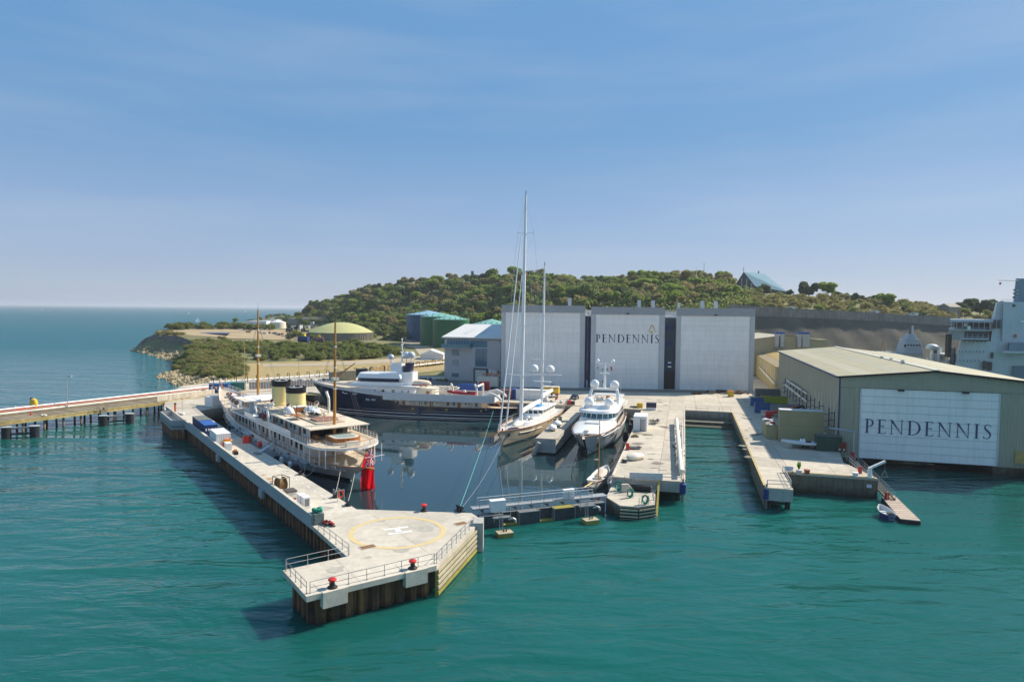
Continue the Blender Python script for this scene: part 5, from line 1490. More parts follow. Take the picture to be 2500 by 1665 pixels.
for f in (.30, .37, .60, .665, .71):
    x = x0 + (x1 - x0) * f
    MB().box(x - .75, y0 - 1.6, 15.6, x + .75, y0 - .3, 21.2).build('flue', grey_p, rb)
    MB().box(x - .85, y0 - 1.7, 21.2, x + .85, y0 - .2, 22.0).build('flue_cap', blue_p, rb)
# -- tanks on the left
def tank(name, label, px, D, r, zb, zt, zr, mat, rmat, group=None, seams=5, cat='tank'):
    x = (px - CX) / F * D
    t = thing(name, label, cat, (x, D, zb), 0, group)
    n = 40
    MB().lathe([(r, 0), (r, zt - zb)], n=n).build('tank_wall', mat, t, True, True)
    prof = [(r * 1.01, zt - zb)] + [(r * (1 - q), zt - zb + (zr - zt) * (q if cat == 'tank' else 1 - (1 - q) ** 2)) for q in (.15, .3, .45, .6, .75, .9, .99)]
    MB().lathe(prof, n=n).build('tank_roof', rmat, t, True, True)
    for k in range(seams):
        z = (zt - zb) * (k + 1) / (seams + .0)
        MB().lathe([(r + .02, z - .12), (r + .1, z - .06), (r + .1, z), (r + .02, z + .04)], n=n).build('stiffener_ring', mat, t, True)
    for k in range(7):
        a = -2.6 + k * .35
        MB().cbox((math.cos(a) * r * .85, math.sin(a) * r * .85, zt - zb + .3), (.7, .7, .9), a).build('roof_fitting', rmat, t, True)
    return t
tk_g = M('green_tank', (.012, .125, .045), .45, .08, .3, streak=(.02, .10, .05), samt=.3)
tk_b = M('blue_tank', (.012, .075, .165), .45, .08, .3)
rf_g = M('pale_green_roof', (.20, .42, .36), .5, .08, .3); rf_b = M('pale_blue_roof', (.24, .42, .52), .5, .08, .3)
tank('storage_tank', 'dark blue storage tank left of the green tanks', 1046, 492, 16.6, 5, 25.8, 29, tk_b, rf_b, 'tall storage tanks')
tank('storage_tank', 'green storage tank half hidden between the blue tank and the nearest green one', 1075, 458, 14.2, 5, 24.9, 27.5, tk_g, rf_g, 'tall storage tanks')
tank('storage_tank', 'nearest green storage tank behind the office roof', 1101, 432, 12.1, 4, 23.4, 26, tk_g, rf_g, 'tall storage tanks')
tank('storage_tank', 'lower green storage tank peeping out beside the left hangar', 1200, 440, 12.5, 4, 20.6, 24, tk_g, rf_g, 'tall storage tanks')
dome_c = M('dome_buff', (.47, .46, .20), .7, .07, .3, stain=(.38, .37, .17), stamt=.5, stscale=.1)
dm = tank('domed_tank', 'wide concrete tank under a pale yellow dome among the scrub', 832.5, 478, 22.8, 7, 12.7, 19.8, M('ribbed_concrete_tank', (.27, .25, .20), .85, .15, .4, streak=(.19, .17, .14), samt=.6), dome_c, None, 1, 'domed tank')
xd = (832.5 - CX) / F * 478
for k in range(46):
    a = math.pi + math.pi * k / 45 * 1.0
    MB().cbox((math.cos(a) * 22.95, math.sin(a) * 22.95, 0), (.35, .5, 5.5), a).build('tank_rib', MT['ribbed_concrete_tank'], dm, local=True)
tank('round_tank', 'small cream round tank with a white conical roof on the headland', 678, 640, 7.5, 9.5, 15.5, 18.5, cream_p, white_p, None, 2)
wk = thing('water_works', 'long low grey treatment works on the far point', 'building', ((790 - CX) / F * 700, 700, 11))
def wbox(px0, px1, D, z0, z1, dep, mat, nm): MB().box((px0 - CX) / F * D, D, z0, (px1 - CX) / F * D, D + dep, z1).build(nm, mat, wk)
wgrey = M('works_concrete', (.30, .28, .25), .85, .12, .3)
wbox(700, 838, 690, 9, 18.6, 30, wgrey, 'basin_wall'); wbox(838, 872, 690, 9, 17.2, 30, M('works_buff', (.42, .36, .26), .8, .1, .3), 'basin_wall')
wbox(642, 722, 720, 10, 16.5, 20, ltgrey_p, 'flat_roof'); wbox(600, 650, 700, 10, 15.2, 15, white_p, 'flat_roof')
for k in range(40):
    px = 744 + k * 2.4
    MB().cyl(((px - CX) / F * 690, 690, 18.6), ((px - CX) / F * 690, 690, 20.6), .12, n=4).build('rail_post', galv, wk)
for z in (19.4, 20.5): MB().cyl(((742 - CX) / F * 690, 690, z), ((842 - CX) / F * 690, 690, z), .12, n=4).build('guard_rail', galv, wk)
wbox(785, 800, 700, 18.6, 22.5, 6, M('works_brick', (.26, .17, .12), .8, .2, .4), 'plant_room'); wbox(832, 835, 700, 18.6, 22.8, 2, yellow_p, 'plant_room'); wbox(757, 764, 660, 10, 16.0, 4, grey_p, 'plant_room')
for k in range(9):
    px, D = tr.uniform(700, 760), tr.uniform(560, 640)
    x = (px - CX) / F * D
    t = thing('scrap_pile', 'low grey heap of machinery beside the domed tank', 'scrap', (x, D, ground(x, D)), tr.uniform(0, 3), 'machinery heaps beside the domed tank')
    for j in range(4): MB().cbox((tr.uniform(-3, 3), tr.uniform(-1, 1), 0), (tr.uniform(1.5, 4), tr.uniform(.8, 2), tr.uniform(1, 4)), tr.uniform(0, 3)).build('machine', tr.choice([galv_d, black_s, ltgrey_p]), t, True)
for k, (px, D) in enumerate([(590, 545), (602, 538), (612, 550), (640, 520), (652, 515), (668, 512), (680, 505), (694, 500), (705, 498), (585, 575), (630, 580), (655, 580), (600, 590)]):
    x = (px - CX) / F * D
    t = thing('stored_gear', 'low heap of chain and marine gear lying on the sandy plateau', 'gear', (x, D, ground(x, D) + .2), tr.uniform(0, 3), 'gear stored on the sandy plateau')
    for j in range(5): MB().cbox((tr.uniform(-4, 4), tr.uniform(-1.5, 1.5), 0), (tr.uniform(1, 4), tr.uniform(.5, 1.5), tr.uniform(.4, 1.6)), tr.uniform(0, 3)).build('piece', tr.choice([timber, rust, grey_p, cream_p]), t, True)
def buoy(px, D, lab, m1, m2):
    x = (px - CX) / F * D
    t = thing('stored_buoy', lab, 'buoy', (x, D, ground(x, D) + 1.0), tr.uniform(-.5, .5), 'big buoys stored on the headland')
    MB().cyl((-3.2, 0, 2), (3.2, 0, 2), 2.0, n=14).build('drum', m1, t, True, True)
    MB().cbox((0, 0, 3.8), (2.4, 2.0, 1.6), 0, .6).build('tower', m2, t, True)
buoy(741, 408, 'dark blue buoy drum with a yellow top lying above the scrub', dkblue_p, yellow_p)
buoy(777, 408, 'purple brown buoy on a yellow cradle lying above the scrub', M('purple_brown_paint', (.12, .06, .07), .6, .2, 1), yellow_p)
x = (515 - CX) / F * 470
MB().prism([(x - 9, 470), (x + 16, 462), (x + 9, 480), (x - 8, 482)], ground(x, 470) + .25, ground(x, 470) + .7).build('tarpaulin', M('blue_grey_tarpaulin', (.06, .09, .20), .6, .2, .4, bump=.5), label='dark blue tarpaulin spread near the cliff edge', cat='tarpaulin')
mq = thing('marquee', 'white ridge tent behind the stone wall', 'tent', (-41.5, 343, 3.6), 0)
MB().prism([(-6, -4), (6, -4), (6, 6), (-6, 6)], 0, 3.0).build('tent_wall', white_p, mq, local=True)
MB().add([(-6.4, -4.4, 3.0), (6.4, -4.4, 3.0), (6.4, 6.4, 3.0), (-6.4, 6.4, 3.0), (-.6, -4.4, 5.4), (-.6, 6.4, 5.4)], [(0, 1, 4), (1, 2, 5, 4), (2, 3, 5), (3, 0, 4, 5)]).build('tent_roof', white_p, mq, local=True)
rub = thing('rubble_wall', 'low yellowish stone wall under the pipe left of the office', 'wall', (-52, 300, 3.3))
w0, w1 = P(905, 912, 3.4), P(1086, 890, 3.4)
stone = [M('yellow_stone', (.40, .30, .14), .9, .25, 1, rv=.3, bump=.6), M('brown_stone', (.28, .21, .13), .9, .25, 1, rv=.3, bump=.6)]
for row in range(4):
    for k in range(44):
        c = w0.lerp(w1, (k + .5 * (row % 2)) / 44)
        MB().cbox((c.x, c.y + tr.uniform(-.1, .1), c.z + row * .72 - .1), (1.55 * tr.uniform(.85, 1.0), 1.2, .68), math.atan2((w1 - w0).y, (w1 - w0).x) + tr.uniform(-.05, .05), tr.uniform(.8, .95)).build('stone', stone[(k * 7 + row * 3) % 2], rub)
# -- hilltop buildings
lh = thing('leisure_hall', 'dark brick hall with a big pale blue sloping roof on the hilltop', 'building', ((1820 - CX) / F * 500, 500, 46))
A_, B_, C_ = PD(1796, 694, 492), PD(1815.5, 664, 496), PD(1844, 699, 492)
E_, F_, G_ = PD(1866, 668.5, 522), PD(1923, 713, 505), PD(1830, 690, 528)
brick = M('dark_brick', (.075, .060, .060), .8, .2, .5)
def dn(v, z=36): return Vector((v.x, v.y, z))
MB().add([A_, C_, B_, dn(A_), dn(C_)], [(0, 1, 2), (3, 4, 1, 0)]).build('gable_wall', brick, lh)
MB().add([B_, C_, F_, E_], [(0, 1, 2, 3)]).build('roof', M('pale_blue_metal_roof', (.13, .24, .31), .8, .06, .2, spec=.1), lh)
MB().add([A_, B_, E_, G_, dn(A_), dn(G_), dn(E_), dn(F_), dn(C_), F_, C_], [(0, 1, 2, 3), (3, 2, 6, 5), (0, 3, 5, 4), (2, 9, 7, 6), (9, 10, 8, 7)]).build('rear_roof', brick, lh)
for f in (.3, .55, .8):
    a = A_.lerp(C_, f); MB().box(a.x - .35, a.y - .3, 44, a.x + .35, a.y - .05, a.z + 6 * (1 - abs(f - .42) * 1.7)).build('pilaster', grey_p, lh)
MB().cyl(B_, B_ + Vector((0, 0, 3.4)), .25, n=6).build('finial', grey_p, lh); MB().cyl(PD(1852, 668, 515), PD(1852, 662, 515), .5, n=6).build('vent', galv_d, lh)
cs = thing('castle_tower', 'small dark castle turret on the crest of the wooded hill', 'castle', ((1152 - CX) / F * 690, 690, 55))
MB().box(-1.4, -1.4, 0, 1.4, 1.4, 14.5).build('tower', M('castle_stone', (.16, .15, .14), .9, .2, .3), cs, local=True)
MB().box(1.5, -4, 0, 14, 6, 11).build('keep', MT['castle_stone'], cs, local=True)
for k in range(3): MB().box(-1.4 + k * 1.1, -1.5, 14.5, -.8 + k * 1.1, -.9, 15.4).build('merlon', MT['castle_stone'], cs, local=True)
ho = thing('stone_house', 'small pale stone house beside the pines at the cliff top', 'house', ((2315 - CX) / F * 384, 384, 26), .35)
MB().box(-4.4, -3.5, 0, 4.4, 3.5, 8.6).build('wall', M('pale_house_stone', (.34, .30, .22), .8, .12, .5), ho, local=True)
MB().add([(-4.9, -3.9, 8.5), (4.9, -3.9, 8.5), (4.9, 3.9, 8.5), (-4.9, 3.9, 8.5), (-4.7, 0, 10.6), (4.7, 0, 10.6)], [(0, 1, 5, 4), (2, 3, 4, 5), (1, 2, 5), (3, 0, 4)]).build('roof', M('house_slate', (.24, .22, .18), .8, .2, .5), ho, local=True)
MB().box(2.6, -3.62, 3.6, 3.8, -3.45, 7.2).build('window', win_d, ho, local=True)
MB().box(4.38, -1.0, 3.6, 4.5, 1.0, 6.8).build('window', win_d, ho, local=True)
for k, (px, D, h_) in enumerate(((1697, 500, 18), (1715, 520, 20))):
    x = (px - CX) / F * D
    t = thing('flag_mast', ('tall white mast standing among the trees behind the right hangar', 'thin second mast among the trees behind the right hangar')[k], 'mast', (x, D, ground(x, D)))
    MB().cyl((0, 0, 0), (0, 0, h_), .28 if k == 0 else .12, .15, 7).build('pole', white_p if k == 0 else galv_d, t, True)
    MB().box(-.4, -.4, 0, .4, .4, .5).build('base', grey_p, t, True)
# -- hull builder (local x = forward, z = 0 at the waterline)
def ip(tab, v): return float(np.interp(v, [p[0] for p in tab], [p[1] for p in tab]))
class Hull:
    def __init__(self, stern, bow, sheer, bd, bw, p=.7, keel=-1.4):
        self.stern, self.bow, self.sh, self.bd, self.bw, self.p, self.keel = stern, bow, sheer, bd, bw, p, keel
    def pt(self, t, z, side=1, off=.0):
        zs = ip(self.sh, t)
        f = min(max((z - .0) / max(zs, .1), 0), 1.05)
        x = ip(self.stern, z) * (1 - t) + ip(self.bow, z) * t
        y = ip(self.bw, t) + (ip(self.bd, t) - ip(self.bw, t)) * f ** self.p
        if z < 0: y *= max(.35, 1 + z * .22)
        return (x, side * (max(y, .02) + off), z)
    def ts(self, n=40): return [1 - (1 - i / n) ** 1.25 for i in range(n + 1)]
    def band(self, zlo, zhi, rows=5, off=.0, t0=.0, t1=1.0, n=40, close=True):
        mb = MB()
        ts = [t0 + (t1 - t0) * t for t in self.ts(n)]
        fl = lambda g, t: g(t) if callable(g) else g
        for side in (1, -1):
            vs, fs = [], []
            for t in ts:
                for j in range(rows + 1):
                    a, b = fl(zlo, t), fl(zhi, t)
                    vs.append(self.pt(t, a + (b - a) * j / rows, side, off))
            m = rows + 1
            for i in range(len(ts) - 1):
                for j in range(rows):
                    q = (i * m + j, (i + 1) * m + j, (i + 1) * m + j + 1, i * m + j + 1)
                    fs.append(q if side < 0 else q[::-1])
            mb.add(vs, fs)
        if close and t0 == 0:
            a, b = fl(zlo, 0), fl(zhi, 0)
            P1 = [self.pt(0, a + (b - a) * j / rows, 1, off) for j in range(rows + 1)]
            P2 = [self.pt(0, a + (b - a) * j / rows, -1, off) for j in range(rows + 1)]
            mb.add(P1 + P2, [(j, j + 1, rows + 2 + j, rows + 1 + j) for j in range(rows)])
        return mb
    def deck(self, dz=.1, t0=.0, t1=1.0, n=30, z=None, off=-.05):
        mb = MB()
        ts = [t0 + (t1 - t0) * i / n for i in range(n + 1)]
        vs = []
        for t in ts:
            zz = ip(self.sh, t) - dz if z is None else z
            a = self.pt(t, zz, 1, off); b = self.pt(t, zz, -1, off)
            vs += [a, b]
        return mb.add(vs, [(2 * i, 2 * i + 1, 2 * i + 3, 2 * i + 2) for i in range(n)])
    def edge(self, dz=.0, t0=.0, t1=1.0, n=40, side=1, off=.0):
        out = []
        for i in range(n + 1):
            t = t0 + (t1 - t0) * i / n
            out.append(self.pt(t, ip(self.sh, t) + dz, side, off))
        return out
def rplan(x0, x1, w, nose=.0, tail=.0, n=8, w1=None):
    w1 = w if w1 is None else w1
    pts = []
    if nose:
        for i in range(n + 1):
            a = math.pi / 2 - math.pi * i / n
            pts.append((x1 - nose + nose * math.cos(a), w1 * math.sin(a)))
    else: pts += [(x1, w1), (x1, -w1)]
    if tail:
        for i in range(n + 1):
            a = -math.pi / 2 - math.pi * i / n
            pts.append((x0 + tail + tail * math.cos(a), w * math.sin(a)))
    else: pts += [(x0, -w), (x0, w)]
    return pts
def shell(poly, z0, z1, sc=1.0, dx=.0, c=None):
    if c is None: c = (sum(p[0] for p in poly) / len(poly), 0)
    top = [(c[0] + (p[0] - c[0]) * sc + dx, c[1] + (p[1] - c[1]) * sc) for p in poly]
    return MB().prism(poly, z0, z1, top)
def posts_rail(pts, h, parent, mat, step=1.2, r=.03, mids=(.5,), railmat=None, names=('rail_post', 'rail')):
    pts = [Vector(p) for p in pts]
    pb = MB()
    acc = 0
    tops = [p + Vector((0, 0, h)) for p in pts]
    for a, b in zip(pts[:-1], pts[1:]):
        n = max(1, round((b - a).length / step))
        for k in range(n):
            p = a.lerp(b, k / n)
            pb.cyl(p, p + Vector((0, 0, h)), r, n=5)
    p = pts[-1]; pb.cyl(p, p + Vector((0, 0, h)), r, n=5)
    o = pb.build(names[0] + 's', mat, parent, local=True)
    MB().tube(tops, r * 1.5, 6).build(names[1], railmat or mat, parent, local=True)
    for m_ in mids: MB().tube([q + Vector((0, 0, h * m_)) for q in pts], r * .7, 5).build(names[1], mat, parent, local=True)
    return o
def frameM(o): return W[o]
def ship(name, label, cat, org, dirn):
    return thing(name, label, cat, (org[0], org[1], 0), math.atan2(dirn[1], dirn[0]))
def boxes(parent, name, mat, lst):
    for b in lst: MB().box(*b).build(name, mat, parent, local=True)
def rope(name, label, a, b, sag, mat, r=.045, n=10, group='mooring lines'):
    a, b = Vector(a), Vector(b)
    pts = []
    for i in range(n + 1):
        f = i / n
        p = a.lerp(b, f); p.z -= sag * 4 * f * (1 - f)
        pts.append(p)
    o = MB().tube(pts, r, 5).build(name, mat, None, label=label, cat='rope', group=group)
    return o
# -- classic white yacht with two buff funnels
cy = ship('classic_yacht', 'long classic white yacht with two buff black-topped funnels along the pier', 'yacht', (-28.1, 113.9), (-.615, .789))
hc_ = Hull([(-1.4, 3), (0, 0), (1.2, -1.2), (2.6, -4.0), (3.9, -7.6), (5, -8.4)], [(-1.4, 77), (0, 79), (4, 81.5), (8.4, 86)],
           [(0, 3.7), (.12, 3.5), (.35, 3.6), (.62, 4.2), (.7, 5.4), (.85, 6.4), (1, 8.2)],
           [(0, .5), (.02, 2.0), (.06, 3.9), (.12, 5.3), (.25, 6.2), (.5, 6.4), (.7, 6.0), (.85, 4.3), (.95, 2.0), (1, .05)],
           [(0, .1), (.03, .6), (.08, 2.2), (.15, 4.4), (.3, 6.0), (.5, 6.3), (.7, 5.2), (.85, 2.7), (.95, .8), (1, .03)], .75)
shz = lambda t: ip(hc_.sh, t)
hc_.band(-1.4, .45, 3).build('boot_top', black_p, cy, True, True)
hc_.band(.45, shz, 7).build('hull', M('white_hull_paint', (.92, .91, .89), .4, .03, .5), cy, True, True)
hc_.deck(.55).build('main_deck', teak, cy, True)
for s in (1, -1): MB().tube(hc_.edge(.04, side=s), .07, 6).build('cap_rail', varn, cy, True)
for s in (1, -1):
    MB().tube([hc_.pt(t, shz(t) * .62, s, .03) for t in np.linspace(.02, .97, 40)], .06, 5).build('rubbing_strake', white_p, cy, True)
for k in range(17):
    t = .12 + k * .044
    p = hc_.pt(t, 2.25, 1, .02); q = hc_.pt(t + .008, 2.25, 1, .02)
    MB()._bar((p[0], p[1], p[2]), (q[0] + .35, q[1], q[2]), .05, .42).build('port_light', win_d, cy, True)
for k in range(6):
    t = .10 + k * .12
    p = hc_.pt(t, 3.05, 1, .03); q = hc_.pt(t + .012, 3.05, 1, .03)
    MB()._bar((p[0], p[1], p[2]), (q[0], q[1], q[2]), .06, .5).build('mooring_port', varn, cy, True)
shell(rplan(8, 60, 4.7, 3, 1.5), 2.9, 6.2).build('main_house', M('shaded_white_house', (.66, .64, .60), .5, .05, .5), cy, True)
for k in range(22):
    x = 10.5 + k * 2.45
    for s in (1, -1):
        d = k % 5 == 3
        MB().box(x, s * 4.72 - .03, 3.2 if d else 4.0, x + (1.0 if d else 1.25), s * 4.72 + .03, 5.6 if d else 5.5).build('door' if d else 'window', varn if d else win_d, cy, True)
up = rplan(-3.2, 56, 6.15, 3, 6.5, 10)
MB().prism(up, 6.2, 6.42).build('upper_deck', teak, cy, True)
MB().prism([(x * 1.0, y * 1.012) for x, y in up], 6.05, 6.36).build('deck_edge', white_p, cy, True)
for k in range(21):
    for s in (1, -1):
        x = -1.5 + k * 2.75
        MB().cyl((x, s * (5.85 if x > 2 else 5.2), 3.1), (x, s * (5.85 if x > 2 else 5.2), 6.2), .075, n=6).build('stanchion', white_p, cy, True)
for (x, y) in ((-1.8, 3.6), (-1.8, -3.6), (-2.8, 0)): MB().cyl((x, y, 3.0), (x, y, 6.2), .09, n=6).build('stanchion', cream_p, cy, True)
for s in (1, -1):
    MB()._bar((13.0, s * 6.05, 6.92), (42, s * 6.05, 6.92), .08, 1.05).build('upper_bulwark', white_g, cy, True)
    MB().tube([(13.0, s * 6.05, 7.48), (42, s * 6.05, 7.48)], .07, 6).build('bulwark_rail', varn, cy, True)
    posts_rail([(42, s * 6.0, 6.42), (54, s * 5.9, 6.42)], 1.05, cy, white_p, 1.6, .035, (.5,), varn)
    posts_rail([(2, s * 5.75, 3.4), (60, s * 5.9, 3.4)], .95, cy, white_p, 2.75, .03, (.5,), varn)
st = [(13.0, 6.0, 6.42), (3.4, 6.0, 6.42)] + [(3.3 + 6.35 * math.cos(a), 6.0 * math.sin(a), 6.42) for a in np.linspace(math.pi * .5, math.pi * 1.5, 15)] + [(13.0, -6.0, 6.42)]
posts_rail(st, 1.05, cy, white_p, 1.15, .035, (.35, .68), varn)
shell(rplan(9.5, 44, 4.0, 1, .3), 6.42, 8.75).build('boat_deck_house', white_p, cy, True)
for k in range(13):
    x = 10.6 + k * 2.5
    for s in (1, -1):
        d = k % 3 == 1
        MB().box(x, s * 4.02 - .03, 6.5 if d else 7.0, x + (1.0 if d else 1.45), s * 4.02 + .03, 8.4).build('door' if d else 'window', varn if d else win_d, cy, True)
MB().box(9.4, -3.6, 6.5, 9.52, 3.6, 8.5).build('aft_window', win_d, cy, True)
MB().prism(rplan(4.2, 28.5, 5.7, 0, .01), 8.76, 8.92, [(x, y * .98) for x, y in rplan(4.2, 28.5, 5.7, 0, .01)]).build('awning', canvas, cy, True)
for k in range(8):
    for s in (1, -1): MB().cyl((5 + k * 3.3, s * 5.5, 6.4), (5 + k * 3.3, s * 5.5, 8.76), .05, n=5).build('awning_post', white_p, cy, True)
MB().prism(rplan(20.6, 45, 4.2, 1), 8.93, 9.1).build('boat_deck', teak, cy, True)
MB().prism(rplan(8, 20, 2.8, 0, .5), 8.93, 9.12).build('sun_deck', teak, cy, True)
MB().prism(rplan(9.6, 14.0, 2.2, .8, .8), 9.13, 9.4).build('deck_bench', varn, cy, True)
for y in (3.4, -3.4):
    MB().prism(rplan(14.6, 18.6, .85, .7, .7), 8.93, 9.62).build('deck_locker', cream_p, cy, True)
    o = None
MB().prism([(15, 2.5), (18.2, 2.5), (18.2, 4.3), (15, 4.3)], 9.63, 9.72).build('bench_rim', varn, cy, True)
posts_rail([(8.2, 2.7, 9.12), (8.2, -2.7, 9.12), (12, -2.8, 9.12)], .95, cy, white_p, 1.1, .03, (.5,), varn)
posts_rail([(21, 4.0, 9.1), (44, 4.0, 9.1)], .95, cy, white_p, 1.5, .03, (.5,), varn)
posts_rail([(21, -4.0, 9.1), (44, -4.0, 9.1)], .95, cy, white_p, 1.5, .03, (.5,), varn)
for (x, y, l, w_, m_) in ((18.5, -1.2, 6.0, 1.4, white_p), (21.6, 2.7, 4.0, .9, white_p)):
    MB().loft([[(x + l * f, y + w_ * g * math.cos(a), 9.3 + .95 * g * max(math.sin(a), -.3) + .25 * f) for a in np.linspace(0, 2 * math.pi, 13)[:-1]] for f, g in ((0, .25), (.08, .7), (.3, 1), (.6, 1), (.85, .75), (1, .1))]).build('covered_boat', m_, cy, True, True)
for k in range(16):
    MB().sphere((17.0 + rnd.uniform(-1.2, 3.4), rnd.uniform(-3.2, 3.0), 9.3 + rnd.uniform(0, .35)), rnd.uniform(.2, .42), 7, 5, .8).build('deck_cushion', rnd.choice([teak, canvas, varn, cream_p]), cy, True)
boxes(cy, 'striped_locker', varn, [(22.6, -.4, 9.1, 24.2, 1.8, 10.2)]); boxes(cy, 'locker_top', white_p, [(22.6, -.4, 10.2, 24.2, 1.8, 10.38)])
for (x, y) in ((24.0, 2.6), (23.4, -3.0), (31.6, 3.4), (32, -3.3)):
    MB().cyl((x, y, 9.1), (x, y, 10.6), .26, .24, 9).build('cowl_vent', cream_p, cy, True, True)
    MB().cyl((x - .42, y + .1, 10.72), (x + .3, y, 10.62), .48, .26, 10).build('cowl_mouth', cream_p, cy, True, True)
    MB().cyl((x - .44, y + .1, 10.72), (x - .41, y + .1, 10.72), .40, n=10).build('cowl_throat', M('cowl_red', (.12, .02, .015), .6, .2, 1), cy, True)
MB().tube([(19, -3.8, 9.1), (19.1, -3.9, 10.6), (19.5, -4, 12.0), (20.6, -4, 13.2)], .26, 8).build('boat_davit', cream_p, cy, True, True)
for (x, y) in ((16.4, 3.6), (18.6, .6)): MB().cyl((x, y, 8.9), (x, y, 11.6), .08, n=6).build('deck_post', black_p, cy, True)
for (x, z1) in ((27.0, 13.9), (36.0, 14.4)):
    fn_ = MB().lathe([(2.2, 0), (2.2, .25), (2.05, .5), (1.95, .8), (1.93, z1 - 10.3)], (x, 0, 9.1), 28, 1.05, 1.0).build('funnel', funnel_m, cy, True, True)
    MB().lathe([(1.95, z1 - 10.32), (2.02, z1 - 10.25), (2.02, z1 - 9.35), (2.12, z1 - 9.3), (2.12, z1 - 9.1), (1.95, z1 - 9.1), (1.9, z1 - 9.6)], (x, 0, 9.1), 28, 1.05, 1.0).build('funnel_top', black_p, fn_, True, True)
    MB().lathe([(1.8, z1 - 9.55), (.9, z1 - 9.3), (.01, z1 - 9.22)], (x, 0, 9.1), 20).build('funnel_cap', grey_p, fn_, True, True)
    for a in np.arange(6): MB().cbox((x + 1.2 * math.cos(a), 1.2 * math.sin(a), z1 - .3), (.35, .35, .3), a).build('exhaust_pipe', ltgrey_p, fn_, True)
shell(rplan(43, 51, 4.6, 2.2, .2), 6.42, 9.3, .98).build('wheelhouse', white_p, cy, True)
for k in range(9):
    a = -math.pi / 2 + math.pi * (k + .5) / 9
    MB().cbox((48.8 + 2.25 * math.cos(a), 4.55 * math.sin(a), 7.7), (.1, 1.0, 1.1), math.atan2(math.sin(a) * 2.2, math.cos(a) * 4.6)).build('bridge_window', win_d, cy, True)
for k in range(3):
    for s in (1, -1): MB().box(43.8 + k * 1.8, s * 4.58 - .04, 7.7, 45.1 + k * 1.8, s * 4.58 + .04, 8.8).build('bridge_window', varn, cy, True)
MB().prism(rplan(42, 51.6, 6.1, 1.5), 9.31, 9.5).build('bridge_roof', white_p, cy, True)
MB().prism([(43, 4.6), (47.5, 4.6), (47.5, 6.2), (43, 6.2)], 9.52, 9.56).build('wing_awning', canvas, cy, True)
posts_rail([(42.2, 5.8, 9.5), (50.5, 5.8, 9.5), (50.5, -5.8, 9.5), (42.2, -5.8, 9.5)], .9, cy, white_p, 1.4, .03, (.5,), varn)
shell(rplan(54, 62, 2.4, 1, .5), 5.0, 7.6).build('fore_house', white_p, cy, True)
for (x, y, s) in ((54.5, 4.2, 1.1), (58.5, 3.8, 1.1), (62.5, 3.2, 1.1), (66.5, 2.6, 1), (60, -3.2, 1), (67.5, 0, 1), (71, 1.8, .9)):
    MB().cyl((x, y, 5.3), (x, y, 7.6), .3 * s, .28 * s, 9).build('cowl_vent', white_p, cy, True, True)
    MB().cyl((x - .6, y + .35, 7.75), (x + .3, y, 7.6), .62 * s, .3 * s, 10).build('cowl_mouth', white_p, cy, True, True)
    MB().cyl((x - .62, y + .36, 7.755), (x - .59, y + .35, 7.75), .48 * s, n=10).build('cowl_throat', varn, cy, True)
boxes(cy, 'windlass', white_p, [(73.5, -1.2, 6.0, 75.5, 1.2, 7.1)]); boxes(cy, 'deck_crate', cream_p, [(67.5, -2.6, 5.5, 69.3, -1, 6.6)])
MB().sphere((70.5, 1.4, 7.9), .34, 10, 6).build('anchor_ball', red_d, cy, True, True)
posts_rail(hc_.edge(0, .72, .97, 14, 1, -.15), .9, cy, white_p, 1.8, .03, (.5,)); posts_rail(hc_.edge(0, .72, .97, 14, -1, -.15), .9, cy, white_p, 1.8, .03, (.5,))
MB().tube([(79, 2.2, 7.5), (82.5, 3.6, 9.6), (83.5, 4.2, 9.8)], .14, 6).build('anchor_davit', varn, cy, True); MB().bar((84, 0, 8.0), (87.5, 0, 9.4), .3).build('bowsprit', varn, cy, True)
for (x, zb, zt) in ((7.2, 6.4, 27.8), (52.6, 7.5, 29.6)):
    rk_ = -.03
    mm = MB().cyl((x, 0, zb - 3), (x + rk_ * (zt - zb), 0, zt), .34, .17, 10).build('mast', mast_m, cy, True, True)
    for f, m_ in ((.42, cream_p), (.6, white_p), (.78, white_p)):
        MB().cyl((x + rk_ * (zt - zb) * f, 0, zb + (zt - zb) * f), (x + rk_ * (zt - zb) * f, 0, zb + (zt - zb) * f + .25), .38 - .15 * f, n=10).build('mast_band', m_, mm, True)
    boxes(cy, 'mast_fitting', cream_p, [(x - 1.1, -.5, zb + (zt - zb) * .5, x + .1, .5, zb + (zt - zb) * .5 + .5)])
    MB().cyl((x + rk_ * (zt - zb), 0, zt), (x + rk_ * (zt - zb), 0, zt + 1.6), .03, n=4).build('mast_aerial', black_p, mm, True)
    sg = MB()
    for s in (1, -1):
        for dx in (-2.2, -.7, .8): sg.cyl((x + rk_ * (zt - zb) * .85, 0, zb + (zt - zb) * .85), (x + dx, s * 5.9, 6.4), .02, n=4)
    sg.build('shrouds', galv_d, cy, True)
MB().cyl((6.9, 0, 17.5), (5.5, -3.4, 20.2), .13, .08, 7).build('derrick_boom', varn, cy, True)
for x in (25.0, 33.0): MB().tube([(x, 5.7, 3.6), (x, 6.15, 8.0), (x, 6.5, 9.6), (x - .3, 6.2, 10.7), (x - .8, 5.4, 11.0)], .24, 8).build('boat_davit', white_p, cy, True, True)
bt = MB().loft([[(26 + 6.2 * f, 6.6 + 1.25 * g * math.cos(a), 8.0 + .75 * g * math.sin(a) + .25 * f * f) for a in np.linspace(math.pi, 2 * math.pi, 9)] for f, g in ((0, .55), (.1, .8), (.4, 1), (.7, .85), (.9, .45), (1, .05))], False, False)
bo = bt.build('launch_hull', white_g, cy, True, True)
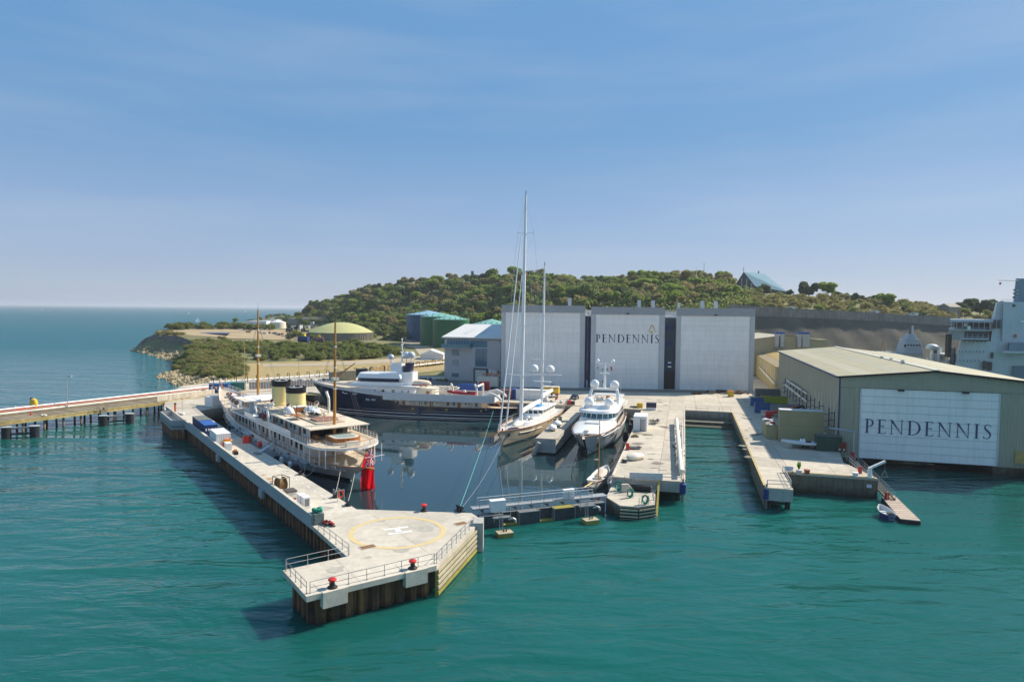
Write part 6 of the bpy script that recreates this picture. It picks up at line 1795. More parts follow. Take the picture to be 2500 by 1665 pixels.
MB().prism([(26.1, 5.9), (29.5, 5.6), (31.2, 6.2), (31.9, 6.6), (31.2, 7.0), (29.5, 7.7), (26.1, 7.3)], 7.8, 7.9).build('launch_floor', grey_p, bo, True)
MB().box(28.2, 6.1, 7.9, 29.5, 7.1, 8.9).build('launch_console', glass('launch_screen', (.1, .12, .14)), bo, True); MB().box(26.3, 6.2, 8.0, 27.0, 7.0, 8.8).build('launch_engine', red_d, bo, True)
MB().prism([(34.6, 6.5), (38.2, 6.5), (38.2, 7.8), (34.6, 7.8)], 3.4, 3.55).build('boarding_platform', ltgrey_p, cy, True)
MB().prism(rplan(-.2, 6.2, 3.0, 1.4, 1.4), 6.43, 6.75).build('pool_step', teak, cy, True)
MB().prism(rplan(.3, 5.7, 2.5, 1.2, 1.2), 6.76, 7.45).build('pool_side', varn, cy, True)
MB().prism(rplan(.55, 5.45, 2.25, 1.1, 1.1), 7.452, 7.50).build('pool_rim', cream_p, cy, True)
MB().prism(rplan(.95, 5.05, 1.85, .9, .9), 7.503, 7.512).build('pool_water', glass('pool_water', (.38, .48, .46), .05), cy, True)
boxes(cy, 'deck_locker', cream_p, [(-1.9, -.9, 6.43, -.9, 1.5, 7.2)])
for k in range(7): MB().sphere((7.6 + rnd.uniform(-.6, 1.4), 3.2 + rnd.uniform(-.6, 1.6), 6.85), .4, 8, 5, .9).build('deck_chair', varn, cy, True)
for k in range(4): MB().box(6.6, -3.4 + k * 1.3, 6.43, 7.8, -2.4 + k * 1.3, 7.1).build('deck_bench', teak, cy, True)
MB().tube([(8.6, -4.6, 7.8 + .45 * math.sin(a)) if False else (8.6 + .45 * math.cos(a), -4.8, 7.8 + .45 * math.sin(a)) for a in np.linspace(0, 6.28, 13)], .09, 6).build('life_ring', white_p, cy, True)
for (x, y, r_) in ((-3.4, -1.0, .85), (-1.6, 1.6, .5)): MB().lathe([(r_, 0), (r_ * .8, .35), (r_ * .35, 1.0), (.1, 1.25)], (x, y, 3.1), 12).build('capstan', canvas, cy, True, True)
boxes(cy, 'deck_box', canvas, [(-1.2, 2.6, 3.1, -.2, 3.6, 3.8)])
MB().bar((-4.2, -1.4, 3.3), (-1.8, -3.0, 5.6), .35).build('gangway_stowed', varn, cy, True); MB().bar((-4.6, .2, 3.3), (-3.2, -1.6, 5.4), .3).build('gangway_stowed', varn, cy, True)
MB().prism([(-7.2, -.8), (-9.6, 0), (-7.2, .8)], 3.75, 3.9).build('stern_platform', varn, cy, True)
MB().cyl((-7.4, .8, 5.5), (-7.0, -3.0, 5.5), .05, n=5).build('aft_rail', white_p, cy, True)
MB().box(-.25, -.12, -.9, .15, .12, 2.0).build('sternpost', white_p, cy, True)
en = thing('red_ensign', 'large red ensign with a union canton hanging from the staff at the yacht stern', 'flag', P(905, 1128, 4.0))
E0, E1 = PD(904, 1128, 109.5), PD(912, 1090, 108.3)
MB().cyl(E0, E1, .07, .05, 7).build('staff', varn, en); MB().sphere(E1, .17, 8, 6).build('finial', gold, en, smooth=True)
nu, nv = 30, 64
Lx = [(0, 893, 908.5), (.12, 889, 910.5), (.3, 884, 912), (.5, 881, 913), (.75, 880.5, 914), (1, 882, 916)]
Ly = [(0, 1110, 1094), (.12, 1120, 1106), (.3, 1136, 1126), (.5, 1158, 1149), (.75, 1182, 1176), (1, 1203, 1192)]
def fl_pt(u, v):
    xl, xr = np.interp(v, [q[0] for q in Lx], [q[1] for q in Lx]), np.interp(v, [q[0] for q in Lx], [q[2] for q in Lx])
    yl, yr = np.interp(v, [q[0] for q in Ly], [q[1] for q in Ly]), np.interp(v, [q[0] for q in Ly], [q[2] for q in Ly])
    return PD(xl + (xr - xl) * u, yl + (yr - yl) * u, 108.6 + .55 * math.sin(u * 10 + v * 3.5) * (.35 + v) + .2 * math.sin(v * 7))
cells = {'field': [], 'canton_blue': [], 'canton_white': []}
for i in range(nu):
    for j in range(nv):
        u, v = (i + .5) / nu, (j + .5) / nv
        k = 'field'
        if v < .37 and u > .3:
            a, b = v / .37 * 2 - 1, (u - .3) / .7 * 2 - 1
            if abs(a) < .12 or abs(b) < .16: k = 'field'
            elif abs(a) < .22 or abs(b) < .28: k = 'canton_white'
            elif abs(abs(a) - abs(b)) < .10: k = 'field'
            elif abs(abs(a) - abs(b)) < .30: k = 'canton_white'
            else: k = 'canton_blue'
        cells[k].append((i, j))
fm = {'field': leaf_mat('ensign_red', (.62, .006, .02), (.75, .01, .025)), 'canton_blue': leaf_mat('ensign_blue', (.02, .04, .22), (.03, .05, .26)), 'canton_white': leaf_mat('ensign_white', (.8, .8, .8), (.8, .8, .8))}
for k, cs_ in cells.items():
    mb = MB()
    for (i, j) in cs_: mb.add([fl_pt(i / nu, j / nv), fl_pt((i + 1) / nu, j / nv), fl_pt((i + 1) / nu, (j + 1) / nv), fl_pt(i / nu, (j + 1) / nv)], [(3, 2, 1, 0)])
    mb.build(k, fm[k], en, smooth=True)
for k, (px, py, m_, lab) in enumerate(((676, 1121, rubber, 'big black ball fender hanging on the classic yacht near the gangway'), (687, 1126, white_p, 'white fender beside the forward black fender of the classic yacht'), (708, 1138, white_p, 'white fender beside the aft black fender of the classic yacht'), (721, 1143, rubber, 'big black ball fender hanging on the classic yacht quarter'))):
    p = P(px, py, 1.9)
    t = thing('ship_fender', lab, 'fender', p, 0, 'fenders of the classic yacht')
    if m_ is rubber: MB().sphere((0, 0, 0), .75, 12, 8).build('ball', m_, t, True, True)
    else: MB().lathe([(.1, -.9), (.38, -.6), (.38, .6), (.1, .9)], n=10).build('cylinder', m_, t, True, True)
    MB().cyl((0, 0, .7), (.1, .3, 2.2), .03, n=4).build('lanyard', rope_w, t, True)
# -- navy expedition yacht
bs = ship('navy_yacht', 'navy blue and white expedition yacht moored along the back of the dock', 'yacht', (-.2, 182.5), (-.985, .169))
hb = Hull([(-1.4, 1), (0, 0), (2, -1.4), (3.6, -2.6)], [(-1.4, 52), (0, 53.8), (4, 56), (8.6, 59.6)],
          [(0, 3.3), (.1, 3.2), (.3, 3.1), (.575, 3.3), (.60, 4.4), (.625, 5.6), (.75, 6.2), (.9, 7.2), (1, 8.2)],
          [(0, 3.6), (.06, 4.6), (.2, 5.2), (.5, 5.4), (.7, 5.2), (.82, 4.3), (.93, 2.5), (1, .1)],
          [(0, 3.0), (.1, 4.4), (.25, 5.1), (.55, 5.2), (.72, 4.2), (.85, 2.3), (.95, .8), (1, .03)], .7)
sb_ = lambda t: ip(hb.sh, t)
hb.band(-1.4, sb_, 8).build('hull', navy_h, bs, True, True)
hb.band(.12, .34, 1, .03).build('waterline_stripe', white_p, bs, True)
hb.band(.95, 1.2, 1, .10, 0, .93).build('rubbing_strake', ltgrey_p, bs, True); hb.band(1.75, 1.85, 1, .04, .05, .78).build('rubbing_strake', grey_p, bs, True)
hb.deck(.8).build('main_deck', teak, bs, True)
for s in (1, -1):
    MB().tube(hb.edge(.03, 0, .6, 24, s), .09, 6).build('cap_rail', varn, bs, True)
wb_ = lambda t: sb_(t) + 1.35 - .7 * max(0, (t - .7) / .3)
class HB2(Hull): pass
hb.band(lambda t: sb_(t) + .02, wb_, 2, .0, .60, 1.0, 24, False).build('fore_bulwark', ltgrey_p, bs, True, True)
hb.deck(-.2, .62, .99).build('fore_deck', teak, bs, True)
lg_b = M('pale_grey_topside', (.66, .66, .65), .35, .04, .5)
lead = [(35.5, 5.35), (8, 5.35), (5, 5.0), (3.8, 4.2)]
for s in (1, -1):
    for a, b in zip(lead[:-1], lead[1:]): MB()._bar((a[0], s * a[1], 5.65), (b[0], s * b[1], 5.65), .12, 2.0).build('upper_bulwark', lg_b, bs, True)
MB()._bar((3.8, 4.2, 5.4), (3.8, -4.2, 5.4), .12, 1.5).build('upper_bulwark', lg_b, bs, True)
MB().prism([(36, 5.3), (36, -5.3), (8, -5.3), (4, -4.2), (4, 4.2), (8, 5.3)], 5.05, 5.25).build('upper_deck', teak, bs, True)
shell(rplan(7, 36, 4.4, 0, 1), 2.4, 5.04).build('main_house', cream_p, bs, True)
for k in range(17):
    x = 8.5 + k * 1.6
    kind = k % 5
    nm, m_, w_, z0, z1 = (('door', varn, .9, 2.6, 4.6) if kind == 3 else ('window', win_d, .8, 3.5, 4.5) if kind in (0, 4) else ('shutter', canvas, 1.25, 3.2, 4.6) if kind == 1 else ('port_light', win_d, .35, 3.9, 4.3))
    for s in (1, -1): MB().box(x, s * 4.42 - .03, z0, x + w_, s * 4.42 + .03, z1).build(nm, m_, bs, True)
for k in range(9):
    for s in (1, -1): MB().cyl((6 + k * 3.1, s * 5.0, 2.5), (6 + k * 3.1, s * 5.0, 4.7), .07, n=6).build('stanchion', white_p, bs, True)
shell(rplan(26, 45.5, 4.3, 2.5, .5), 5.26, 8.3, .985).build('upper_house', white_g, bs, True)
for s in (1, -1):
    MB().box(27, s * 4.32 - .03, 5.75, 40, s * 4.32 + .03, 6.0).build('dark_stripe', black_p, bs, True)
    for k, x in enumerate((28.2, 30.0, 32.5, 35.5, 38.0, 39.6)):
        if k in (2, 3): MB().box(x, s * 4.3 - .03, 6.7, x + .8, s * 4.3 + .03, 7.5).build('window', win_d, bs, True)
        else: MB().cyl((x + .3, s * 4.24, 7.0), (x + .3, s * 4.34, 7.0), .26, n=12).build('port_light', win_d, bs, True)
    MB().box(43.2, s * 3.9 - .03, 5.6, 44.0, s * 3.9 + .05, 7.4).build('door', varn, bs, True)
for x in (41.8, 44.4): MB().box(x, 3.6, 6.3, x + .7, 4.28, 7.2).build('window', win_d, bs, True)
MB().prism(rplan(25.4, 47.2, 4.7, 3.2, .5), 8.31, 8.5).build('bridge_deck', white_p, bs, True)
shell(rplan(30, 45, 4.0, 3, .8), 8.51, 9.5, .99).build('wheelhouse_base', white_g, bs, True)
shell(rplan(31.5, 44.9, 4.0, 3, .8), 9.5, 10.5, .96).build('bridge_glazing', navy_p, bs, True)
shell(rplan(30, 45.1, 4.15, 3, .8), 10.5, 11.7, .9).build('wheelhouse_roof', white_g, bs, True)
shell(rplan(27.5, 33, 2.6, .6, .6), 8.5, 12.2).build('funnel_casing', white_g, bs, True, True)
shell(rplan(31, 35.2, 1.7, .7, .5), 12.2, 14.6, .9).build('funnel_casing', white_g, bs, True)
shell(rplan(28.8, 31, 1.5, .2, .2), 12.2, 14.8, .9, -.5).build('funnel_wing', navy_p, bs, True)
MB().cyl((31.8, 0, 14.4), (31.8, 0, 22.0), .34, .12, 8).build('mast', white_p, bs, True, True)
for z, l in ((17.9, 1.4), (20.0, 1.1), (21.6, .8)): MB()._bar((31.8, -l, z), (31.8, l, z), .2, .15).build('mast_arm', white_p, bs, True); boxes(bs, 'radar', black_p, [(31.6, -.3, z + .1, 32.1, .3, z + .35)])
for (x, y, r_, z) in ((34.5, 1.8, .95, 16.4), (31.0, -1.6, 1.3, 16.6), (28.8, .8, 1.2, 16.9)):
    MB().cyl((x, y, 14.3), (x, y, z - .5), .14, n=6).build('dome_post', white_p, bs, True); MB().dome((x, y, z), r_).build('radome', M('grey_radome', (.52, .55, .60), .4, .04, 1), bs, True, True)
MB().loft([[(23 + 8 * f, .8 + 1.7 * g * math.cos(a), 9.0 + 1.15 * g * max(math.sin(a), -.5)) for a in np.linspace(0, 2 * math.pi, 13)[:-1]] for f, g in ((0, .35), (.1, .8), (.35, 1), (.75, .95), (.95, .7), (1, .4))]).build('covered_tender', canvas, bs, True, True)
MB()._bar((23.4, 2.45, 8.75), (30.6, 2.45, 8.75), .1, .16).build('tender_stripe', red_p, bs, True)
shell(rplan(21, 26.5, 3.2, .3, 1.6), 5.26, 7.7).build('saloon', cream_p, bs, True)
for s in (1, -1): MB().box(22.6, s * 3.2 - .04, 5.4, 23.6, s * 3.2 + .05, 7.2).build('door', varn, bs, True)
for k in range(6): MB()._bar((16.5 + k * 1.5, -3.6, 7.95), (17.5 + k * 1.5, 3.6, 7.95), .16, .1).build('pergola_bar', cream_p, bs, True)
MB().tube([(25.5, 3.6, 7.9), (18, 3.6, 7.9), (15.2, 1.5, 7.9), (15.2, -1.5, 7.9), (18, -3.6, 7.9), (25.5, -3.6, 7.9)], .12, 6).build('pergola_frame', cream_p, bs, True)
for (x, y) in ((15.4, 1.5), (15.4, -1.5), (18, 3.6), (18, -3.6), (21, 3.6)): MB().cyl((x, y, 5.2), (x, y, 7.9), .07, n=5).build('pergola_post', white_p, bs, True)
for x in (15.6, 8.8): MB().tube([(x, 3.2, 5.2), (x + .2, 3.2, 7.4), (x + .4, 3.0, 8.6), (x + 1.0, 2.4, 9.4)], .28, 8).build('crane_arm', cream_p, bs, True, True)
MB().tube([(8.9, 3.2, 8.9), (8.7, -3.4, 8.9), (8.7, -3.6, 5.2)], .3, 8).build('crane_gantry', cream_p, bs, True, True)
for s in (1, -1): MB().tube([(7.2, s * 4.5, 6.6), (4.8, s * 4.3, 7.2), (3.2, s * 4.1, 6.6), (1.9, s * 3.9, 5.4)], .32, 8).build('stern_slide', white_p, bs, True, True)
MB()._bar((3.4, 3.0, 4.8), (1.0, 3.0, 2.6), .7, .1).build('stern_stairs', varn, bs, True)
for k in range(3):
    x = 50 - k * 2.2
    p = hb.pt(.93 - k * .045, 6.2, 1, .04); MB().cyl((p[0], p[1] - .1, p[2]), (p[0], p[1] + .05, p[2]), .22, n=10).build('hawse_port', white_p, bs, True)
for (t, w_) in ((.955, 1.4), (.84, 1.3), (.79, 1.3)):
    p, q = hb.pt(t, 5.9, 1, .05), hb.pt(t - w_ / 58, 5.9, 1, .05); MB()._bar(p, q, .06, .25).build('bow_door', ltgrey_p, bs, True)
for k, (dx, h0, h1) in enumerate(((0, 0, .55), (.28, .15, .55), (.55, 0, .4), (.8, 0, .55), (1.6, 0, .5), (1.85, .2, .55), (2.1, 0, .55), (2.4, 0, .45), (2.65, .1, .55))):
    t = .735 - dx / 58
    p, q = hb.pt(t, 4.2 + (h0 + h1) / 2, 1, .05), hb.pt(t - .2 / 58, 4.2 + (h0 + h1) / 2, 1, .05)
    MB()._bar(p, q, .04, h1 - h0).build('name_mark', ltgrey_p, bs, True)
for t in (.5, .33, .16): p = hb.pt(t, 2.45, 1, .02); MB().cyl((p[0], p[1] - .1, p[2]), (p[0], p[1] + .06, p[2]), .28, n=12).build('fairlead', gold, bs, True)
p = hb.pt(.47, 2.0, 1, .25); MB().box(p[0] - .35, p[1] - .1, .7, p[0] + .35, p[1] + .25, 2.9).build('side_fender', M('blue_grey_fender', (.05, .08, .14), .6, .2, 1), bs, True)
p = hb.pt(.03, 2.2, 1, .05); MB().cyl((p[0], p[1] - .1, p[2]), (p[0], p[1] + .05, p[2]), .3, n=12).build('stern_light', white_p, bs, True)
def rib(name, label, loc, rz, tube, L=6.5, B=2.5, group=None, hullm=None, seat=None):
    t = thing(name, label, 'inflatable boat', loc, rz, group)
    r = .27 * B / 2.5 * 1.15
    pts = []
    for s in (1, -1):
        pass
    path = [(0, B / 2 - r, .55)] + [(L * f, (B / 2 - r) * g, .55 + .35 * f ** 3) for f, g in ((.3, 1), (.55, .97), (.72, .8), (.86, .5), (.95, .22), (.99, 0))]
    path = path + [(x, -y, z) for x, y, z in path[-2::-1]]
    for k, (a, b) in enumerate(zip(path[:-1], path[1:])): MB().cyl(a, b, r, n=10).sphere(b, r, 10, 6).build('tube_section', tube, t, True, True)
    MB().loft([[(L * f, -B * .36 * g, .45 + .3 * f ** 3), (L * f, 0, .05 + .55 * f ** 3), (L * f, B * .36 * g, .45 + .3 * f ** 3), (L * f, 0, .42 + .3 * f ** 3)] for f, g in ((0, 1), (.5, 1), (.8, .6), (.95, .15))]).build('hull', hullm or white_g, t, True)
    MB().cbox((L * .42, 0, .45), (.9, .8, .95), 0, .85).build('console', seat or white_p, t, True)
    MB().box(L * .43, -.35, 1.38, L * .45, .35, 1.75).build('windscreen', win_d, t, True)
    MB().cbox((L * .25, 0, .45), (.8, .6, .55)).build('seat', rubber, t, True)
    MB().cbox((-.15, 0, .3), (.5, .45, 1.1), 0, .8).build('engine', black_p, t, True)
    return t
q = W[bs] @ Vector((9.2, 2.9, 6.4))
rib('red_tender', 'red inflatable tender on the upper deck of the navy yacht', q, math.atan2(.169, -.985), M('red_tube', (.33, .018, .025), .5, .1, 1), 8.2, 2.9)
# -- two-masted sailing yacht
kt = ship('sailing_ketch', 'tan hulled two-masted sailing yacht with tall white masts beside the finger pier', 'sailing yacht', (12.3, 186.0), (-.316, -.949))
hk = Hull([(-1.4, 3), (0, 0), (1.5, -1.8), (3, -3.0)], [(-1.4, 42), (0, 44), (2, 46), (4.2, 48.2)],
          [(0, 2.9), (.2, 2.6), (.5, 2.7), (.8, 3.2), (1, 3.9)],
          [(0, 2.6), (.1, 3.6), (.3, 4.5), (.55, 4.6), (.75, 3.7), (.9, 1.9), (1, .08)],
          [(0, 1.0), (.15, 2.8), (.35, 4.0), (.55, 4.0), (.75, 2.8), (.9, 1.1), (1, .03)], .6)
tan_h = M('tan_hull_paint', (.55, .45, .32), .25, .04, .4, coat=.3)
sk = lambda t: ip(hk.sh, t)
hk.band(-1.4, .35, 3).build('boot_top', black_p, kt, True, True)
hk.band(.35, sk, 6).build('hull', tan_h, kt, True, True)
hk.deck(.35).build('deck', M('pale_teak_deck', (.62, .57, .50), .6, .06, 1.0), kt, True)
for s in (1, -1):
    MB().tube(hk.edge(.03, side=s), .09, 6).build('cap_rail', varn, kt, True)
    MB().tube([hk.pt(t, sk(t) - 1.0, s, .05) for t in np.linspace(.62, .86, 12)], .1, 5).build('rubbing_strake', cream_p, kt, True)
    posts_rail(hk.edge(0, .02, .985, 40, s, -.12), .95, kt, galv, 2.0, .022, (.5,))
    for k, t in enumerate(np.linspace(.30, .52, 5)):
        p, q = hk.pt(t, sk(t) - .28, s, .02), hk.pt(t + .016, sk(t) - .28, s, .02)
        MB()._bar(p, q, .05, .34).build('hull_window', win_d, kt, True)
shell(rplan(7, 33, 2.7, 5, .8), 2.4, 3.5, .96).build('coachroof', white_g, kt, True, True)
shell(rplan(9, 24, 2.75, 3.5, .5), 3.4, 4.3, .97).build('deckhouse', white_g, kt, True)
shell(rplan(9.3, 23.7, 2.72, 3.4, .5), 4.3, 5.0, .95).build('house_glazing', win_d, kt, True)
for k in range(8):
    for s in (1, -1): MB().box(10.0 + k * 1.6, s * 2.62 - .06, 4.2, 10.35 + k * 1.6, s * 2.62 + .08, 5.1).build('window_frame', white_g, kt, True)
for a in np.linspace(-1.2, 1.2, 6): MB().cbox((20.3 + 3.35 * math.cos(a), 2.6 * math.sin(a), 4.25), (.16, .2, .8), a).build('window_frame', white_g, kt, True)
MB().prism(rplan(8.6, 23.2, 2.95, 3.4, .6), 5.02, 5.22, [(x, y * .95) for x, y in rplan(8.6, 23.2, 2.95, 3.4, .6)]).build('house_roof', white_g, kt, True)
MB().prism(rplan(14.5, 18, 1.0, .6, .5), 5.23, 5.45, [(x, y * .8) for x, y in rplan(14.8, 17.7, 1.0, .6, .5)]).build('blue_cover', ltblue_p, kt, True)
for k in range(9): MB().cbox((24.5 + rnd.uniform(0, 5), rnd.uniform(-1.8, 1.8), 3.5), (rnd.uniform(.3, .9), rnd.uniform(.3, .8), rnd.uniform(.2, .6)), rnd.uniform(0, 3)).build('deck_gear', rnd.choice([galv_d, ltgrey_p, white_p, grey_p]), kt, True)
MB().loft([[(34.5 + 5 * f, .9 + 1.1 * g * math.cos(a), 3.75 + .7 * g * max(math.sin(a), -.3)) for a in np.linspace(0, 2 * math.pi, 13)[:-1]] for f, g in ((0, .5), (.2, 1), (.6, 1), (.9, .6), (1, .2))]).build('covered_dinghy', cream_p, kt, True, True)
boxes(kt, 'dinghy_cradle', dkblue_p, [(38.5, -.2, 3.0, 41, 1.8, 3.35)])
for (x, y) in ((44, .5), (43, -.7), (40.5, 1.6), (45.5, 0)): MB().cyl((x, y, 3.2), (x, y, 3.75), .18, n=8).build('winch', black_p, kt, True)
for s in (1, -1):
    p = hk.pt(.945, 2.7, s, .03); MB().cbox((p[0], p[1], 2.2), (1.0, .3, 1.1), -.35 * s).build('anchor_plate', galv, kt, True); MB().cbox((p[0] + .1, p[1] + .22 * s, 2.3), (.5, .25, .8), -.35 * s).build('anchor', black_p, kt, True)
def ketch_mast(x, zb, zt, spr, r, boom):
    rk = -.035
    def mp(z): return (x + rk * (z - zb), 0, z)
    m_ = MB().cyl(mp(zb - 1), mp(zb + (zt - zb) * .6), r, r * .92, 12).cyl(mp(zb + (zt - zb) * .6), mp(zt), r * .92, r * .5, 12).build('mast', white_g, kt, True, True)
    MB().cyl(mp(zt), mp(zt + 1.0), .09, n=5).build('masthead_unit', black_p, m_, True)
    sg = MB()
    for z, l in spr:
        for s in (1, -1):
            MB()._bar(mp(z), (mp(z)[0] - .7, s * l, z + .25), .28, .09).build('spreader', white_g, m_, True)
    for s in (1, -1):
        prev = (x - 1.2, s * 4.3, 2.8)
        for z, l in spr:
            q = (mp(z)[0] - .7, s * l, z + .25)
            sg.cyl(prev, q, .025, n=4)
            sg.cyl(mp(z - 6), q, .015, n=4) if z > 14 else None
            prev = q
        sg.cyl(prev, mp(zt - 1), .025, n=4)
    sg.build('shrouds', galv, kt, True)
    if boom:
        b0, b1 = (x - .6, 0, zb + 2.0), (x - boom, 0, zb + 2.6)
        MB().cyl(b0, b1, .28, .24, 10).build('boom', white_g, kt, True, True)
        MB().loft([[(x - .9 - (boom - 1.5) * f, .42 * g * math.cos(a), zb + 2.55 + .6 * f + .42 * g * math.sin(a)) for a in np.linspace(0, 2 * math.pi, 9)[:-1]] for f, g in ((0, .9), (.3, 1), (.7, .8), (1, .4))]).build('furled_sail', M('white_sail_cover', (.76, .75, .73), .8, .05, 1.5, bump=.4), kt, True, True)
    return mp
mp1 = ketch_mast(31.5, 3.6, 57.6, [(14.5, 3.9), (26.5, 3.6), (39.5, 3.0), (48.5, 2.0)], .46, 17.0)
mp2 = ketch_mast(13.5, 5.0, 42.0, [(17.0, 3.0), (29.0, 2.4)], .36, 11.5)
MB().cyl((46.9, 0, 4.0), (33, 0, 47.5), .20, .10, 8).build('furled_headsail', white_g, kt, True, True)
MB().cyl((42.6, 0, 3.7), (32, 0, 38.5), .18, .09, 8).build('furled_headsail', white_g, kt, True, True)
MB().cyl((46.9, 0, 4.0), mp1(57), .03, n=4).build('forestay', galv, kt, True)
for s in (1, -1): MB().cyl((-1.5, s * 1.8, 3.2), mp2(41.5), .022, n=4).build('backstay', galv, kt, True); MB().cyl((20, s * 4.3, 2.9), mp1(46), .022, n=4).build('running_stay', galv, kt, True)
MB().cyl(mp1(36), mp2(24), .022, n=4).build('triatic_stay', galv, kt, True)
MB()._bar((12.9, -5.2, 13.2), (12.9, 5.2, 13.2), .3, .14).build('radar_spreader', white_g, kt, True)
for y in (-2.3, 2.1): MB().dome((12.9, y, 14.6), 1.15).build('radome', white_g, kt, True, True)
MB()._bar((13.1, -2.4, 11.3), (13.1, 2.4, 11.3), .6, .25).build('radar_scanner', white_g, kt, True); MB()._bar((13.0, -4.0, 7.6), (13.0, 4.0, 7.6), .25, .16).build('radar_spreader', white_g, kt, True)
fl = thing('orange_flag', 'small orange flag at the stern of the sailing yacht', 'flag', W[kt] @ Vector((-2, -.5, 3.2)))
MB().cyl((0, 0, 0), (.4, .3, 3.4), .05, n=5).build('staff', galv, fl, local=True)
MB().add([(.15 + .75 * k / 5, .2 + .2 * math.sin(k), 1.0 + j * .5 + .1 * k) for j in range(5) for k in range(6)], [(j * 6 + k, j * 6 + k + 1, (j + 1) * 6 + k + 1, (j + 1) * 6 + k) for j in range(4) for k in range(5)]).build('cloth', M('orange_cloth', (.62, .09, .03), .8, .1, 2), fl, local=True)
# -- white motor yacht
my = ship('white_motor_yacht', 'white motor yacht with radomes moored bow-on beside the east quay', 'yacht', (27.0, 177.0), (-.254, -.967))
hm = Hull([(-1.4, 1), (0, 0), (3, -1)], [(-1.4, 40), (0, 43.4), (2.5, 46.5), (5.4, 50.2)],
          [(0, 2.9), (.3, 3.3), (.55, 4.0), (.62, 4.5), (.8, 4.9), (1, 5.3)],
          [(0, 4.3), (.2, 4.7), (.5, 4.85), (.7, 4.6), (.84, 3.7), (.94, 2.2), (1, .25)],
          [(0, 3.8), (.2, 4.4), (.45, 4.5), (.65, 3.6), (.8, 2.1), (.92, .7), (1, .03)], .62)
sm_ = lambda t: ip(hm.sh, t)
silver = M('silver_hull_paint', (.56, .57, .58), .2, .03, .4, coat=.4)
hm.band(-1.4, .5, 3).build('boot_top', M('dark_green_black', (.01, .02, .02), .3, .1, 1), my, True, True)
hm.band(.5, sm_, 7).build('hull', silver, my, True, True)
hm.deck(.6).build('main_deck', teak, my, True)
for s in (1, -1):
    MB().tube(hm.edge(.04, side=s), .08, 6).build('cap_rail', varn, my, True)
    MB().tube([hm.pt(t, sm_(t) - .85, s, .04) for t in np.linspace(.05, .93, 30)], .06, 5).build('rubbing_strake', white_p, my, True)
    for k, t in enumerate((.70, .735, .50, .46, .42, .3, .26)):
        p, q = hm.pt(t, 3.2, s, .02), hm.pt(t + .02, 3.2, s, .02); MB()._bar(p, q, .05, .5).build('hull_window', win_d, my, True)
    for k, t in enumerate((.78, .75, .72, .69, .66)):
        p = hm.pt(t, 1.6, s, .02); MB().cyl((p[0], p[1] - .06, p[2]), (p[0], p[1] + .06, p[2]), .16, n=10).build('port_light', ltgrey_p, my, True)
    p = hm.pt(.915, 2.6, s, .05); MB().cbox((p[0], p[1], 1.9), (.9, .25, 1.6), -.45 * s).build('anchor_pocket', black_p, my, True)
MB().cyl((45.8, 0, .4), (46.9, 0, 1.6), .3, .14, 8).build('bow_fitting', black_p, my, True)
cr = [[(x, w_ * math.cos(a), zb + h_ * math.sin(a) ** .8) for a in np.linspace(0, math.pi, 13)] for (x, w_, zb, h_) in ((44.5, 3.0, 4.75, .35), (42.5, 3.45, 4.8, .75), (38, 4.15, 4.7, 1.0), (33, 4.5, 4.6, 1.15), (28.5, 4.55, 4.5, 1.2))]
MB().loft(cr, False, False).build('foredeck_fairing', white_g, my, True, True)
MB().add([q for q in cr[0]], [tuple(range(13))]).build('fairing_front', white_g, my, True)
boxes(my, 'sun_pad', ltgrey_p, [(33.5, -1.5, 5.7, 37, 1.5, 5.95)]); boxes(my, 'foredeck_stairs', cream_p, [(38, -.45, 5.6, 45.0, .45, 5.75)])
boxes(my, 'windlass', galv, [(45.6, -1.1, 4.7, 46.4, -.5, 5.3), (45.6, .6, 4.7, 46.4, 1.2, 5.3)])
shell(rplan(6, 31, 4.1, 2.5, .5), 3.0, 5.6).build('main_house', white_g, my, True)
for s in (1, -1):
    MB().box(8, s * 4.12 - .03, 3.9, 25, s * 4.12 + .03, 5.0).build('saloon_window', win_d, my, True)
shell(rplan(7, 30.0, 4.05, 3.2, .5), 5.3, 5.75).build('bridge_sill', white_g, my, True)
shell(rplan(12, 29.8, 4.0, 3.2, .5), 5.75, 7.0, .95, -.5).build('bridge_glazing', win_b, my, True)
for a in np.linspace(-1.35, 1.35, 9):
    x0, y0 = 26.6 + 3.25 * math.cos(a), 4.05 * math.sin(a)
    MB()._bar((x0, y0, 5.7), (x0 * 1 - .95, y0 * .955, 7.02), .16, .14).build('window_mullion', white_g, my, True)
for k in range(6):
    for s in (1, -1): MB()._bar((13.5 + k * 2.2, s * 4.03, 5.7), (13.1 + k * 2.2, s * 3.86, 7.02), .2, .12).build('window_mullion', white_g, my, True)
rf_ = rplan(6, 31.2, 4.6, 4.4, .8, 12)
MB().prism(rf_, 7.05, 7.55, [(x * .99 + .1, y * .93) for x, y in rf_]).build('bridge_roof', white_g, my, True, True)
shell(rplan(10, 27, 3.5, 3.5, .5, 10), 7.55, 8.25, .92).build('flybridge_base', white_g, my, True, True)
MB().prism(rplan(8, 21, 3.0, 2.2, .5), 8.26, 8.3).build('flybridge_deck', teak, my, True)
posts_rail([(20.5, 2.6, 8.26), (22.5, 0, 8.26), (20.5, -2.6, 8.26)], .7, my, galv, 1.0, .025, ())
for y in (-2.2, 2.2):
    MB().dome((25.6, y * 1.05, 8.95), 1.15).build('radome', white_g, my, True, True)
    MB().dome((15.2, y * 1.12, 11.95), 1.15).build('radome', white_g, my, True, True)
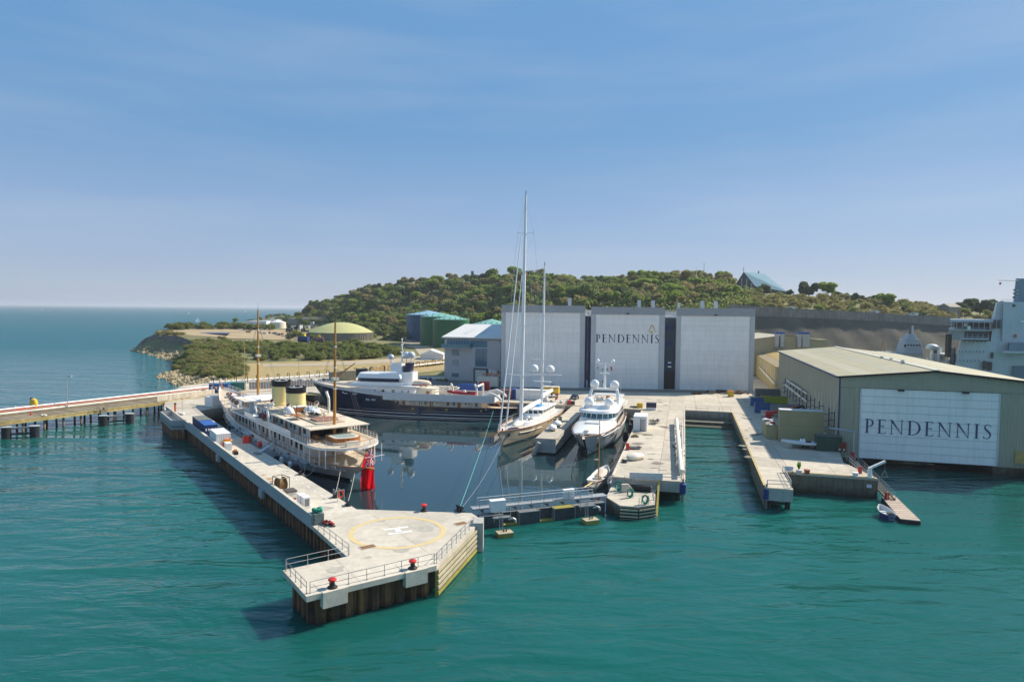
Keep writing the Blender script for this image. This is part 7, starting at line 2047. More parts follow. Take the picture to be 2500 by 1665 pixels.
for s in (1, -1): MB().loft([[(x - w_, s * (y - .3), z), (x + w_, s * (y - .3), z), (x + w_, s * (y + .3), z), (x - w_, s * (y + .3), z)] for (x, y, z, w_) in ((17.5, 3.6, 7.5, 1.4), (16.4, 3.5, 9.2, 1.0), (15.2, 3.1, 10.8, .8))]).build('arch_leg', white_g, my, True)
MB()._bar((15.2, -3.3, 10.85), (15.2, 3.3, 10.85), 1.9, .4).build('arch_top', white_g, my, True); MB()._bar((16.0, -3, 9.4), (16.0, 3, 9.4), .4, .12).build('arch_rail', white_g, my, True)
MB().cyl((15.0, 0, 10.8), (14.5, 0, 17.4), .36, .18, 8).build('mast', white_g, my, True, True)
MB()._bar((14.6, -1.2, 14.7), (14.6, 1.2, 14.7), .5, .25).build('radar_scanner', white_g, my, True); MB()._bar((14.5, -2.1, 17.1), (14.5, 2.1, 17.1), .3, .16).build('mast_yard', white_g, my, True)
for y in (-1.9, 1.9): MB().dome((14.5, y, 17.75), .5).build('radome', white_g, my, True, True); MB().bar((14.6, 0, 15.9), (14.5, y * .85, 17.0), .1).build('yard_strut', white_g, my, True)
MB().add([(14.6, 1.75, 15.4), (14.6, 1.45, 15.4), (14.5, 1.3, 16.4), (14.5, 1.7, 16.4)], [(0, 1, 2, 3)]).build('pennant', red_p, my, True)
for (y, z) in ((-.6, 15.4), (.5, 15.5), (-1.8, 15.8), (-.6, 12.4)): boxes(my, 'mast_light', black_p, [(14.4, y - .1, z, 14.7, y + .1, z + .45)])
MB().cyl((18, 4.2, 7.6), (18, 4.3, 15.5), .035, n=4).build('whip_aerial', white_p, my, True)
for k in range(7): MB().cbox((rnd.uniform(12, 20), rnd.uniform(-2.4, 2.4), 8.3), (.7, .7, .6), rnd.uniform(0, 3)).build('fly_seat', rnd.choice([white_p, cream_p, varn]), my, True)
MB().prism(rplan(-.5, 12, 4.3, 0, 1), 5.6, 5.8).build('aft_deck', teak, my, True); MB().prism(rplan(2, 14, 3.9, 0, 1), 8.0, 8.2).build('aft_hardtop', white_g, my, True)
for s in (1, -1): MB()._bar((0, s * 4.5, 6.1), (13, s * 4.4, 6.1), .1, .9).build('aft_bulwark', white_g, my, True); posts_rail([(13, s * 4.5, 5.6), (26, s * 4.4, 5.6)], .9, my, galv, 1.6, .025, (.5,), varn)
for k, (px, py, r_, lab) in enumerate(((1421.5, 1100, .75, 'long black fender on the finger pier side of the white yacht bow'), (1527, 1066, .8, 'big black fender between the white yacht and the east quay, nearest the bow'), (1537, 1045, .7, 'second big black fender between the white yacht and the east quay'), (1543, 1034, .6, 'farthest black fender between the white yacht and the east quay'))):
    t = thing('ship_fender', lab, 'fender', P(px, py, 1.6), 0, 'fenders of the white motor yacht')
    MB().lathe([(.15, -1.2), (r_ * .75, -.9), (r_ * .75, .9), (.15, 1.2)], n=12).build('fender_body', rubber, t, True, True)
    MB().cyl((0, 0, 1.1), (0, .1, 2.6), .03, n=4).build('lanyard', rope_w, t, True)
# -- small boats
def small_boat(name, label, cat, loc, rz, L, B, D_, hull, inner, rail, group=None, strip=None, tilt=.0):
    t = thing(name, label, cat, loc, rz, group)
    t.rotation_euler = (tilt, 0, rz)
    W[t] = Matrix.Translation(Vector(loc)) @ t.rotation_euler.to_matrix().to_4x4()
    h = Hull([(-.3, L * .06), (0, L * .03), (D_ * 1.5, 0)], [(-.3, L * .9), (0, L * .93), (D_ * 1.7, L)], [(0, D_ * 1.1), (.4, D_ * .95), (1, D_ * 1.6)],
             [(0, B * .36), (.25, B * .47), (.5, B * .5), (.75, B * .4), (.92, B * .17), (1, .03)], [(0, B * .2), (.3, B * .36), (.55, B * .36), (.8, B * .2), (1, .02)], .6)
    s0 = lambda tt: ip(h.sh, tt)
    h.band(-.3, s0, 5, 0, 0, 1, 22).build('hull', hull, t, True, True)
    h.band(.05, lambda tt: s0(tt) - .02, 3, -.07, 0, .99, 22).build('lining', inner, t, True)
    h.deck(0, .02, .97, 14, z=D_ * .32, off=-.1).build('floor', inner, t, True)
    for s in (1, -1): MB().tube(h.edge(.02, side=s, n=22), .05, 5).build('gunwale', rail, t, True)
    if strip:
        h.band(lambda tt: s0(tt) * .78, lambda tt: s0(tt) * .9, 1, .02, 0, 1, 22).build('coloured_strake', strip, t, True)
    for tt in (.22, .45, .68):
        p = h.pt(tt, D_ * .75, 1, -.06); MB().box(p[0] - .15, -p[1], D_ * .68, p[0] + .15, p[1], D_ * .76).build('thwart', varn if rail is not white_p else rail, t, True)
    return t, h
gq = P(1446, 1189, .5)
gw = P(1494, 1149, .5)
gig, hg = small_boat('sailing_gig', 'white open sailing gig with a red strake moored in front of the white motor yacht', 'boat', (gq.x, gq.y, .15), math.atan2(gw.y - gq.y, gw.x - gq.x), 9.2, 2.8, 1.35, cream_p, white_p, white_p, strip=red_d)
MB().cyl((3.6, 0, .3), (3.9, 0, 11.2), .13, .07, 8).build('mast', mast_m, gig, True, True)
MB().cyl((.5, -.2, 1.3), (-2.6, .6, .9), .09, n=6).build('bumkin', yellow_p, gig, True)
MB().loft([[(4 + 4.4 * f, .9 * g * math.cos(a), 1.1 + .5 * f + .45 * g * math.sin(a)) for a in np.linspace(0, 2 * math.pi, 11)[:-1]] for f, g in ((0, .6), (.3, 1), (.7, .9), (1, .3))]).build('boat_cover', M('crumpled_cover', (.62, .53, .45), .85, .12, 2, bump=.8, bscale=5), gig, True, True)
for k in range(2): MB().cyl((3.8, (-1, 1)[k] * 1.25, 1.4), (3.88, 0, 10.6), .015, n=4).build('shroud', galv, gig, True)
dq, dw = P(2138, 1240, .3), P(2178, 1268, .3)
din, _h = small_boat('blue_dinghy', 'blue rowing dinghy tied to the pontoon by the olive shed', 'boat', (dw.x, dw.y, .1), math.atan2(dq.y - dw.y, dq.x - dw.x), 4.3, 1.9, .75, M('violet_blue_paint', (.030, .028, .19), .35, .1, 1), ltgrey_p, white_p)
MB().box(.2, -.4, .5, 1.0, .4, .95).build('engine_cover', black_p, din, True)
rq = P(2005, 1092, ZQ + .5)
tl_ = thing('boat_trailer', 'low boat trailer under the white inflatable on the right quay', 'trailer', P(1966, 1093), -.2)
MB().box(-2.6, -.9, .4, 2.8, .9, .5).build('frame', galv_d, tl_, local=True)
for y in (-1, 1):
    for x in (-.6, .3): MB().cyl((x, y * 1.0 - .1, .35), (x, y * 1.0 + .1, .35), .34, n=12).build('wheel', rubber, tl_, local=True)
rib('white_rib', 'white inflatable boat on a trailer in front of the olive containers', P(1995, 1097, ZQ) + Vector((0, 0, .6)), math.pi - .18, M('white_tube', (.62, .62, .62), .5, .05, 1), 6.6, 2.4)
pz = .62
pp = [P(2152, 1212, pz), P(2184, 1209, pz), P(2248, 1271, pz), P(2198, 1266, pz)]
po = thing('mooring_pontoon', 'floating timber pontoon below the shed corner', 'pontoon', (pp[0].x, pp[0].y, 0))
MB().prism([p.to_2d() for p in pp], -.4, pz - .12).build('float', black_s, po)
nb_ = 12
for k in range(nb_):
    a, b = pp[0].lerp(pp[3], k / nb_ + .004), pp[0].lerp(pp[3], (k + 1) / nb_ - .004)
    c, d = pp[1].lerp(pp[2], (k + 1) / nb_ - .004), pp[1].lerp(pp[2], k / nb_ + .004)
    MB().prism([q.to_2d() for q in (a, b, c, d)], pz - .118, pz).build('deck_board', M('pontoon_board', (.42, .33, .26), .8, .12, .8, rv=.1), po)
gwk = thing('gangway_stairs', 'steep stair gangway with handrails going down to the pontoon', 'gangway', P(2076, 1130))
g0, g1 = P(2078, 1128, ZQ) + Vector((.6, 0, .1)), P(2176, 1221, pz) + Vector((0, 0, .1))
sd = (g1 - g0); sdx = Vector((sd.y, -sd.x, 0)).normalized()
for s in (-.6, .6):
    a, b = g0 + sdx * s, g1 + sdx * s
    MB()._bar(a, b, .12, .28).build('stringer', timber, gwk)
    for hh in (.55, 1.05): MB().cyl(a + Vector((0, 0, hh)), b + Vector((0, 0, hh)), .04, n=5).build('handrail', galv, gwk)
    for k in range(6): q = a.lerp(b, k / 5); MB().cyl(q, q + Vector((0, 0, 1.05)), .035, n=5).build('handrail_post', galv, gwk)
for k in range(26):
    q = g0.lerp(g1, (k + .5) / 26); MB()._bar(q - sdx * .58, q + sdx * .58, .3, .06).build('tread', timber, gwk)
# -- ships in the naval dock on the right
navg = M('naval_grey', (.54, .585, .58), .5, .07, .25, streak=(.43, .45, .44), samt=.45)
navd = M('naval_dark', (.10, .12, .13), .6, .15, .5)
ns = thing('naval_support_ship', 'big grey naval support ship superstructure at the right image edge', 'ship', (175, 240, 0))
ND = 240.0
def npx(px, D=ND): return (px - CX) / F * D
def nz(y, D=ND): return 30.3 - (y - 767.5) * D / F
def nbox(px0, px1, y0, y1, D0, dep, name, mat): return MB().prism([(npx(px0, D0), D0), (npx(px1, D0), D0), (npx(px1, D0) + dep * .68, D0 + dep), (npx(px0, D0) + dep * .68, D0 + dep)], nz(y1, D0), nz(y0, D0)).build(name, mat, ns)
MB().prism([(npx(2322), ND), (npx(2420), ND - 2), (npx(2640), ND - 2), (npx(2640) + 27, ND + 40), (npx(2322) + 27, ND + 40)], -2, nz(832), [(npx(2348), ND), (npx(2424), ND - 2), (npx(2640), ND - 2), (npx(2640) + 27, ND + 40), (npx(2348) + 27, ND + 40)]).build('main_block', navg, ns)
MB().prism([(npx(2320), ND + 1), (npx(2414), ND + 1), (npx(2414) + 13, ND + 20), (npx(2320) + 13, ND + 20)], nz(830), nz(803)).build('gallery_block', navg, ns)
MB().prism([(npx(2414), ND - 1), (npx(2560), ND - 1), (npx(2560) + 12, ND + 18), (npx(2414) + 12, ND + 18)], nz(835), nz(736), [(npx(2436), ND + 1), (npx(2560), ND + 1), (npx(2560) + 12, ND + 18), (npx(2436) + 12, ND + 18)]).build('tower_block', navg, ns)
nbox(2447, 2490, 738, 832, ND - 1.5, 3, 'stair_tower', navg)
MB().prism([(npx(2484), ND + 2), (npx(2560), ND + 2), (npx(2560) + 7, ND + 12), (npx(2484) + 7, ND + 12)], nz(736), nz(678), [(npx(2489), ND + 3), (npx(2560), ND + 3), (npx(2560) + 7, ND + 12), (npx(2489) + 7, ND + 12)]).build('funnel_block', M('naval_blue_grey', (.20, .27, .31), .5, .08, .3), ns)
nbox(2318, 2424, 780, 786, ND - 3, 22, 'canopy_roof', M('pale_naval_canopy', (.46, .50, .55), .5, .06, .4))
nbox(2318, 2424, 805, 807, ND - 3, 22, 'gallery_deck', navg); nbox(2345, 2416, 826, 829, ND - 3.5, 6, 'gallery_deck', navg)
for k in range(8): nbox(2321 + k * 13.5, 2322.2 + k * 13.5, 786, 805, ND - 2.6, .3, 'gallery_post', navg)
for k in range(6): nbox(2348 + k * 13, 2349 + k * 13, 815, 826, ND - 3.3, .3, 'gallery_post', navg)
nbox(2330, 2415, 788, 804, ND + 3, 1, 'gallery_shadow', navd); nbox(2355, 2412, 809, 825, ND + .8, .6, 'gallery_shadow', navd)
for yy in (800, 822): nbox(2325, 2418, yy - .6, yy, ND - 3.4, .2, 'gallery_rail', ltgrey_p)
nbox(2361, 2369, 796, 805, ND - 3.6, .8, 'white_locker', white_p); nbox(2352, 2360, 789, 797, ND - 1, 1.5, 'yellow_drum', cream_p)
for (x0, x1, y0, y1) in ((2423.5, 2431, 780, 801), (2433, 2442, 780, 801), (2421, 2428, 860, 874), (2402, 2413, 881, 901), (2415, 2426, 883, 904)):
    nbox(x0, x1, y0, y1, ND - 2.4, .35, 'louvre', M('brown_louvre', (.09, .075, .065), .7, .2, 1))
for (y, xs) in ((832, np.arange(2356, 2408, 10)), (856, np.arange(2342, 2405, 8.7)), (879, np.arange(2337, 2396, 9))):
    for x in xs: nbox(x, x + 1.8, y, y + 4.5, ND - 2.35, .3, 'port_light', navd)
MB().cyl((npx(2464), ND - 1.7, nz(745)), (npx(2464), ND - 1.55, nz(745)), .6, n=12).build('vent_port', navd, ns)
for (x, y) in ((2477, 707), (2477, 715.5), (2476, 725)): MB().cyl((npx(x), ND + 1, nz(y)), (npx(x + 10), ND + 1, nz(y)), .14, n=6).build('bracket_arm', navg, ns); MB().box(npx(x) - .25, ND + .7, nz(y) - .3, npx(x) + .25, ND + 1.3, nz(y) + .35).build('bracket_lamp', navd, ns)
MB().cyl((npx(2442), ND + 2, nz(683)), (npx(2490), ND + 2, nz(683.5)), .14, n=6).build('yard_arm', galv_d, ns)
MB().add([(npx(2444), ND + 2, nz(688)), (npx(2450), ND + 2, nz(689)), (npx(2449), ND + 2.3, nz(694)), (npx(2444.5), ND + 2.1, nz(694))], [(0, 1, 2, 3)]).build('signal_flag', red_p, ns)
for k in range(9): nbox(2441 + k * 5, 2441.5 + k * 5, 730, 736, ND + 1, .2, 'deck_rail_post', ltgrey_p)
nbox(2440, 2484, 730, 730.6, ND + 1, .2, 'deck_rail', ltgrey_p)
nbox(2450, 2560, 856, 861, ND - 6, 8, 'boat_platform', navg); nbox(2465, 2560, 836, 855, ND - 5, 6, 'boat_stowage', M('naval_blue_box', (.20, .26, .30), .5, .1, .4))
nbox(2478, 2482, 815, 822, ND - 2.2, .6, 'life_buoy', red_p); nbox(2490, 2500, 781, 785, ND - 2, .5, 'sign_light', white_p)
nbox(2478, 2560, 892, 930, ND - 3, 6, 'deck_machinery', M('naval_blue_box2', (.15, .21, .25), .5, .1, .4))
MB().prism([(npx(2311), ND - 1), (npx(2320), ND - 1), (npx(2322), ND + 1), (npx(2313), ND + 1)], nz(872), nz(816)).build('hose_bundle', black_p, ns)
MB().box(npx(2325), ND + 16, -2, npx(2345), ND + 22, 4).build('bow_fender', navd, ns)
pb = ship('patrol_boat', 'grey naval patrol boat moored beyond the olive shed roof', 'ship', (npx(2335, 278), 278, 0), (-1, .02))
hp_ = Hull([(-1, 0), (0, 0), (3, -1)], [(-1, 30), (0, 32), (4, 36)], [(0, 2.2), (.5, 2.6), (1, 4.2)], [(0, 3), (.3, 3.6), (.7, 3.0), (1, .1)], [(0, 2.6), (.4, 3.2), (.75, 2), (1, .05)])
hp_.band(-1, lambda t: ip(hp_.sh, t), 5).build('hull', navg, pb, True, True); hp_.deck(.2).build('deck', navd, pb, True)
def pz_(y): return 30.3 - (y - 766.5) * 278 / F
shell(rplan(14, 26, 2.8, 1.5, .5), 2.2, 13.5, .9).build('deck_house', navg, pb, True)
shell(rplan(15, 24.5, 3.4, 1.5, .5), 13.5, 19.6, .72).build('wheelhouse', M('pale_naval_grey', (.36, .42, .45), .5, .06, .3), pb, True)
shell(rplan(17, 22, 2.0, .6, .4), 19.6, 21.8, .6).build('mast_base', M('pale_naval_grey', (.36, .42, .45), .5, .06, .3), pb, True)
MB().cyl((19.6, 0, 21), (19.4, 0, 25.5), .5, .3, 8).build('mast', navd, pb, True); MB().cyl((18.6, .3, 21), (18.6, .3, 25.3), .45, .4, 8).build('mast', navg, pb, True)
for k in range(6): MB().box(16.5 + k * 1.2, 2.6, 16.2, 17.2 + k * 1.2, 2.9, 17.4).build('window', win_d, pb, True)
MB().sphere((10, 0, 16.2), 2.4, 12, 8, .6).build('covered_boat', navg, pb, True, True)
for k in range(22): MB().cbox((rnd.uniform(0, 14), rnd.uniform(-2.5, 2.5), 2.4), (rnd.uniform(.6, 1.8), rnd.uniform(.6, 1.6), rnd.uniform(6, 14.5)), rnd.uniform(0, 3)).build('deck_fitting', rnd.choice([navg, navd, ltgrey_p, white_p]), pb, True)
boxes(pb, 'stern_canopy', white_p, [(-1, -2.6, 13.2, 7, 2.6, 13.7)])
posts_rail([(26, 2.6, 14.2), (35, 1.0, 14.2)], 1.0, pb, galv_d, 1.5, .05, (.5,)); MB().box(26, -2, 2.2, 35.5, 2.0, 14.1).build('fore_block', navg, pb, True)
MB().tube([(30, .2, 14.1), (30.6, 0, 18.6), (31.6, 0, 14.1)], .12, 5).build('derrick', varn, pb, True)
SAILM = leaf_mat('sail_cloth', (.8, .8, .8), (.88, .88, .88))
def sailboat(px, py, h, lab, sw=.35):
    p = P(px, py, 0)
    t = thing('distant_sailboat', lab, 'sailing boat', p, .3, 'white sails out at sea')
    MB().loft([[(-h * .3 + h * .6 * f, h * .05 * g, .0), (-h * .3 + h * .6 * f, 0, -.5), (-h * .3 + h * .6 * f, -h * .05 * g, 0), (-h * .3 + h * .6 * f, -h * .06 * g, h * .06), (-h * .3 + h * .6 * f, h * .06 * g, h * .06)] for f, g in ((0, .7), (.5, 1), (.85, .5), (1, .05))]).build('hull', white_p, t, True)
    MB().add([(0, 0, h * .08), (-h * sw, .3, h * .1), (.02, 0, h), (.3, .1, h * .1), (h * sw * .8, .2, h * .08), (.1, 0, h * .9)], [(0, 1, 2), (3, 4, 5)]).build('sails', SAILM, t, True)
sailboat(461, 768, 15, 'white sailing boat nearer the headland out at sea'); sailboat(600, 762.5, 22, 'white sailing boat further right out at sea', .3)
sailboat(102, 758.5, 9, 'tiny white boat near the horizon on the far left', .4); sailboat(207, 746.8, 24, 'tiny white ship on the horizon line', .9); sailboat(483, 787, 10, 'small boat with a pinkish sail off the headland', .5)
t = thing('sea_beacon', 'dark beacon post standing in the sea on the left', 'beacon', P(137, 763, 0))
MB().cyl((0, 0, -2), (0, 0, 7), 1.6, 1.1, 10).cyl((0, 0, 7), (0, 0, 13), .8, .3, 8).build('tower', navd, t, True); MB().lathe([(1.9, 7), (1.9, 7.4)], n=10).build('gallery', navd, t, True)
# -- containers, skips, cabins
PA = math.atan2(-pd_.y, -pd_.x)           # along the helipad pier
WA = math.atan2(Wv.y, Wv.x)               # across the yard axis
def cont(label, loc, rz, L, B, H, mat, group='shipping containers', roof=None, cat='container', name='shipping_container', door=True):
    t = thing(name, label, cat, loc, rz, group)
    rib_d = .05
    for (a, b) in (((-L / 2, -B / 2), (L / 2, -B / 2)), ((L / 2, -B / 2), (L / 2, B / 2)), ((L / 2, B / 2), (-L / 2, B / 2)), ((-L / 2, B / 2), (-L / 2, -B / 2))):
        a, b = Vector(a), Vector(b)
        d = (b - a).normalized(); n_ = Vector((d.y, -d.x))
        a2, b2 = a - n_ * .07 + d * .1, b - n_ * .07 - d * .1
        mb = MB(); k_ = max(3, int((b2 - a2).length / .32)); pts = []
        for i in range(k_):
            for f, o in ((0, 0), (.4, 0), (.5, 1), (.9, 1)):
                q = a2.lerp(b2, (i + f) / k_) + n_ * (rib_d * o); pts.append(q)
        pts.append(b2); m_ = len(pts)
        mb.add([(q.x, q.y, .12) for q in pts] + [(q.x, q.y, H - .1) for q in pts], [(i, i + 1, m_ + i + 1, m_ + i) for i in range(m_ - 1)])
        mb.build('side_panel', mat, t, True)
    MB().box(-L / 2 + .02, -B / 2 + .02, H - .1, L / 2 - .02, B / 2 - .02, H).build('roof', roof or mat, t, True)
    MB().box(-L / 2 + .05, -B / 2 + .05, .02, L / 2 - .05, B / 2 - .05, .12).build('base', mat, t, True)
    for x in (-1, 1):
        for y in (-1, 1): MB().box(x * L / 2 - (.1 if x > 0 else 0), y * B / 2 - (.1 if y > 0 else 0), 0, x * L / 2 + (.1 if x < 0 else 0), y * B / 2 + (.1 if y < 0 else 0), H - .102).build('corner_post', mat, t, True)
    return t
c0, c1 = P(515, 1037, ZQ + 2.6), P(484.5, 1015.5, ZQ + 2.6)
cc = (c0 + c1) / 2; cc.z = ZQ
bc = cont('blue shipping container half covered by a grey sheet on the pier', cc, math.atan2(c1.y - c0.y, c1.x - c0.x), (c1 - c0).length, 2.5, 2.6, dkblue_p, roof=blue_p)
MB().box(0, -1.27, 2.605, (c1 - c0).length / 2 + .03, 1.27, 2.66).build('grey_sheet', M('grey_tarpaulin', (.15, .16, .14), .8, .15, 1), bc, local=True)
for y in (-.9, -.3, .4, .9): MB().box(-(c1 - c0).length / 2 - .03, y - .12, 1.4, -(c1 - c0).length / 2 - .01, y + .12, 1.9).build('door_mark', white_p, bc, local=True)
c0, c1 = P(546, 1058.5, ZQ + 2.6), P(529, 1045.7, ZQ + 2.6)
cc = (c0 + c1) / 2; cc.z = ZQ
cont('short white shipping container behind the parapet of the pier', cc, math.atan2(c1.y - c0.y, c1.x - c0.x), (c1 - c0).length, 2.6, 2.6, white_p)
cont('first white container at the landward end of the pier', P(520, 991), PA - .9, 3.4, 2.5, 2.7, white_p); cont('second white container at the landward end of the pier next to the yacht bow', P(546, 988), PA - .9, 3.6, 2.5, 2.5, white_p)
cb = cont('bright blue site cabin with small windows at the root of the jetty', P(537, 958), .28, 6.0, 2.6, 2.8, M('cabin_blue', (.015, .12, .33), .5, .1, 1), 'cabins at the jetty root', name='site_cabin', cat='cabin')
for (x, w_) in ((-2.4, .6), (-1.1, .5)): MB().box(x, -1.36, 1.2, x + w_, -1.3, 2.1).build('window', white_p, cb, local=True)
cont('green container next to the blue site cabin', P(576, 953), .28, 5.6, 2.6, 2.6, M('container_green', (.02, .17, .14), .5, .1, 1))
cont('brown and cream timber container beyond the navy yacht bow', P(842, 928), .3, 8.0, 2.6, 3.6, M('cream_timber', (.42, .35, .22), .8, .15, 1, streak=(.3, .24, .15), samt=.5))
cont('dark container beside the cream timber container', P(883, 920), .3, 4.5, 2.6, 3.2, black_s); cont('grey timber container left of the cream one', P(816, 930), .3, 3.6, 2.6, 3.4, M('grey_timber', (.24, .22, .19), .8, .15, 1))
for (px, py, L, B, H, m_, lab, dz) in (
        (1299, 975, 9.5, 2.5, 3.0, white_p, 'long white container behind the sailing yacht stern', 0), (1262, 973, 3.2, 2.5, 3.0, blue_p, 'blue container between the white and brown containers', 0),
        (1236, 974, 3.4, 2.5, 2.9, M('brown_red_paint', (.20, .07, .05), .6, .15, 1), 'brown red container behind the navy yacht stern', 0), (1150, 957, 8.6, 2.6, 2.6, blue_p, 'long blue container behind the red tender', 0),
        (1182, 953, 3.0, 2.6, 2.9, red_p, 'bright red container beside the long blue one', 0), (1192, 943, 7.2, 2.6, 3.4, cream_p, 'cream container behind the red and blue containers', 0)):
    cont(lab, P(px, py) + Vector((0, 0, dz)), WA + .03, L, B, H, m_)
t = thing('steel_rack', 'orange steel rack of pipe frames in front of the office', 'rack', P(1203, 942), WA)
for x in (-3.4, -1.2, 1.2, 3.4):
    for y in (-.8, .8): MB().box(x - .1, y - .1, 0, x + .1, y + .1, 4.4).build('upright', orange_p, t, True)
for z in (1.4, 2.9, 4.2): MB().box(-3.5, -.95, z, 3.5, -.8, z + .2).build('beam', orange_p, t, True); MB().box(-3.5, .8, z, 3.5, .95, z + .2).build('beam', orange_p, t, True)
for k in range(7): MB().cbox((-3 + k, 0, 4.42), (.5, .6, rnd.uniform(.5, 1.5)), rnd.uniform(0, 1)).build('stored_part', rnd.choice([rust, black_s, ltgrey_p]), t, True)
t = thing('yellow_tank_trailer', 'yellow tank on a frame behind the sailing yacht', 'tank', P(1347, 969), WA)
MB().loft([[(x, 1.15 * math.cos(a), 2.1 + 1.05 * math.sin(a)) for a in np.linspace(0, 2 * math.pi, 13)[:-1]] for x in (-2.3, 2.3)]).build('tank_body', yellow_p, t, True, True)
for x in (-1.8, 0, 1.8): MB().box(x - .1, -1, 0, x + .1, 1, 1.15).build('leg', black_s, t, True)
MB().box(-2.5, -1.1, 3.1, 2.3, 1.1, 3.3).build('top_frame', cream_p, t, True); MB().box(-2.2, -1.2, .2, 1.8, -1, .5).build('skid', black_s, t, True)
t = thing('white_truck', 'white flatbed truck parked against the left hangar door', 'truck', P(1322, 944), WA + math.pi)
MB().box(-4.5, -1.2, .9, 2.0, 1.2, 1.2).build('flatbed', galv_d, t, True)
MB().loft([[(x, -1.15, z0), (x, 1.15, z0), (x, 1.1, z1), (x, -1.1, z1)] for x, z0, z1 in ((2.1, .7, 3.0), (3.6, .7, 3.0), (4.2, .7, 1.9))]).build('cab', white_p, t, True)
MB().box(3.7, -1.0, 1.9, 4.1, 1.0, 2.7).build('windscreen', win_d, t, True); MB().box(2.5, -1.2, 1.9, 3.4, 1.2, 2.7).build('side_window', win_d, t, True)
for x in (-3.4, -2.2, 3.0):
    for y in (-1.1, 1.1): MB().cyl((x, y - .15, .5), (x, y + .15, .5), .5, n=12).build('wheel', rubber, t, True)
def car(label, loc, rz, mat, van=False, group=None, name=None):
    t = thing(name or ('parked_van' if van else 'parked_car'), label, 'van' if van else 'car', loc, rz, group)
    L, B = (5.2, 2.0) if van else (4.4, 1.8)
    if van: pr_ = [(-L / 2, .45, 2.25), (-L / 2 + .1, .4, 2.35), (L * .22, .4, 2.35), (L * .36, .4, 1.5), (L * .47, .4, 1.15), (L / 2, .5, .9)]
    else: pr_ = [(-L / 2, .45, .85), (-L / 2 + .25, .38, 1.0), (-L * .36, .35, 1.05), (L * .18, .35, 1.0), (L * .42, .38, .85), (L / 2, .45, .7)]
    MB().loft([[(x, -B / 2 * w_, z0), (x, B / 2 * w_, z0), (x, B / 2 * w_ * .96, z1 * .75), (x, B / 2 * w_ * (.85 if van else .93), z1), (x, -B / 2 * w_ * (.85 if van else .93), z1), (x, -B / 2 * w_ * .96, z1 * .75)] for (x, z0, z1), w_ in zip(pr_, (.9, .98, 1, 1, .97, .8))]).build('body', mat, t, True, True)
    if not van:
        MB().loft([[(x, -w_, 1.0), (x, w_, 1.0), (x, w_ * .82, z), (x, -w_ * .82, z)] for x, w_, z in ((-L * .42, .78, 1.02), (-L * .27, .82, 1.42), (L * .05, .82, 1.46), (L * .24, .8, 1.02))]).build('glasshouse', win_d, t, True)
        MB().prism([(-L * .26, -.66), (L * .05, -.66), (L * .05, .66), (-L * .26, .66)], 1.44, 1.49).build('roof', mat, t, True)
    else:
        MB().box(L * .2, -.8, 1.5, L * .33, .8, 2.1).build('windscreen', win_d, t, True)
        for y in (-1, 1): MB().box(-L * .1, y * B * .46 - .06, 1.5, L * .2, y * B * .46 + .06, 2.0).build('side_window', win_d, t, True)
    for x in (-L * .31, L * .31):
        for y in (-1, 1): MB().cyl((x, y * B * .46 - .12, .33), (x, y * B * .46 + .12, .33), .33, n=12).build('wheel', rubber, t, True)
    for y in (-1, 1): MB().box(L / 2 - .12, y * B * .33 - .17, .62, L / 2 + .02, y * B * .33 + .17, .78).build('headlight', white_p, t, True)
    return t
car('black car parked on the yard behind the finger pier', P(1402, 975), -2.0, M('black_car_paint', (.015, .018, .025), .2, .1, 1, coat=.5))
silver_c = M('silver_car_paint', (.5, .52, .54), .3, .05, 1, coat=.4)
for (px, m_, vn, lab) in ((2021, silver_c, False, 'silver car on the cliff road, alone in the gap'), (2131, white_p, True, 'white van on the cliff road above the quarry face'), (2226, white_p, True, 'white van with a dark stripe on the cliff road further right'), (2264, silver_c, False, 'pale car at the right end of the cliff road'),
                          (1927, white_p, True, 'white van parked by the bushes above the quarry wall'), (1903, silver_c, False, 'pale car at the left end of the cliff road')):
    x = (px - CX) / F * 354
    car(lab, (x, 354, ground(x, 354) + .36 + (1.9 if px != 9 else 0)), math.pi - .05, m_, vn, 'vehicles on the cliff road')
t = thing('forklift', 'red forklift truck parked at the left hangar door', 'forklift', P(1367, 943.5), WA)
MB().loft([[(x, -.6, .3), (x, .6, .3), (x, .6, z), (x, -.6, z)] for x, z in ((-.9, 1.0), (-.6, 1.15), (.5, 1.15), (1.3, 1.2), (1.5, .8))]).build('body', red_p, t, True)
for (x, y) in ((-.7, -.55), (-.7, .55), (.9, -.55), (.9, .55)): MB().bar((x, y, 1.0), (x * .8, y, 2.3), .1).build('guard_post', black_p, t, True)
MB().box(-.7, -.62, 2.28, .9, .62, 2.38).build('guard_roof', black_p, t, True); MB().box(-1.15, -.5, .1, -1.0, -.35, 3.0).box(-1.15, .35, .1, -1.0, .5, 3.0).build('mast', black_p, t, True)
MB().box(-2.2, -.45, .1, -1.1, -.3, .18).box(-2.2, .3, .1, -1.1, .45, .18).build('fork', galv_d, t, True)
for x in (-.7, .9):
    for y in (-.6, .6): MB().cyl((x, y - .12, .33), (x, y + .12, .33), .33, n=10).build('wheel', rubber, t, True)
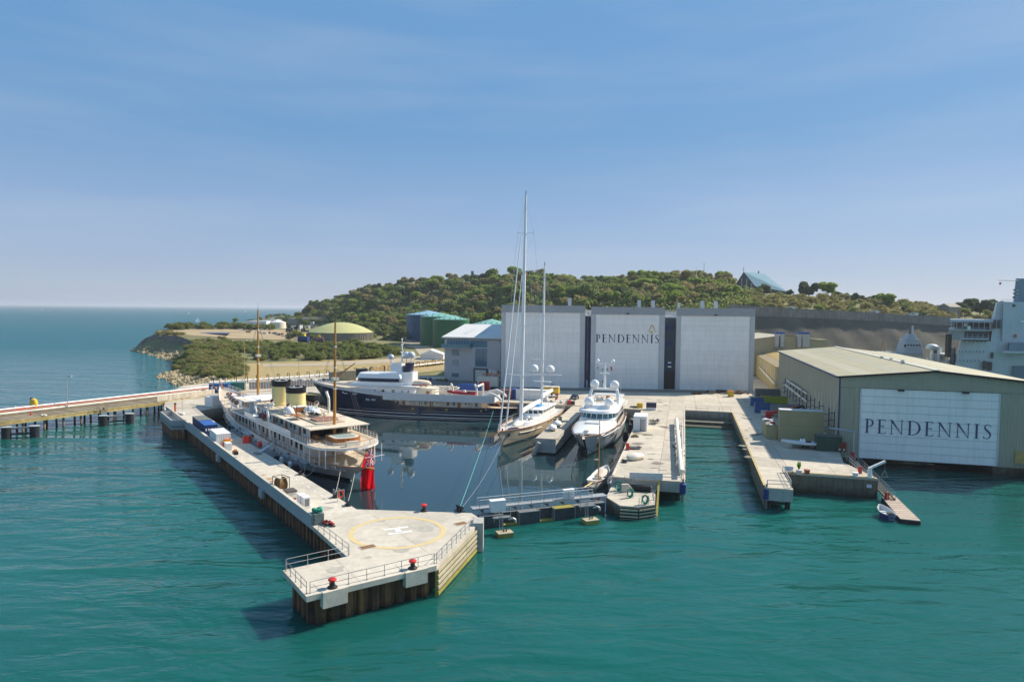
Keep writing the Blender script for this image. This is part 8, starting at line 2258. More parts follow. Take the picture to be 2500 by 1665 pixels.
# -- small things on the helipad pier
def box_thing(name, label, cat, px, py, rz, parts, group=None, z=ZQ):
    t = thing(name, label, cat, P(px, py, z), rz, group)
    for nm, m_, b in parts: MB().box(*b).build(nm, m_, t, True)
    return t
box_thing('red_skip', 'open red and orange bin beside the white container on the pier', 'bin', 553, 1090, PA, [('body', red_p, (-1.1, -.7, 0, 1.1, .7, 1.1)), ('rim', yellow_p, (-1.2, -.8, 1.1, 1.2, .8, 1.25)), ('load', orange_p, (-.9, -.6, 1.25, .6, .5, 1.5))])
box_thing('white_cabinet', 'white cabinet behind the parapet next to the red bin', 'cabinet', 557, 1098, PA, [('body', white_p, (-.9, -.5, 0, .9, .5, 1.4)), ('door', ltgrey_p, (-.92, -.4, .1, -.9, .4, 1.3))])
for k, px in enumerate((599, 607)):
    t = thing('red_drum', ('left red drum on the dock side of the pier', 'right red drum on the dock side of the pier')[k], 'drum', P(px, 1081), 0, 'red drums on the pier')
    MB().lathe([(.5, 0), (.52, .3), (.5, .35), (.52, .7), (.5, .75), (.5, 1.35)], n=14).build('drum', red_p, t, True, True); MB().lathe([(.44, 1.35), (.44, 1.42)], n=14).build('lid', M('ochre_lid', (.45, .2, .06), .6, .1, 1), t, True)
t = thing('cable_reel', 'rusty cable reel in a square frame behind the parapet', 'reel', P(686, 1199), PA + .2)
MB().cyl((0, -.5, 1.1), (0, .5, 1.1), .7, n=16).build('core', M('hemp_coil', (.22, .13, .05), .85, .3, 3, bump=.6), t, True, True)
for y in (-.55, .5): MB().cyl((0, y, 1.1), (0, y + .06, 1.1), 1.0, n=18).build('flange', rust_orange, t, True, True)
for y in (-.75, .75):
    MB().tube([(-1.1, y, 0), (-1.1, y, 2.15), (1.1, y, 2.15), (1.1, y, 0), (-1.1, y, 0)], .06, 5).build('frame', timber, t, True)
for x in (-1.1, 1.1): MB().cyl((x, -.75, 2.15), (x, .75, 2.15), .06, n=5).build('frame_bar', timber, t, True)
box_thing('salt_bin', 'grey box with a dark lid and red base behind the parapet', 'bin', 709, 1217, PA, [('body', cream_p, (-.8, -.6, .25, .8, .6, 1.1)), ('lid', M('dark_brown_lid', (.10, .08, .07), .6, .1, 1), (-.9, -.7, 1.1, .9, .7, 1.3)), ('base', red_d, (-.8, -.6, 0, .8, .6, .25))])
for k, (px, py) in enumerate(((736, 1232), (746, 1238))):
    box_thing('power_cabinet', ('left white power cabinet on the pier with a louvred front', 'right white power cabinet on the pier with a rope tied to it')[k], 'cabinet', px, py, PA, [('body', white_p, (-.6, -.45, 0, .6, .45, 1.5)), ('louvre', galv_d, (-.62, -.3, .3, -.6, .3, 1.3)), ('plinth', grey_p, (-.65, -.5, -.001, .65, .5, .08))], 'white power cabinets')
t = thing('pump_unit', 'green pump unit with hoses at the end of the parapet', 'pump', P(775, 1277), PA)
MB().box(-.7, -.6, .1, .7, .6, 1.35).build('frame_box', M('grey_green_mesh', (.12, .17, .16), .7, .2, 3), t, True)
for k in range(9): MB().sphere((rnd.uniform(-.7, .7), rnd.uniform(-.5, .5), 1.45 + rnd.uniform(0, .25)), rnd.uniform(.2, .35), 7, 5).build('net_bundle', net_g, t, True)
t = thing('hose_pile', 'tangle of black hoses with red couplings on the pier deck', 'hoses', P(798, 1280), PA)
for k in range(7): MB().tube([(rnd.uniform(-1.5, 1.3), rnd.uniform(-.5, .5), .12 + .1 * (k % 3)) for _ in range(4)], .09, 5).build('hose', (black_p, black_p, red_d, black_p, white_p, red_p, black_p)[k], t, True)
t = thing('life_ring_stand', 'orange life ring on a steel stand at the dock edge', 'life ring', P(832, 1224), PA + 1.6)
for x in (-.5, .5): MB().cyl((x, 0, 0), (x, 0, 1.6), .04, n=6).build('post', galv, t, True)
MB().tube([(.38 * math.cos(a), -.06, 1.05 + .5 * math.sin(a)) for a in np.linspace(0, 6.283, 15)], .11, 7).build('ring', M('lifebuoy_orange', (.66, .07, .02), .5, .1, 1), t, True, True); MB().cyl((-.5, 0, 1.6), (.5, 0, 1.6), .04, n=6).build('cross_bar', galv, t, True)
t = thing('ladder_hoops', 'steel ladder hoops at the dock edge beside the life ring', 'ladder', P(822, 1214), PA + 1.6)
for x in (-.35, .35): MB().tube([(x, .2, 0), (x, .2, 1.2), (x, -.4, 1.2), (x, -.5, -1.5)], .04, 6).build('hoop', galv, t, True)
for k in range(5): MB().cyl((-.35, -.48, -1.4 + k * .4), (.35, -.48, -1.4 + k * .4), .03, n=5).build('rung', galv, t, True)
t = thing('marker_post', 'orange marker post with white sacks inside the pier bastion', 'post', P(428, 1012))
MB().cyl((0, 0, 0), (0, 0, 2.6), .24, n=10).build('post', M('marker_orange', (.62, .12, .03), .5, .1, 1), t, True, True); MB().cyl((0, 0, 2.6), (0, 0, 2.9), .28, n=10).build('cap', black_p, t, True)
for k in range(3): MB().sphere((1 + k * .6, -.3 * k, .35), .45, 8, 5, .8).build('sack', white_p, t, True, True)
MB().cyl((1.6, .3, 0), (1.6, .3, 4.2), .04, n=5).build('thin_pole', galv_d, t, True)
t = thing('hose_reel_stand', 'red hose reel at the foot of the yacht gangway', 'reel', P(634, 1093), PA)
MB().cyl((0, -.3, .7), (0, .3, .7), .55, n=14).build('reel', red_p, t, True, True); MB().box(-.5, -.35, 0, .5, .35, .2).build('base', galv_d, t, True)
box_thing('rope_bag', 'brown and black bag lying against the parapet', 'bag', 574, 1109, PA, [('bag', black_p, (-.7, -.4, 0, .5, .4, .6)), ('bundle', orange_p, (-.5, -.2, .6, .1, .3, .95))])
gz0, gz1 = P(628, 1108, ZQ) + Vector((0, 0, .1)), W[cy] @ Vector((22.0, 6.3, 3.7))
t = thing('boarding_gangway', 'pale gangway from the pier up to the classic yacht side', 'gangway', gz0)
MB()._bar(gz0, gz1, .8, .12).build('plank', ltgrey_p, t); MB().cyl(gz0 + Vector((.3, 0, .9)), gz1 + Vector((.3, 0, .9)), .03, n=5).build('handrail', galv, t); MB().cbox((gz0.x, gz0.y, ZQ), (1.6, .9, .25), PA).build('landing', galv_d, t)
t = thing('float_fender', 'long yellow floating fender in the corner of the dock by the yacht bow', 'fender', P(545, 1012, .6), .26)
MB().box(-3.6, -.7, -.6, 3.6, .7, .55).build('float_body', yellow_edge, t, True); MB().box(-3.7, -.75, .55, 3.7, .75, .68).build('float_top', M('sandy_yellow', (.50, .36, .12), .8, .15, .8), t, True)
bow_k = W[kt] @ Vector((47.2, 0, 2.6)); stern_b = W[bs] @ Vector((4, 4.6, 2.6))
rope('mooring_line', 'long green mooring line from the navy yacht to the helipad cleat', stern_b, P(1122, 1247) + Vector((0, 0, .4)), .6, rope_g, .04)
rope('mooring_line', 'second line running from the helipad cleat towards the sailing yacht', W[kt] @ Vector((46.5, 1, 2.8)), P(1126, 1248) + Vector((0, 0, .4)), 1.2, galv_d, .035)
for k, (px, py, xx, lab) in enumerate(((733, 1158, 4.0, 'slack line from the quarter of the classic yacht to the dock cleat'), (740, 1161, 9.5, 'slack line from the side of the classic yacht to the dock cleat'), (818, 1213, -1.0, 'taut line from the classic yacht stern to the pier ladder'), (849, 1233, -6.5, 'pale line from the classic yacht stern to the helipad corner'))):
    p = W[cy] @ Vector((xx, 4.6 if xx > 0 else 2.2, 3.0))
    rope('mooring_line', lab, p, P(px, py) + Vector((0, 0, .4)), 1.3 if k < 2 else .35, rope_w, .035)
rope('mooring_line', 'dark line from the white yacht bow to the quay cleat', W[my] @ Vector((40, -3.6, 3.2)), P(1524, 1128) + Vector((0, 0, .3)), 1.2, black_p, .05); rope('mooring_line', 'dark line from the white yacht bow to the finger pier', W[my] @ Vector((44, 2, 3.4)), (9.2, 137.4, ZQ + .1), 1.0, black_p, .05)
rope('mooring_line', 'pale line from the sailing yacht bow to the finger pier end', bow_k, (5.4, 137.6, ZQ), .4, rope_w, .045)
for k, (px, py) in enumerate(((1349, 1050), (1361, 1040))):
    t = thing('covered_tender', ('nearer white covered tender on the finger pier', 'farther white covered tender on the finger pier')[k], 'boat', P(px, py), UANG + .25, 'white covered tenders')
    MB().loft([[(-2 + 4 * f, .95 * g * math.cos(a), .75 + .6 * g * math.sin(a)) for a in np.linspace(0, 2 * math.pi, 11)[:-1]] for f, g in ((0, .5), (.15, .9), (.5, 1), (.85, .7), (1, .15))]).build('cover', white_p, t, True, True)
    MB().box(-1.5, -.5, 0, 1.5, .5, .25).build('cradle', timber, t, True)
box_thing('old_cradle', 'pale timber cradle at the finger pier edge beside the sailing yacht', 'cradle', 1362, 1028, UANG, [('beam', fend_t, (-2, -.7, 0, 2, -.4, .9)), ('beam', fend_t, (-2, .4, 0, 2, .7, .9)), ('cross_beam', timber, (-.3, -.9, .9, .3, .9, 1.1))])
# -- east quay
wc = cont('white workshop cabin with a grey door on the east quay', P(1564, 1047), UANG, 5.4, 3.0, 3.3, white_p, 'cabins on the east quay', name='workshop_cabin', cat='cabin')
MB().box(-2.74, -1.1, .1, -2.70, -.2, 2.6).build('door', galv, wc, local=True); MB().box(-2.75, -.18, .1, -2.70, -.1, 2.7).build('door_edge', black_p, wc, local=True)
t = thing('lattice_stack', 'stack of rusty steel lattice frames behind the white cabin', 'scrap', P(1597, 1034), UANG)
for k in range(26): MB().bar((rnd.uniform(-2, 2), rnd.uniform(-1.3, 1.3), rnd.uniform(.1, 1.0)), (rnd.uniform(-2, 2), rnd.uniform(-1.3, 1.3), rnd.uniform(.2, 1.1)), .13).build('lattice_bar', rnd.choice([timber, rust, galv_d]), t, True)
box_thing('covered_crate', 'box under a dark blue and white cover on the yard', 'crate', 1590, 1000, WA, [('crate', white_p, (-1.3, -.9, 0, 1.3, .9, .7)), ('cover', navy_p, (-1.35, -.95, .7, 1.35, .95, 1.9))])
box_thing('yellow_crate', 'yellow crate at the head of the dock beside the white yacht', 'crate', 1562, 995, WA, [('crate', yellow_p, (-.8, -.7, 0, .8, .7, 1.3)), ('pallet', timber, (-2.6, -.8, 0, -.9, .8, .35))])
t = thing('upturned_dinghy', 'cream dinghy under a cover on the east quay', 'boat', P(1552, 1122), .5)
MB().loft([[(-1.8 + 3.6 * f, 1.0 * g * math.cos(a), .55 + .75 * g * math.sin(a)) for a in np.linspace(0, 2 * math.pi, 11)[:-1]] for f, g in ((0, .5), (.2, .9), (.5, 1), (.8, .8), (1, .25))]).build('cover', cream_p, t, True, True); MB().box(-1.3, -.6, 0, 1.3, .6, .2).build('cradle', timber, t, True)
t = thing('rope_heap', 'dark heap of ropes and netting on the east quay', 'ropes', P(1549, 1096), 0)
for k in range(12): MB().tube([(rnd.uniform(-1.5, 1.5), rnd.uniform(-.6, .6), rnd.uniform(.1, .5)) for _ in range(4)], .1, 5).build('rope_turn', rnd.choice([black_s, galv_d, timber]), t, True)
box_thing('red_reel', 'small red reel at the dock edge of the east quay', 'reel', 1532, 1098, UANG, [('drum', red_p, (-.3, -.3, .1, .3, .3, 1.3)), ('base', galv_d, (-.4, -.4, 0, .4, .4, .1))])
box_thing('timber_block', 'small brown timber block on the east quay', 'block', 1550, 1067, .2, [('block', timber, (-.7, -.4, 0, .7, .4, .35)), ('top_block', yellow_edge, (-.4, -.3, .35, .4, .3, .65))])
box_thing('white_barrier', 'long white barrier panel at the near end of the east quay', 'barrier', 1577, 1173, -.1, [('panel', ltgrey_p, (-2.6, -.1, .2, 2.6, .1, 1.25)), ('foot', galv_d, (-2.4, -.35, 0, -2.2, .35, .2)), ('foot', galv_d, (2.2, -.35, 0, 2.4, .35, .2))])
t = thing('laid_mast', 'long cream yacht mast lying on trestles along the slip edge', 'mast', P(1660, 1100), 0)
m0, m1 = P(1651, 1035, ZQ), P(1663, 1168, ZQ)
m0.z = m1.z = ZQ + 1.15
MB().cyl(m0, m1, .42, .36, 12).build('mast_tube', cream_p, t, smooth=True)
m2, m3 = P(1664, 1040, ZQ), P(1668, 1160, ZQ); m2.z = m3.z = ZQ + .8
MB().cyl(m2, m3, .2, n=8).build('boom_tube', galv, t, smooth=True)
for k in range(11):
    q = m0.lerp(m1, (k + .5) / 11)
    MB().bar((q.x - .9, q.y, ZQ), (q.x, q.y, q.z), .1).bar((q.x + .9, q.y, ZQ), (q.x, q.y, q.z), .1).build('trestle', timber, t)
for k in range(40):
    q = m0.lerp(m1, rnd.random()) + Vector((rnd.uniform(-.7, 1.1), rnd.uniform(-1, 1), rnd.uniform(-1, -.1)))
    MB().cyl(q, q + Vector((rnd.uniform(-.6, .6), rnd.uniform(-2, 2), rnd.uniform(-.1, .4))), rnd.uniform(.04, .13), n=5).build('rigging_part', rnd.choice([galv, timber, white_p, galv_d, black_s, timber]), t)
for k in range(5):
    q = m0.lerp(m1, .15 + k * .18); MB().sphere(q + Vector((0, 0, .05)), .55, 8, 5, .8).build('wrapped_fitting', white_p, t, smooth=True)
for k, (px, py) in enumerate(((1605, 1032), (1590, 1108), (1598, 1143), (1640, 1052), (1632, 1075), (1625, 1122), (1618, 1148), (1585, 1070))):
    c = P(px, py); MB().cbox((c.x, c.y, ZQ + .004), (1.5, .3, .02), WA).build('drain_grate', galv_d, yg)
# -- head of the yard and right quay
box_thing('yellow_skip', 'small yellow skip in front of the right hangar', 'skip', 1784, 968, WA, [('body', yellow_p, (-.9, -.8, .1, .9, .8, 1.7)), ('rim', orange_p, (-1.0, -.9, 1.7, 1.0, .9, 1.85))])
t = thing('scrap_line', 'line of dark pipes and scrap along the right hangar door', 'scrap', P(1755, 960), 0)
for k in range(36):
    c = P(rnd.uniform(1690, 1830), rnd.uniform(957, 963)); a = rnd.uniform(-.3, .3)
    MB().cbox((c.x, c.y, ZQ), (rnd.uniform(.6, 3.2), rnd.uniform(.2, .7), rnd.uniform(.15, .8)), a).build('scrap_piece', rnd.choice([black_s, rust, galv_d, timber]), t)
def skip(lab, px, py, L, B, H, m_, rz=None, load=None):
    t = thing('waste_skip', lab, 'skip', P(px, py), WA if rz is None else rz, 'waste skips by the olive shed')
    for (b) in ((-L / 2, -B / 2, .1, L / 2, -B / 2 + .1, H), (-L / 2, B / 2 - .1, .1, L / 2, B / 2, H), (-L / 2, -B / 2 + .1, .1, -L / 2 + .1, B / 2 - .1, H), (L / 2 - .1, -B / 2 + .1, .1, L / 2, B / 2 - .1, H)): MB().box(*b).build('skip_side', m_, t, True)
    for k in range(int(L / .6)): MB().box(-L / 2 + .2 + k * .6, -B / 2 - .06, .15, -L / 2 + .32 + k * .6, -B / 2, H - .1).build('skip_rib', m_, t, True)
    MB().box(-L / 2 + .1, -B / 2 + .1, .1, L / 2 - .1, B / 2 - .1, .3).build('skip_floor', black_s, t, True)
    MB().box(-L / 2 - .05, -B / 2 - .08, H, L / 2 + .05, -B / 2 + .12, H + .1).build('skip_rim', m_, t, True)
    for k in range(14 if load else 0): MB().cbox((rnd.uniform(-L / 2 + .6, L / 2 - .6), rnd.uniform(-B / 2 + .5, B / 2 - .5), H * .5), (rnd.uniform(.4, 1.4), rnd.uniform(.3, 1), rnd.uniform(.3, H * .6)), rnd.uniform(0, 3)).build('rubbish', rnd.choice(load), t, True)
skip('dark skip full of pale rubbish behind the yellow-green skip', 1888, 969, 11, 3, 2.4, navd, None, [white_p, black_s, dkblue_p, ltgrey_p]); skip('yellow-green skip against the olive shed', 1893, 984, 8.2, 2.6, 2.0, M('lime_paint', (.32, .36, .03), .6, .2, .8), None, [black_s, navd])
skip('blue skip farther from the camera on the right quay', 1848, 990, 3.6, 2.6, 2.2, M('skip_blue', (.02, .09, .27), .55, .2, 1)); skip('blue skip nearer the camera on the right quay', 1862, 1007, 4.2, 2.7, 2.6, M('skip_blue', (.02, .09, .27), .55, .2, 1))
skip('grey skip between the blue skip and the olive containers', 1920, 1010, 8.6, 2.6, 2.4, M('skip_grey', (.27, .28, .27), .6, .15, 1), None, [galv_d, navd]); skip('low grey skip beside the red crane arm', 1932, 1020, 8.0, 2.4, 1.6, M('skip_grey', (.27, .28, .27), .6, .15, 1), None, [galv_d])
box_thing('block_stack', 'stack of grey blocks beside the blue skip', 'blocks', 1866, 1019, WA, [('block_layer', grey_p, (-.8, -.5, 0, .8, .5, .6)), ('block_layer', ltgrey_p, (-.8, -.5, .61, .8, .5, 1.2)), ('block_layer', grey_p, (-.8, -.5, 1.21, .8, .5, 1.8))])
olc = M('olive_container', (.36, .33, .18), .55, .07, .4)
cont('lower olive container of the stack in front of the shed', P(1953, 1078), WA, 8.6, 2.5, 3.4, olc, 'olive containers'); cont('upper olive container of the stack in front of the shed', P(1953, 1078) + Vector((0, 0, 3.42)), WA, 8.6, 2.5, 3.3, olc, 'olive containers', roof=ltgrey_p)
side_c = P(1953, 1078) - Vector((Wv.x, Wv.y, 0)) * 5.5 + Vector((U.x, U.y, 0)) * 4.4
oc_ = cont('open olive container full of rubbish to the left of the olive stack', side_c, UANG, 7.4, 2.2, 3.0, olc, 'olive containers', roof=timber)
for k in range(18): MB().cbox((rnd.uniform(-3.2, 3.2), rnd.uniform(-.8, .8), 3.0), (rnd.uniform(.4, 1.2), rnd.uniform(.3, .9), rnd.uniform(.1, .6)), rnd.uniform(0, 3)).build('rubbish', rnd.choice([white_p, ltgrey_p, galv_d, red_d, cream_p]), oc_, local=True)
gcn = cont('dark green container at the corner of the olive shed', P(2021, 1099), WA, 4.6, 2.6, 3.0, M('dark_green_box', (.03, .075, .05), .6, .15, 1), 'containers by the olive shed', roof=M('grey_green_roof', (.09, .10, .09), .6, .1, 1))
t = thing('red_loader_crane', 'red folding crane arm with a black grab among the skips', 'crane', P(1873, 1030), 0)
k0 = P(1876, 1030, ZQ) + Vector((0, 0, 0)); e1 = PD(1943, 995, k0.y + 4) ; e2 = PD(1958, 991, k0.y + 4); e3 = PD(1971, 1004, k0.y + 4)
b0 = Vector((k0.x, k0.y, ZQ + 2.2))
MB().cbox((k0.x, k0.y, ZQ), (1.5, 1.5, 2.2), WA, .7).build('pedestal', red_d, t); MB().cbox((k0.x + .2, k0.y, ZQ + 1.4), (1.9, 1.2, 1.3), WA).build('slew_head', red_p, t)
MB()._bar(b0, e1, .5, .6).build('main_boom', red_p, t); MB()._bar(b0.lerp(e1, .55) + Vector((0, -.3, .1)), b0.lerp(e1, .85) + Vector((0, -.3, .1)), .04, .2).build('boom_marking', white_p, t)
MB()._bar(e1, e2, .45, .5).build('knuckle_boom', black_p, t); MB()._bar(e2, e3, .35, .45).build('outer_boom', black_p, t); MB().cyl(b0.lerp(e1, .75), e1 + Vector((1.4, 0, -2.2)), .12, n=6).build('ram', galv, t); MB().cbox((e3.x, e3.y, e3.z - .8), (1.4, .9, 1.2), .3, .7).build('grab', black_p, t)
t = thing('red_fire_cart', 'red two-lamp fire cart at the shed corner', 'cart', P(2054, 1103), WA)
MB().box(-.8, -.4, .3, .8, .4, 1.9).build('body', red_d, t, True)
for x in (-.4, .4): MB().cyl((x, -.45, .55), (x, -.41, .55), .17, n=10).build('lamp', cream_p, t, True)
for x in (-.6, .6): MB().cyl((x, -.1, .2), (x, .1, .2), .2, n=10).build('wheel', rubber, t, True)
t = thing('pipe_gantry', 'blue-grey pipe gantry at the front corner of the shed', 'gantry', P(2072, 1111), WA)
MB().cyl((.8, 0, 0), (.8, 0, 4.6), .13, n=7).build('post', galv, t, True); MB().cyl((-3.6, .4, 5.0), (1.2, 0, 4.5), .15, n=8).build('pipe', M('blue_grey_pipe', (.30, .38, .44), .5, .1, 1), t, True)
def planter(lab, px, py, pot, leaf, h):
    t = thing('planter', lab, 'planter', P(px, py), 0, 'planters on the right quay edge')
    MB().lathe([(.35, 0), (.5, .6), (.5, .7), (.42, .7)], n=12).build('pot', pot, t, True, True)
    for k in range(14 if leaf else 0):
        a = rnd.uniform(0, 6.28); MB().add([(0, 0, .6), (.35 * math.cos(a), .35 * math.sin(a), .7 + h * .5), (.25 * math.cos(a + .5), .25 * math.sin(a + .5), .7 + h)], [(0, 1, 2)]).build('leaf', leaf, t, True)
gl = leaf_mat('planter_leaves', (.08, .22, .02), (.18, .36, .05))
planter('green leafy plant in a pale pot on the right quay edge', 1950, 1157, ltgrey_p, gl, 1.5); planter('red brown pot beside the leafy plant', 1970, 1156, M('terracotta', (.34, .10, .06), .7, .15, 1), None, 1)
planter('white pot near the gangway at the quay corner', 2088, 1163, white_p, None, 1)
box_thing('bench_seat', 'small pale bench on the right quay edge', 'bench', 1926, 1155, WA, [('seat', ltgrey_p, (-.7, -.3, .4, .7, .3, .5)), ('backrest', ltgrey_p, (-.7, .25, .5, .7, .32, 1.1)), ('leg', galv_d, (-.6, -.25, 0, -.5, .25, .4)), ('leg', galv_d, (.5, -.25, 0, .6, .25, .4))])
t = thing('jib_crane', 'small white jib crane with a hanging hook at the quay corner', 'crane', P(2123, 1166), 0)
MB().cyl((0, 0, 0), (0, 0, 1.7), .38, .3, 10).build('pedestal', white_p, t, True, True)
j1 = PD(2161, 1126, P(2123, 1166).y + .5) - P(2123, 1166)
MB()._bar((0, 0, 1.6), j1, .28, .34).build('jib', white_p, t, True); MB().cyl(j1, j1 - Vector((0, 0, 1.6)), .025, n=4).build('hoist_rope', galv_d, t, True)
MB().tube([j1 - Vector((0, 0, 1.5)), j1 - Vector((.55, 0, 2.6)), j1 - Vector((-.55, 0, 2.6)), j1 - Vector((0, 0, 1.5))], .035, 5).build('spreader', galv, t, True)
for (px, py, z, lab) in ((2099, 1155, ZQ, 'red hydrant post at the head of the gangway'), (2165, 1219, .62, 'red hydrant post on the pontoon'), (2081, 1119, ZQ, 'red extinguisher box near the shed corner')):
    t = thing('red_hydrant', lab, 'hydrant', P(px, py, z), 0, 'red hydrants near the gangway'); MB().box(-.25, -.2, 0, .25, .2, 1.0).build('box', red_p, t, True); MB().box(-.3, -.25, 1.0, .3, .25, 1.15).build('cap', red_d, t, True)
d = (Vector((60.2, 106.2)) - Vector((46.2, 110.0))).normalized(); q = Vector((60.2, 106.2)) - d * .9
MB().prism([q + Vector((d.y, -d.x)) * .03, q - d * .75 + Vector((d.y, -d.x)) * .03, q - d * .75 + Vector((d.y, -d.x)) * .07, q + Vector((d.y, -d.x)) * .07], 1.7, 2.25).build('wall_sign', M('pale_sign', (.62, .66, .72), .5, .05, 1), label='small pale rectangular sign on the dark quay wall', cat='sign')
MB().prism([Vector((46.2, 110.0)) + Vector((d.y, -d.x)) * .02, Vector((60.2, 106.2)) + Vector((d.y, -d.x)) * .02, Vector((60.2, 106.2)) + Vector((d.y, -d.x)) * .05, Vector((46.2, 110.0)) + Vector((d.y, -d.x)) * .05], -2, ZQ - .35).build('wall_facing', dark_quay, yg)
railing('stair_railing', 'pale railing along the quay corner beside the gangway', [PZ(2067, 1126), PZ(2074, 1133), PZ(2092, 1148), PZ(2104, 1156)], mat=galv, step=1.6)
# -- landing behind the jetty: pipeline, lamps, fences
pl0 = [P(505, 934, 4.2), P(740, 919, 4.2), P(900, 905, 4.6), P(1086, 884, 4.8)]
pipe_run('overland_pipe', 'white pipeline on low portal frames behind the dock', pl0, .35, white_p, 'pipelines behind the dock')
pipe_run('overland_pipe', 'thin cream pipe low beside the white pipeline', [P(560, 945, 3.9), P(760, 929, 3.9), P(860, 919, 3.9)], .16, cream_p, 'pipelines behind the dock')
pf = thing('pipe_portals', 'row of dark portal frames carrying the white pipeline', 'frames', P(600, 935))
for a, b, n_ in ((pl0[0], pl0[1], 9), (pl0[1], pl0[2], 7), (pl0[2], pl0[3], 9)):
    for k in range(n_):
        q = a.lerp(b, (k + .5) / n_); dd = (b - a).normalized(); s_ = Vector((-dd.y, dd.x, 0)) * .9
        MB().bar(q - s_ + Vector((0, 0, -1.4)), q - s_ + Vector((0, 0, 1.5)), .18).bar(q + s_ + Vector((0, 0, -1.4)), q + s_ + Vector((0, 0, 1.5)), .18).bar(q - s_ + Vector((0, 0, 1.5)), q + s_ + Vector((0, 0, 1.5)), .18).build('portal', black_s, pf)
rustpole = M('rusty_cream_pole', (.50, .33, .14), .6, .2, .6)
lamp('lamp_post', 'tall cream lamp post left of the fore mast', P(597, 955), 16.0, rustpole, .5); lamp('lamp_post', 'rusty cream lamp post with a cross head behind the funnels', P(730, 930), 9.2, rustpole, .8)
hf = thing('hoarding_fence', 'long low pale boarded fence along the landing beside the jetty root', 'fence', P(385, 979))
f0, f1 = P(384, 981), P(524, 961)
for k in range(30):
    a, b = f0.lerp(f1, k / 30 + .001), f0.lerp(f1, (k + 1) / 30 - .001)
    MB()._bar((a.x, a.y, ZQ + .75), (b.x, b.y, ZQ + .75), .1, 1.4 + rnd.uniform(-.05, .05)).build('board', M('pale_board', (.52, .46, .36), .8, .12, .8, rv=.18), hf)
mf = thing('sheet_fence', 'grey corrugated sheet fence on the landing behind the classic yacht', 'fence', P(605, 950))
f0, f1 = P(608, 951), P(770, 944)
for k in range(24):
    a, b = f0.lerp(f1, k / 24 + .002), f0.lerp(f1, (k + 1) / 24 - .002)
    MB()._bar((a.x, a.y, ZQ + 1.2), (b.x, b.y, ZQ + 1.2), .08, 2.3).build('sheet', M('rusty_grey_sheet', (.32, .31, .30), .6, .15, .8, rv=.2, streak=(.26, .17, .10), samt=.6), mf)
t = thing('debris_heap', 'heap of pale plastic and metal debris beside the timber containers', 'debris', P(765, 931), 0)
for k in range(40): MB().cbox((rnd.uniform(-7, 7), rnd.uniform(-1.5, 1.5), 0), (rnd.uniform(.4, 1.6), rnd.uniform(.3, 1.1), rnd.uniform(.2, 1.0)), rnd.uniform(0, 3)).build('debris_piece', rnd.choice([ltgrey_p, grey_p, galv_d, white_p, cream_p]), t, True)
for k, (px, py, lab) in enumerate(((1112, 935, 'low barrier fence panel left of the office door'), (1140, 940, 'low barrier fence panel in front of the office door'))):
    railing('yard_barrier', lab, [P(px - 16, py - 4), P(px + 14, py)], mat=galv, step=2.4, h=1.4, r=.03)
for k, (px, py, m_, lab) in enumerate(((1075, 930, M('olive_cover', (.16, .16, .05), .7, .2, 1), 'olive covered heap at the yard edge left of the office'), (1040, 928, navd, 'dark covered heap on the tarmac behind the navy yacht'), (1330, 985, galv_d, 'grey heap of gear behind the sailing yacht'), (1385, 985, ltgrey_p, 'pale heap of gear near the black car'))):
    t = thing('covered_heap', lab, 'heap', P(px, py), 0, 'heaps of gear in the yard')
    for j in range(7): MB().sphere((rnd.uniform(-2, 2), rnd.uniform(-.6, .6), .4), rnd.uniform(.4, .9), 8, 5, .8).build('lump', m_, t, True, True)
box_thing('red_pump', 'small red pump set at the dock head near the black car', 'pump', 1392, 988, WA, [('body', red_p, (-.8, -.5, .2, .4, .5, 1.2)), ('engine', black_s, (.4, -.5, .2, 1.3, .5, 1.1)), ('skid', galv_d, (-.9, -.55, 0, 1.4, .55, .2))])
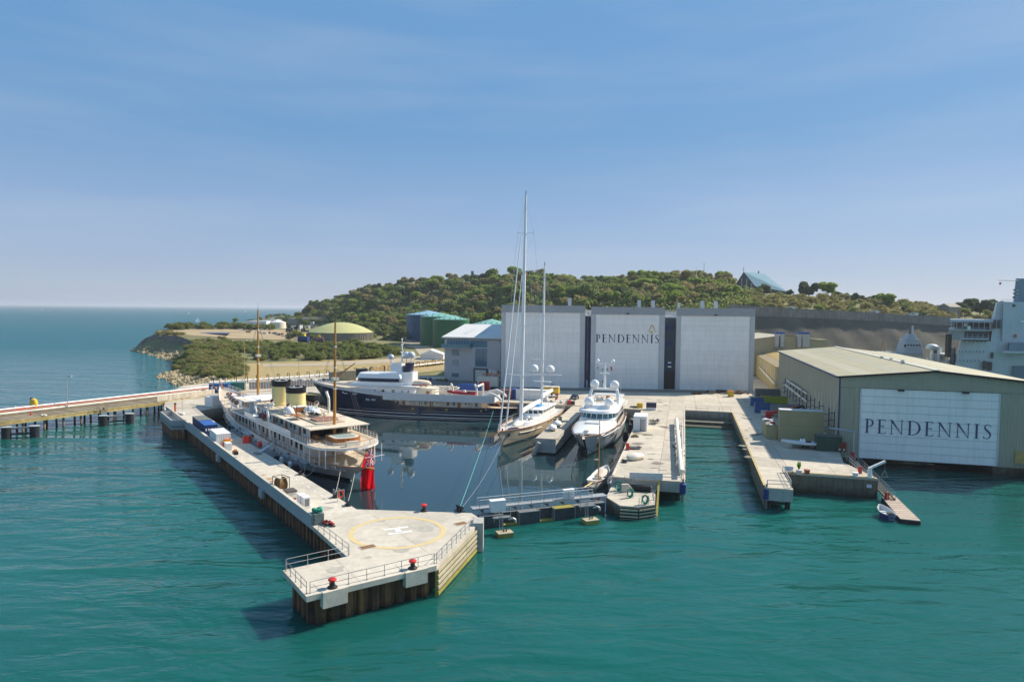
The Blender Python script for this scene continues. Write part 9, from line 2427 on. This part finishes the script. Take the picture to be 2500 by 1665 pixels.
MB().prism([hp(-3, .8), hp(83, .8), hp(83, 8.5), hp(-3, 8.5)], ZQ + .008, ZQ + .012).build('apron_strip', M('worn_tarmac', (.17, .155, .14), .9, .12, .4, bump=.2, stain=(.25, .23, .2), stamt=.6, stscale=.15), yg)
MB().prism([op(-30, 40), op(26, 26), op(26, 0), op(-30, 0)], ZQ + .008, ZQ + .012).build('apron_strip', MT['worn_tarmac'], yg)
stain_m = M('oil_stain', (.20, .175, .14), .7, .25, .8)
def blot(px, py, r, par, m_=stain_m, z=ZQ + .014, k=1.0):
    c = P(px, py); n = 14
    MB().add([(c.x + r * k * math.cos(a) * rnd.uniform(.6, 1.2), c.y + r * math.sin(a) * rnd.uniform(.6, 1.2), z) for a in np.linspace(0, 6.283, n + 1)[:-1]], [tuple(range(n))]).build('stain', m_, par)
for k in range(26): blot(rnd.uniform(1440, 1640), rnd.uniform(985, 1160) if k % 2 else rnd.uniform(972, 1000), rnd.uniform(.3, 1.5), yg, z=ZQ + .016)
for k in range(12): blot(1800 + rnd.uniform(0, 60), 1010 + rnd.uniform(0, 110), rnd.uniform(.3, 1.2), yg, z=ZQ + .016)
rs_ = M('rust_stain', (.42, .25, .13), .85, .2, 1)
for (px, py, r) in ((652, 1169, .9), (660, 1176, .7), (640, 1160, .5)): blot(px, py, r, pr, rs_)
for (px, py) in ((560, 1060), (700, 1150), (790, 1240), (900, 1360), (820, 1390), (980, 1340), (1040, 1290), (930, 1270)): blot(px, py, rnd.uniform(.4, 1.3), pr, M('faint_stain', (.40, .37, .31), .85, .15, 1))
# -- sea haze
hzm = bpy.data.materials.new('sea_haze')
hzm.use_nodes = True
nt = hzm.node_tree
nt.nodes.clear()
o_ = nt.nodes.new('ShaderNodeOutputMaterial')
v_ = nt.nodes.new('ShaderNodeVolumePrincipled')
v_.inputs['Color'].default_value = (.86, .92, 1.0, 1)
v_.inputs['Density'].default_value = .00010
v_.inputs['Anisotropy'].default_value = .2
nt.links.new(v_.outputs[0], o_.inputs['Volume'])
MB().box(-46000, -500, -6, 46000, 46000, 82).build('haze', hzm, local=True, label='thin pale sea haze lying over the harbour', cat='haze', kind='stuff')
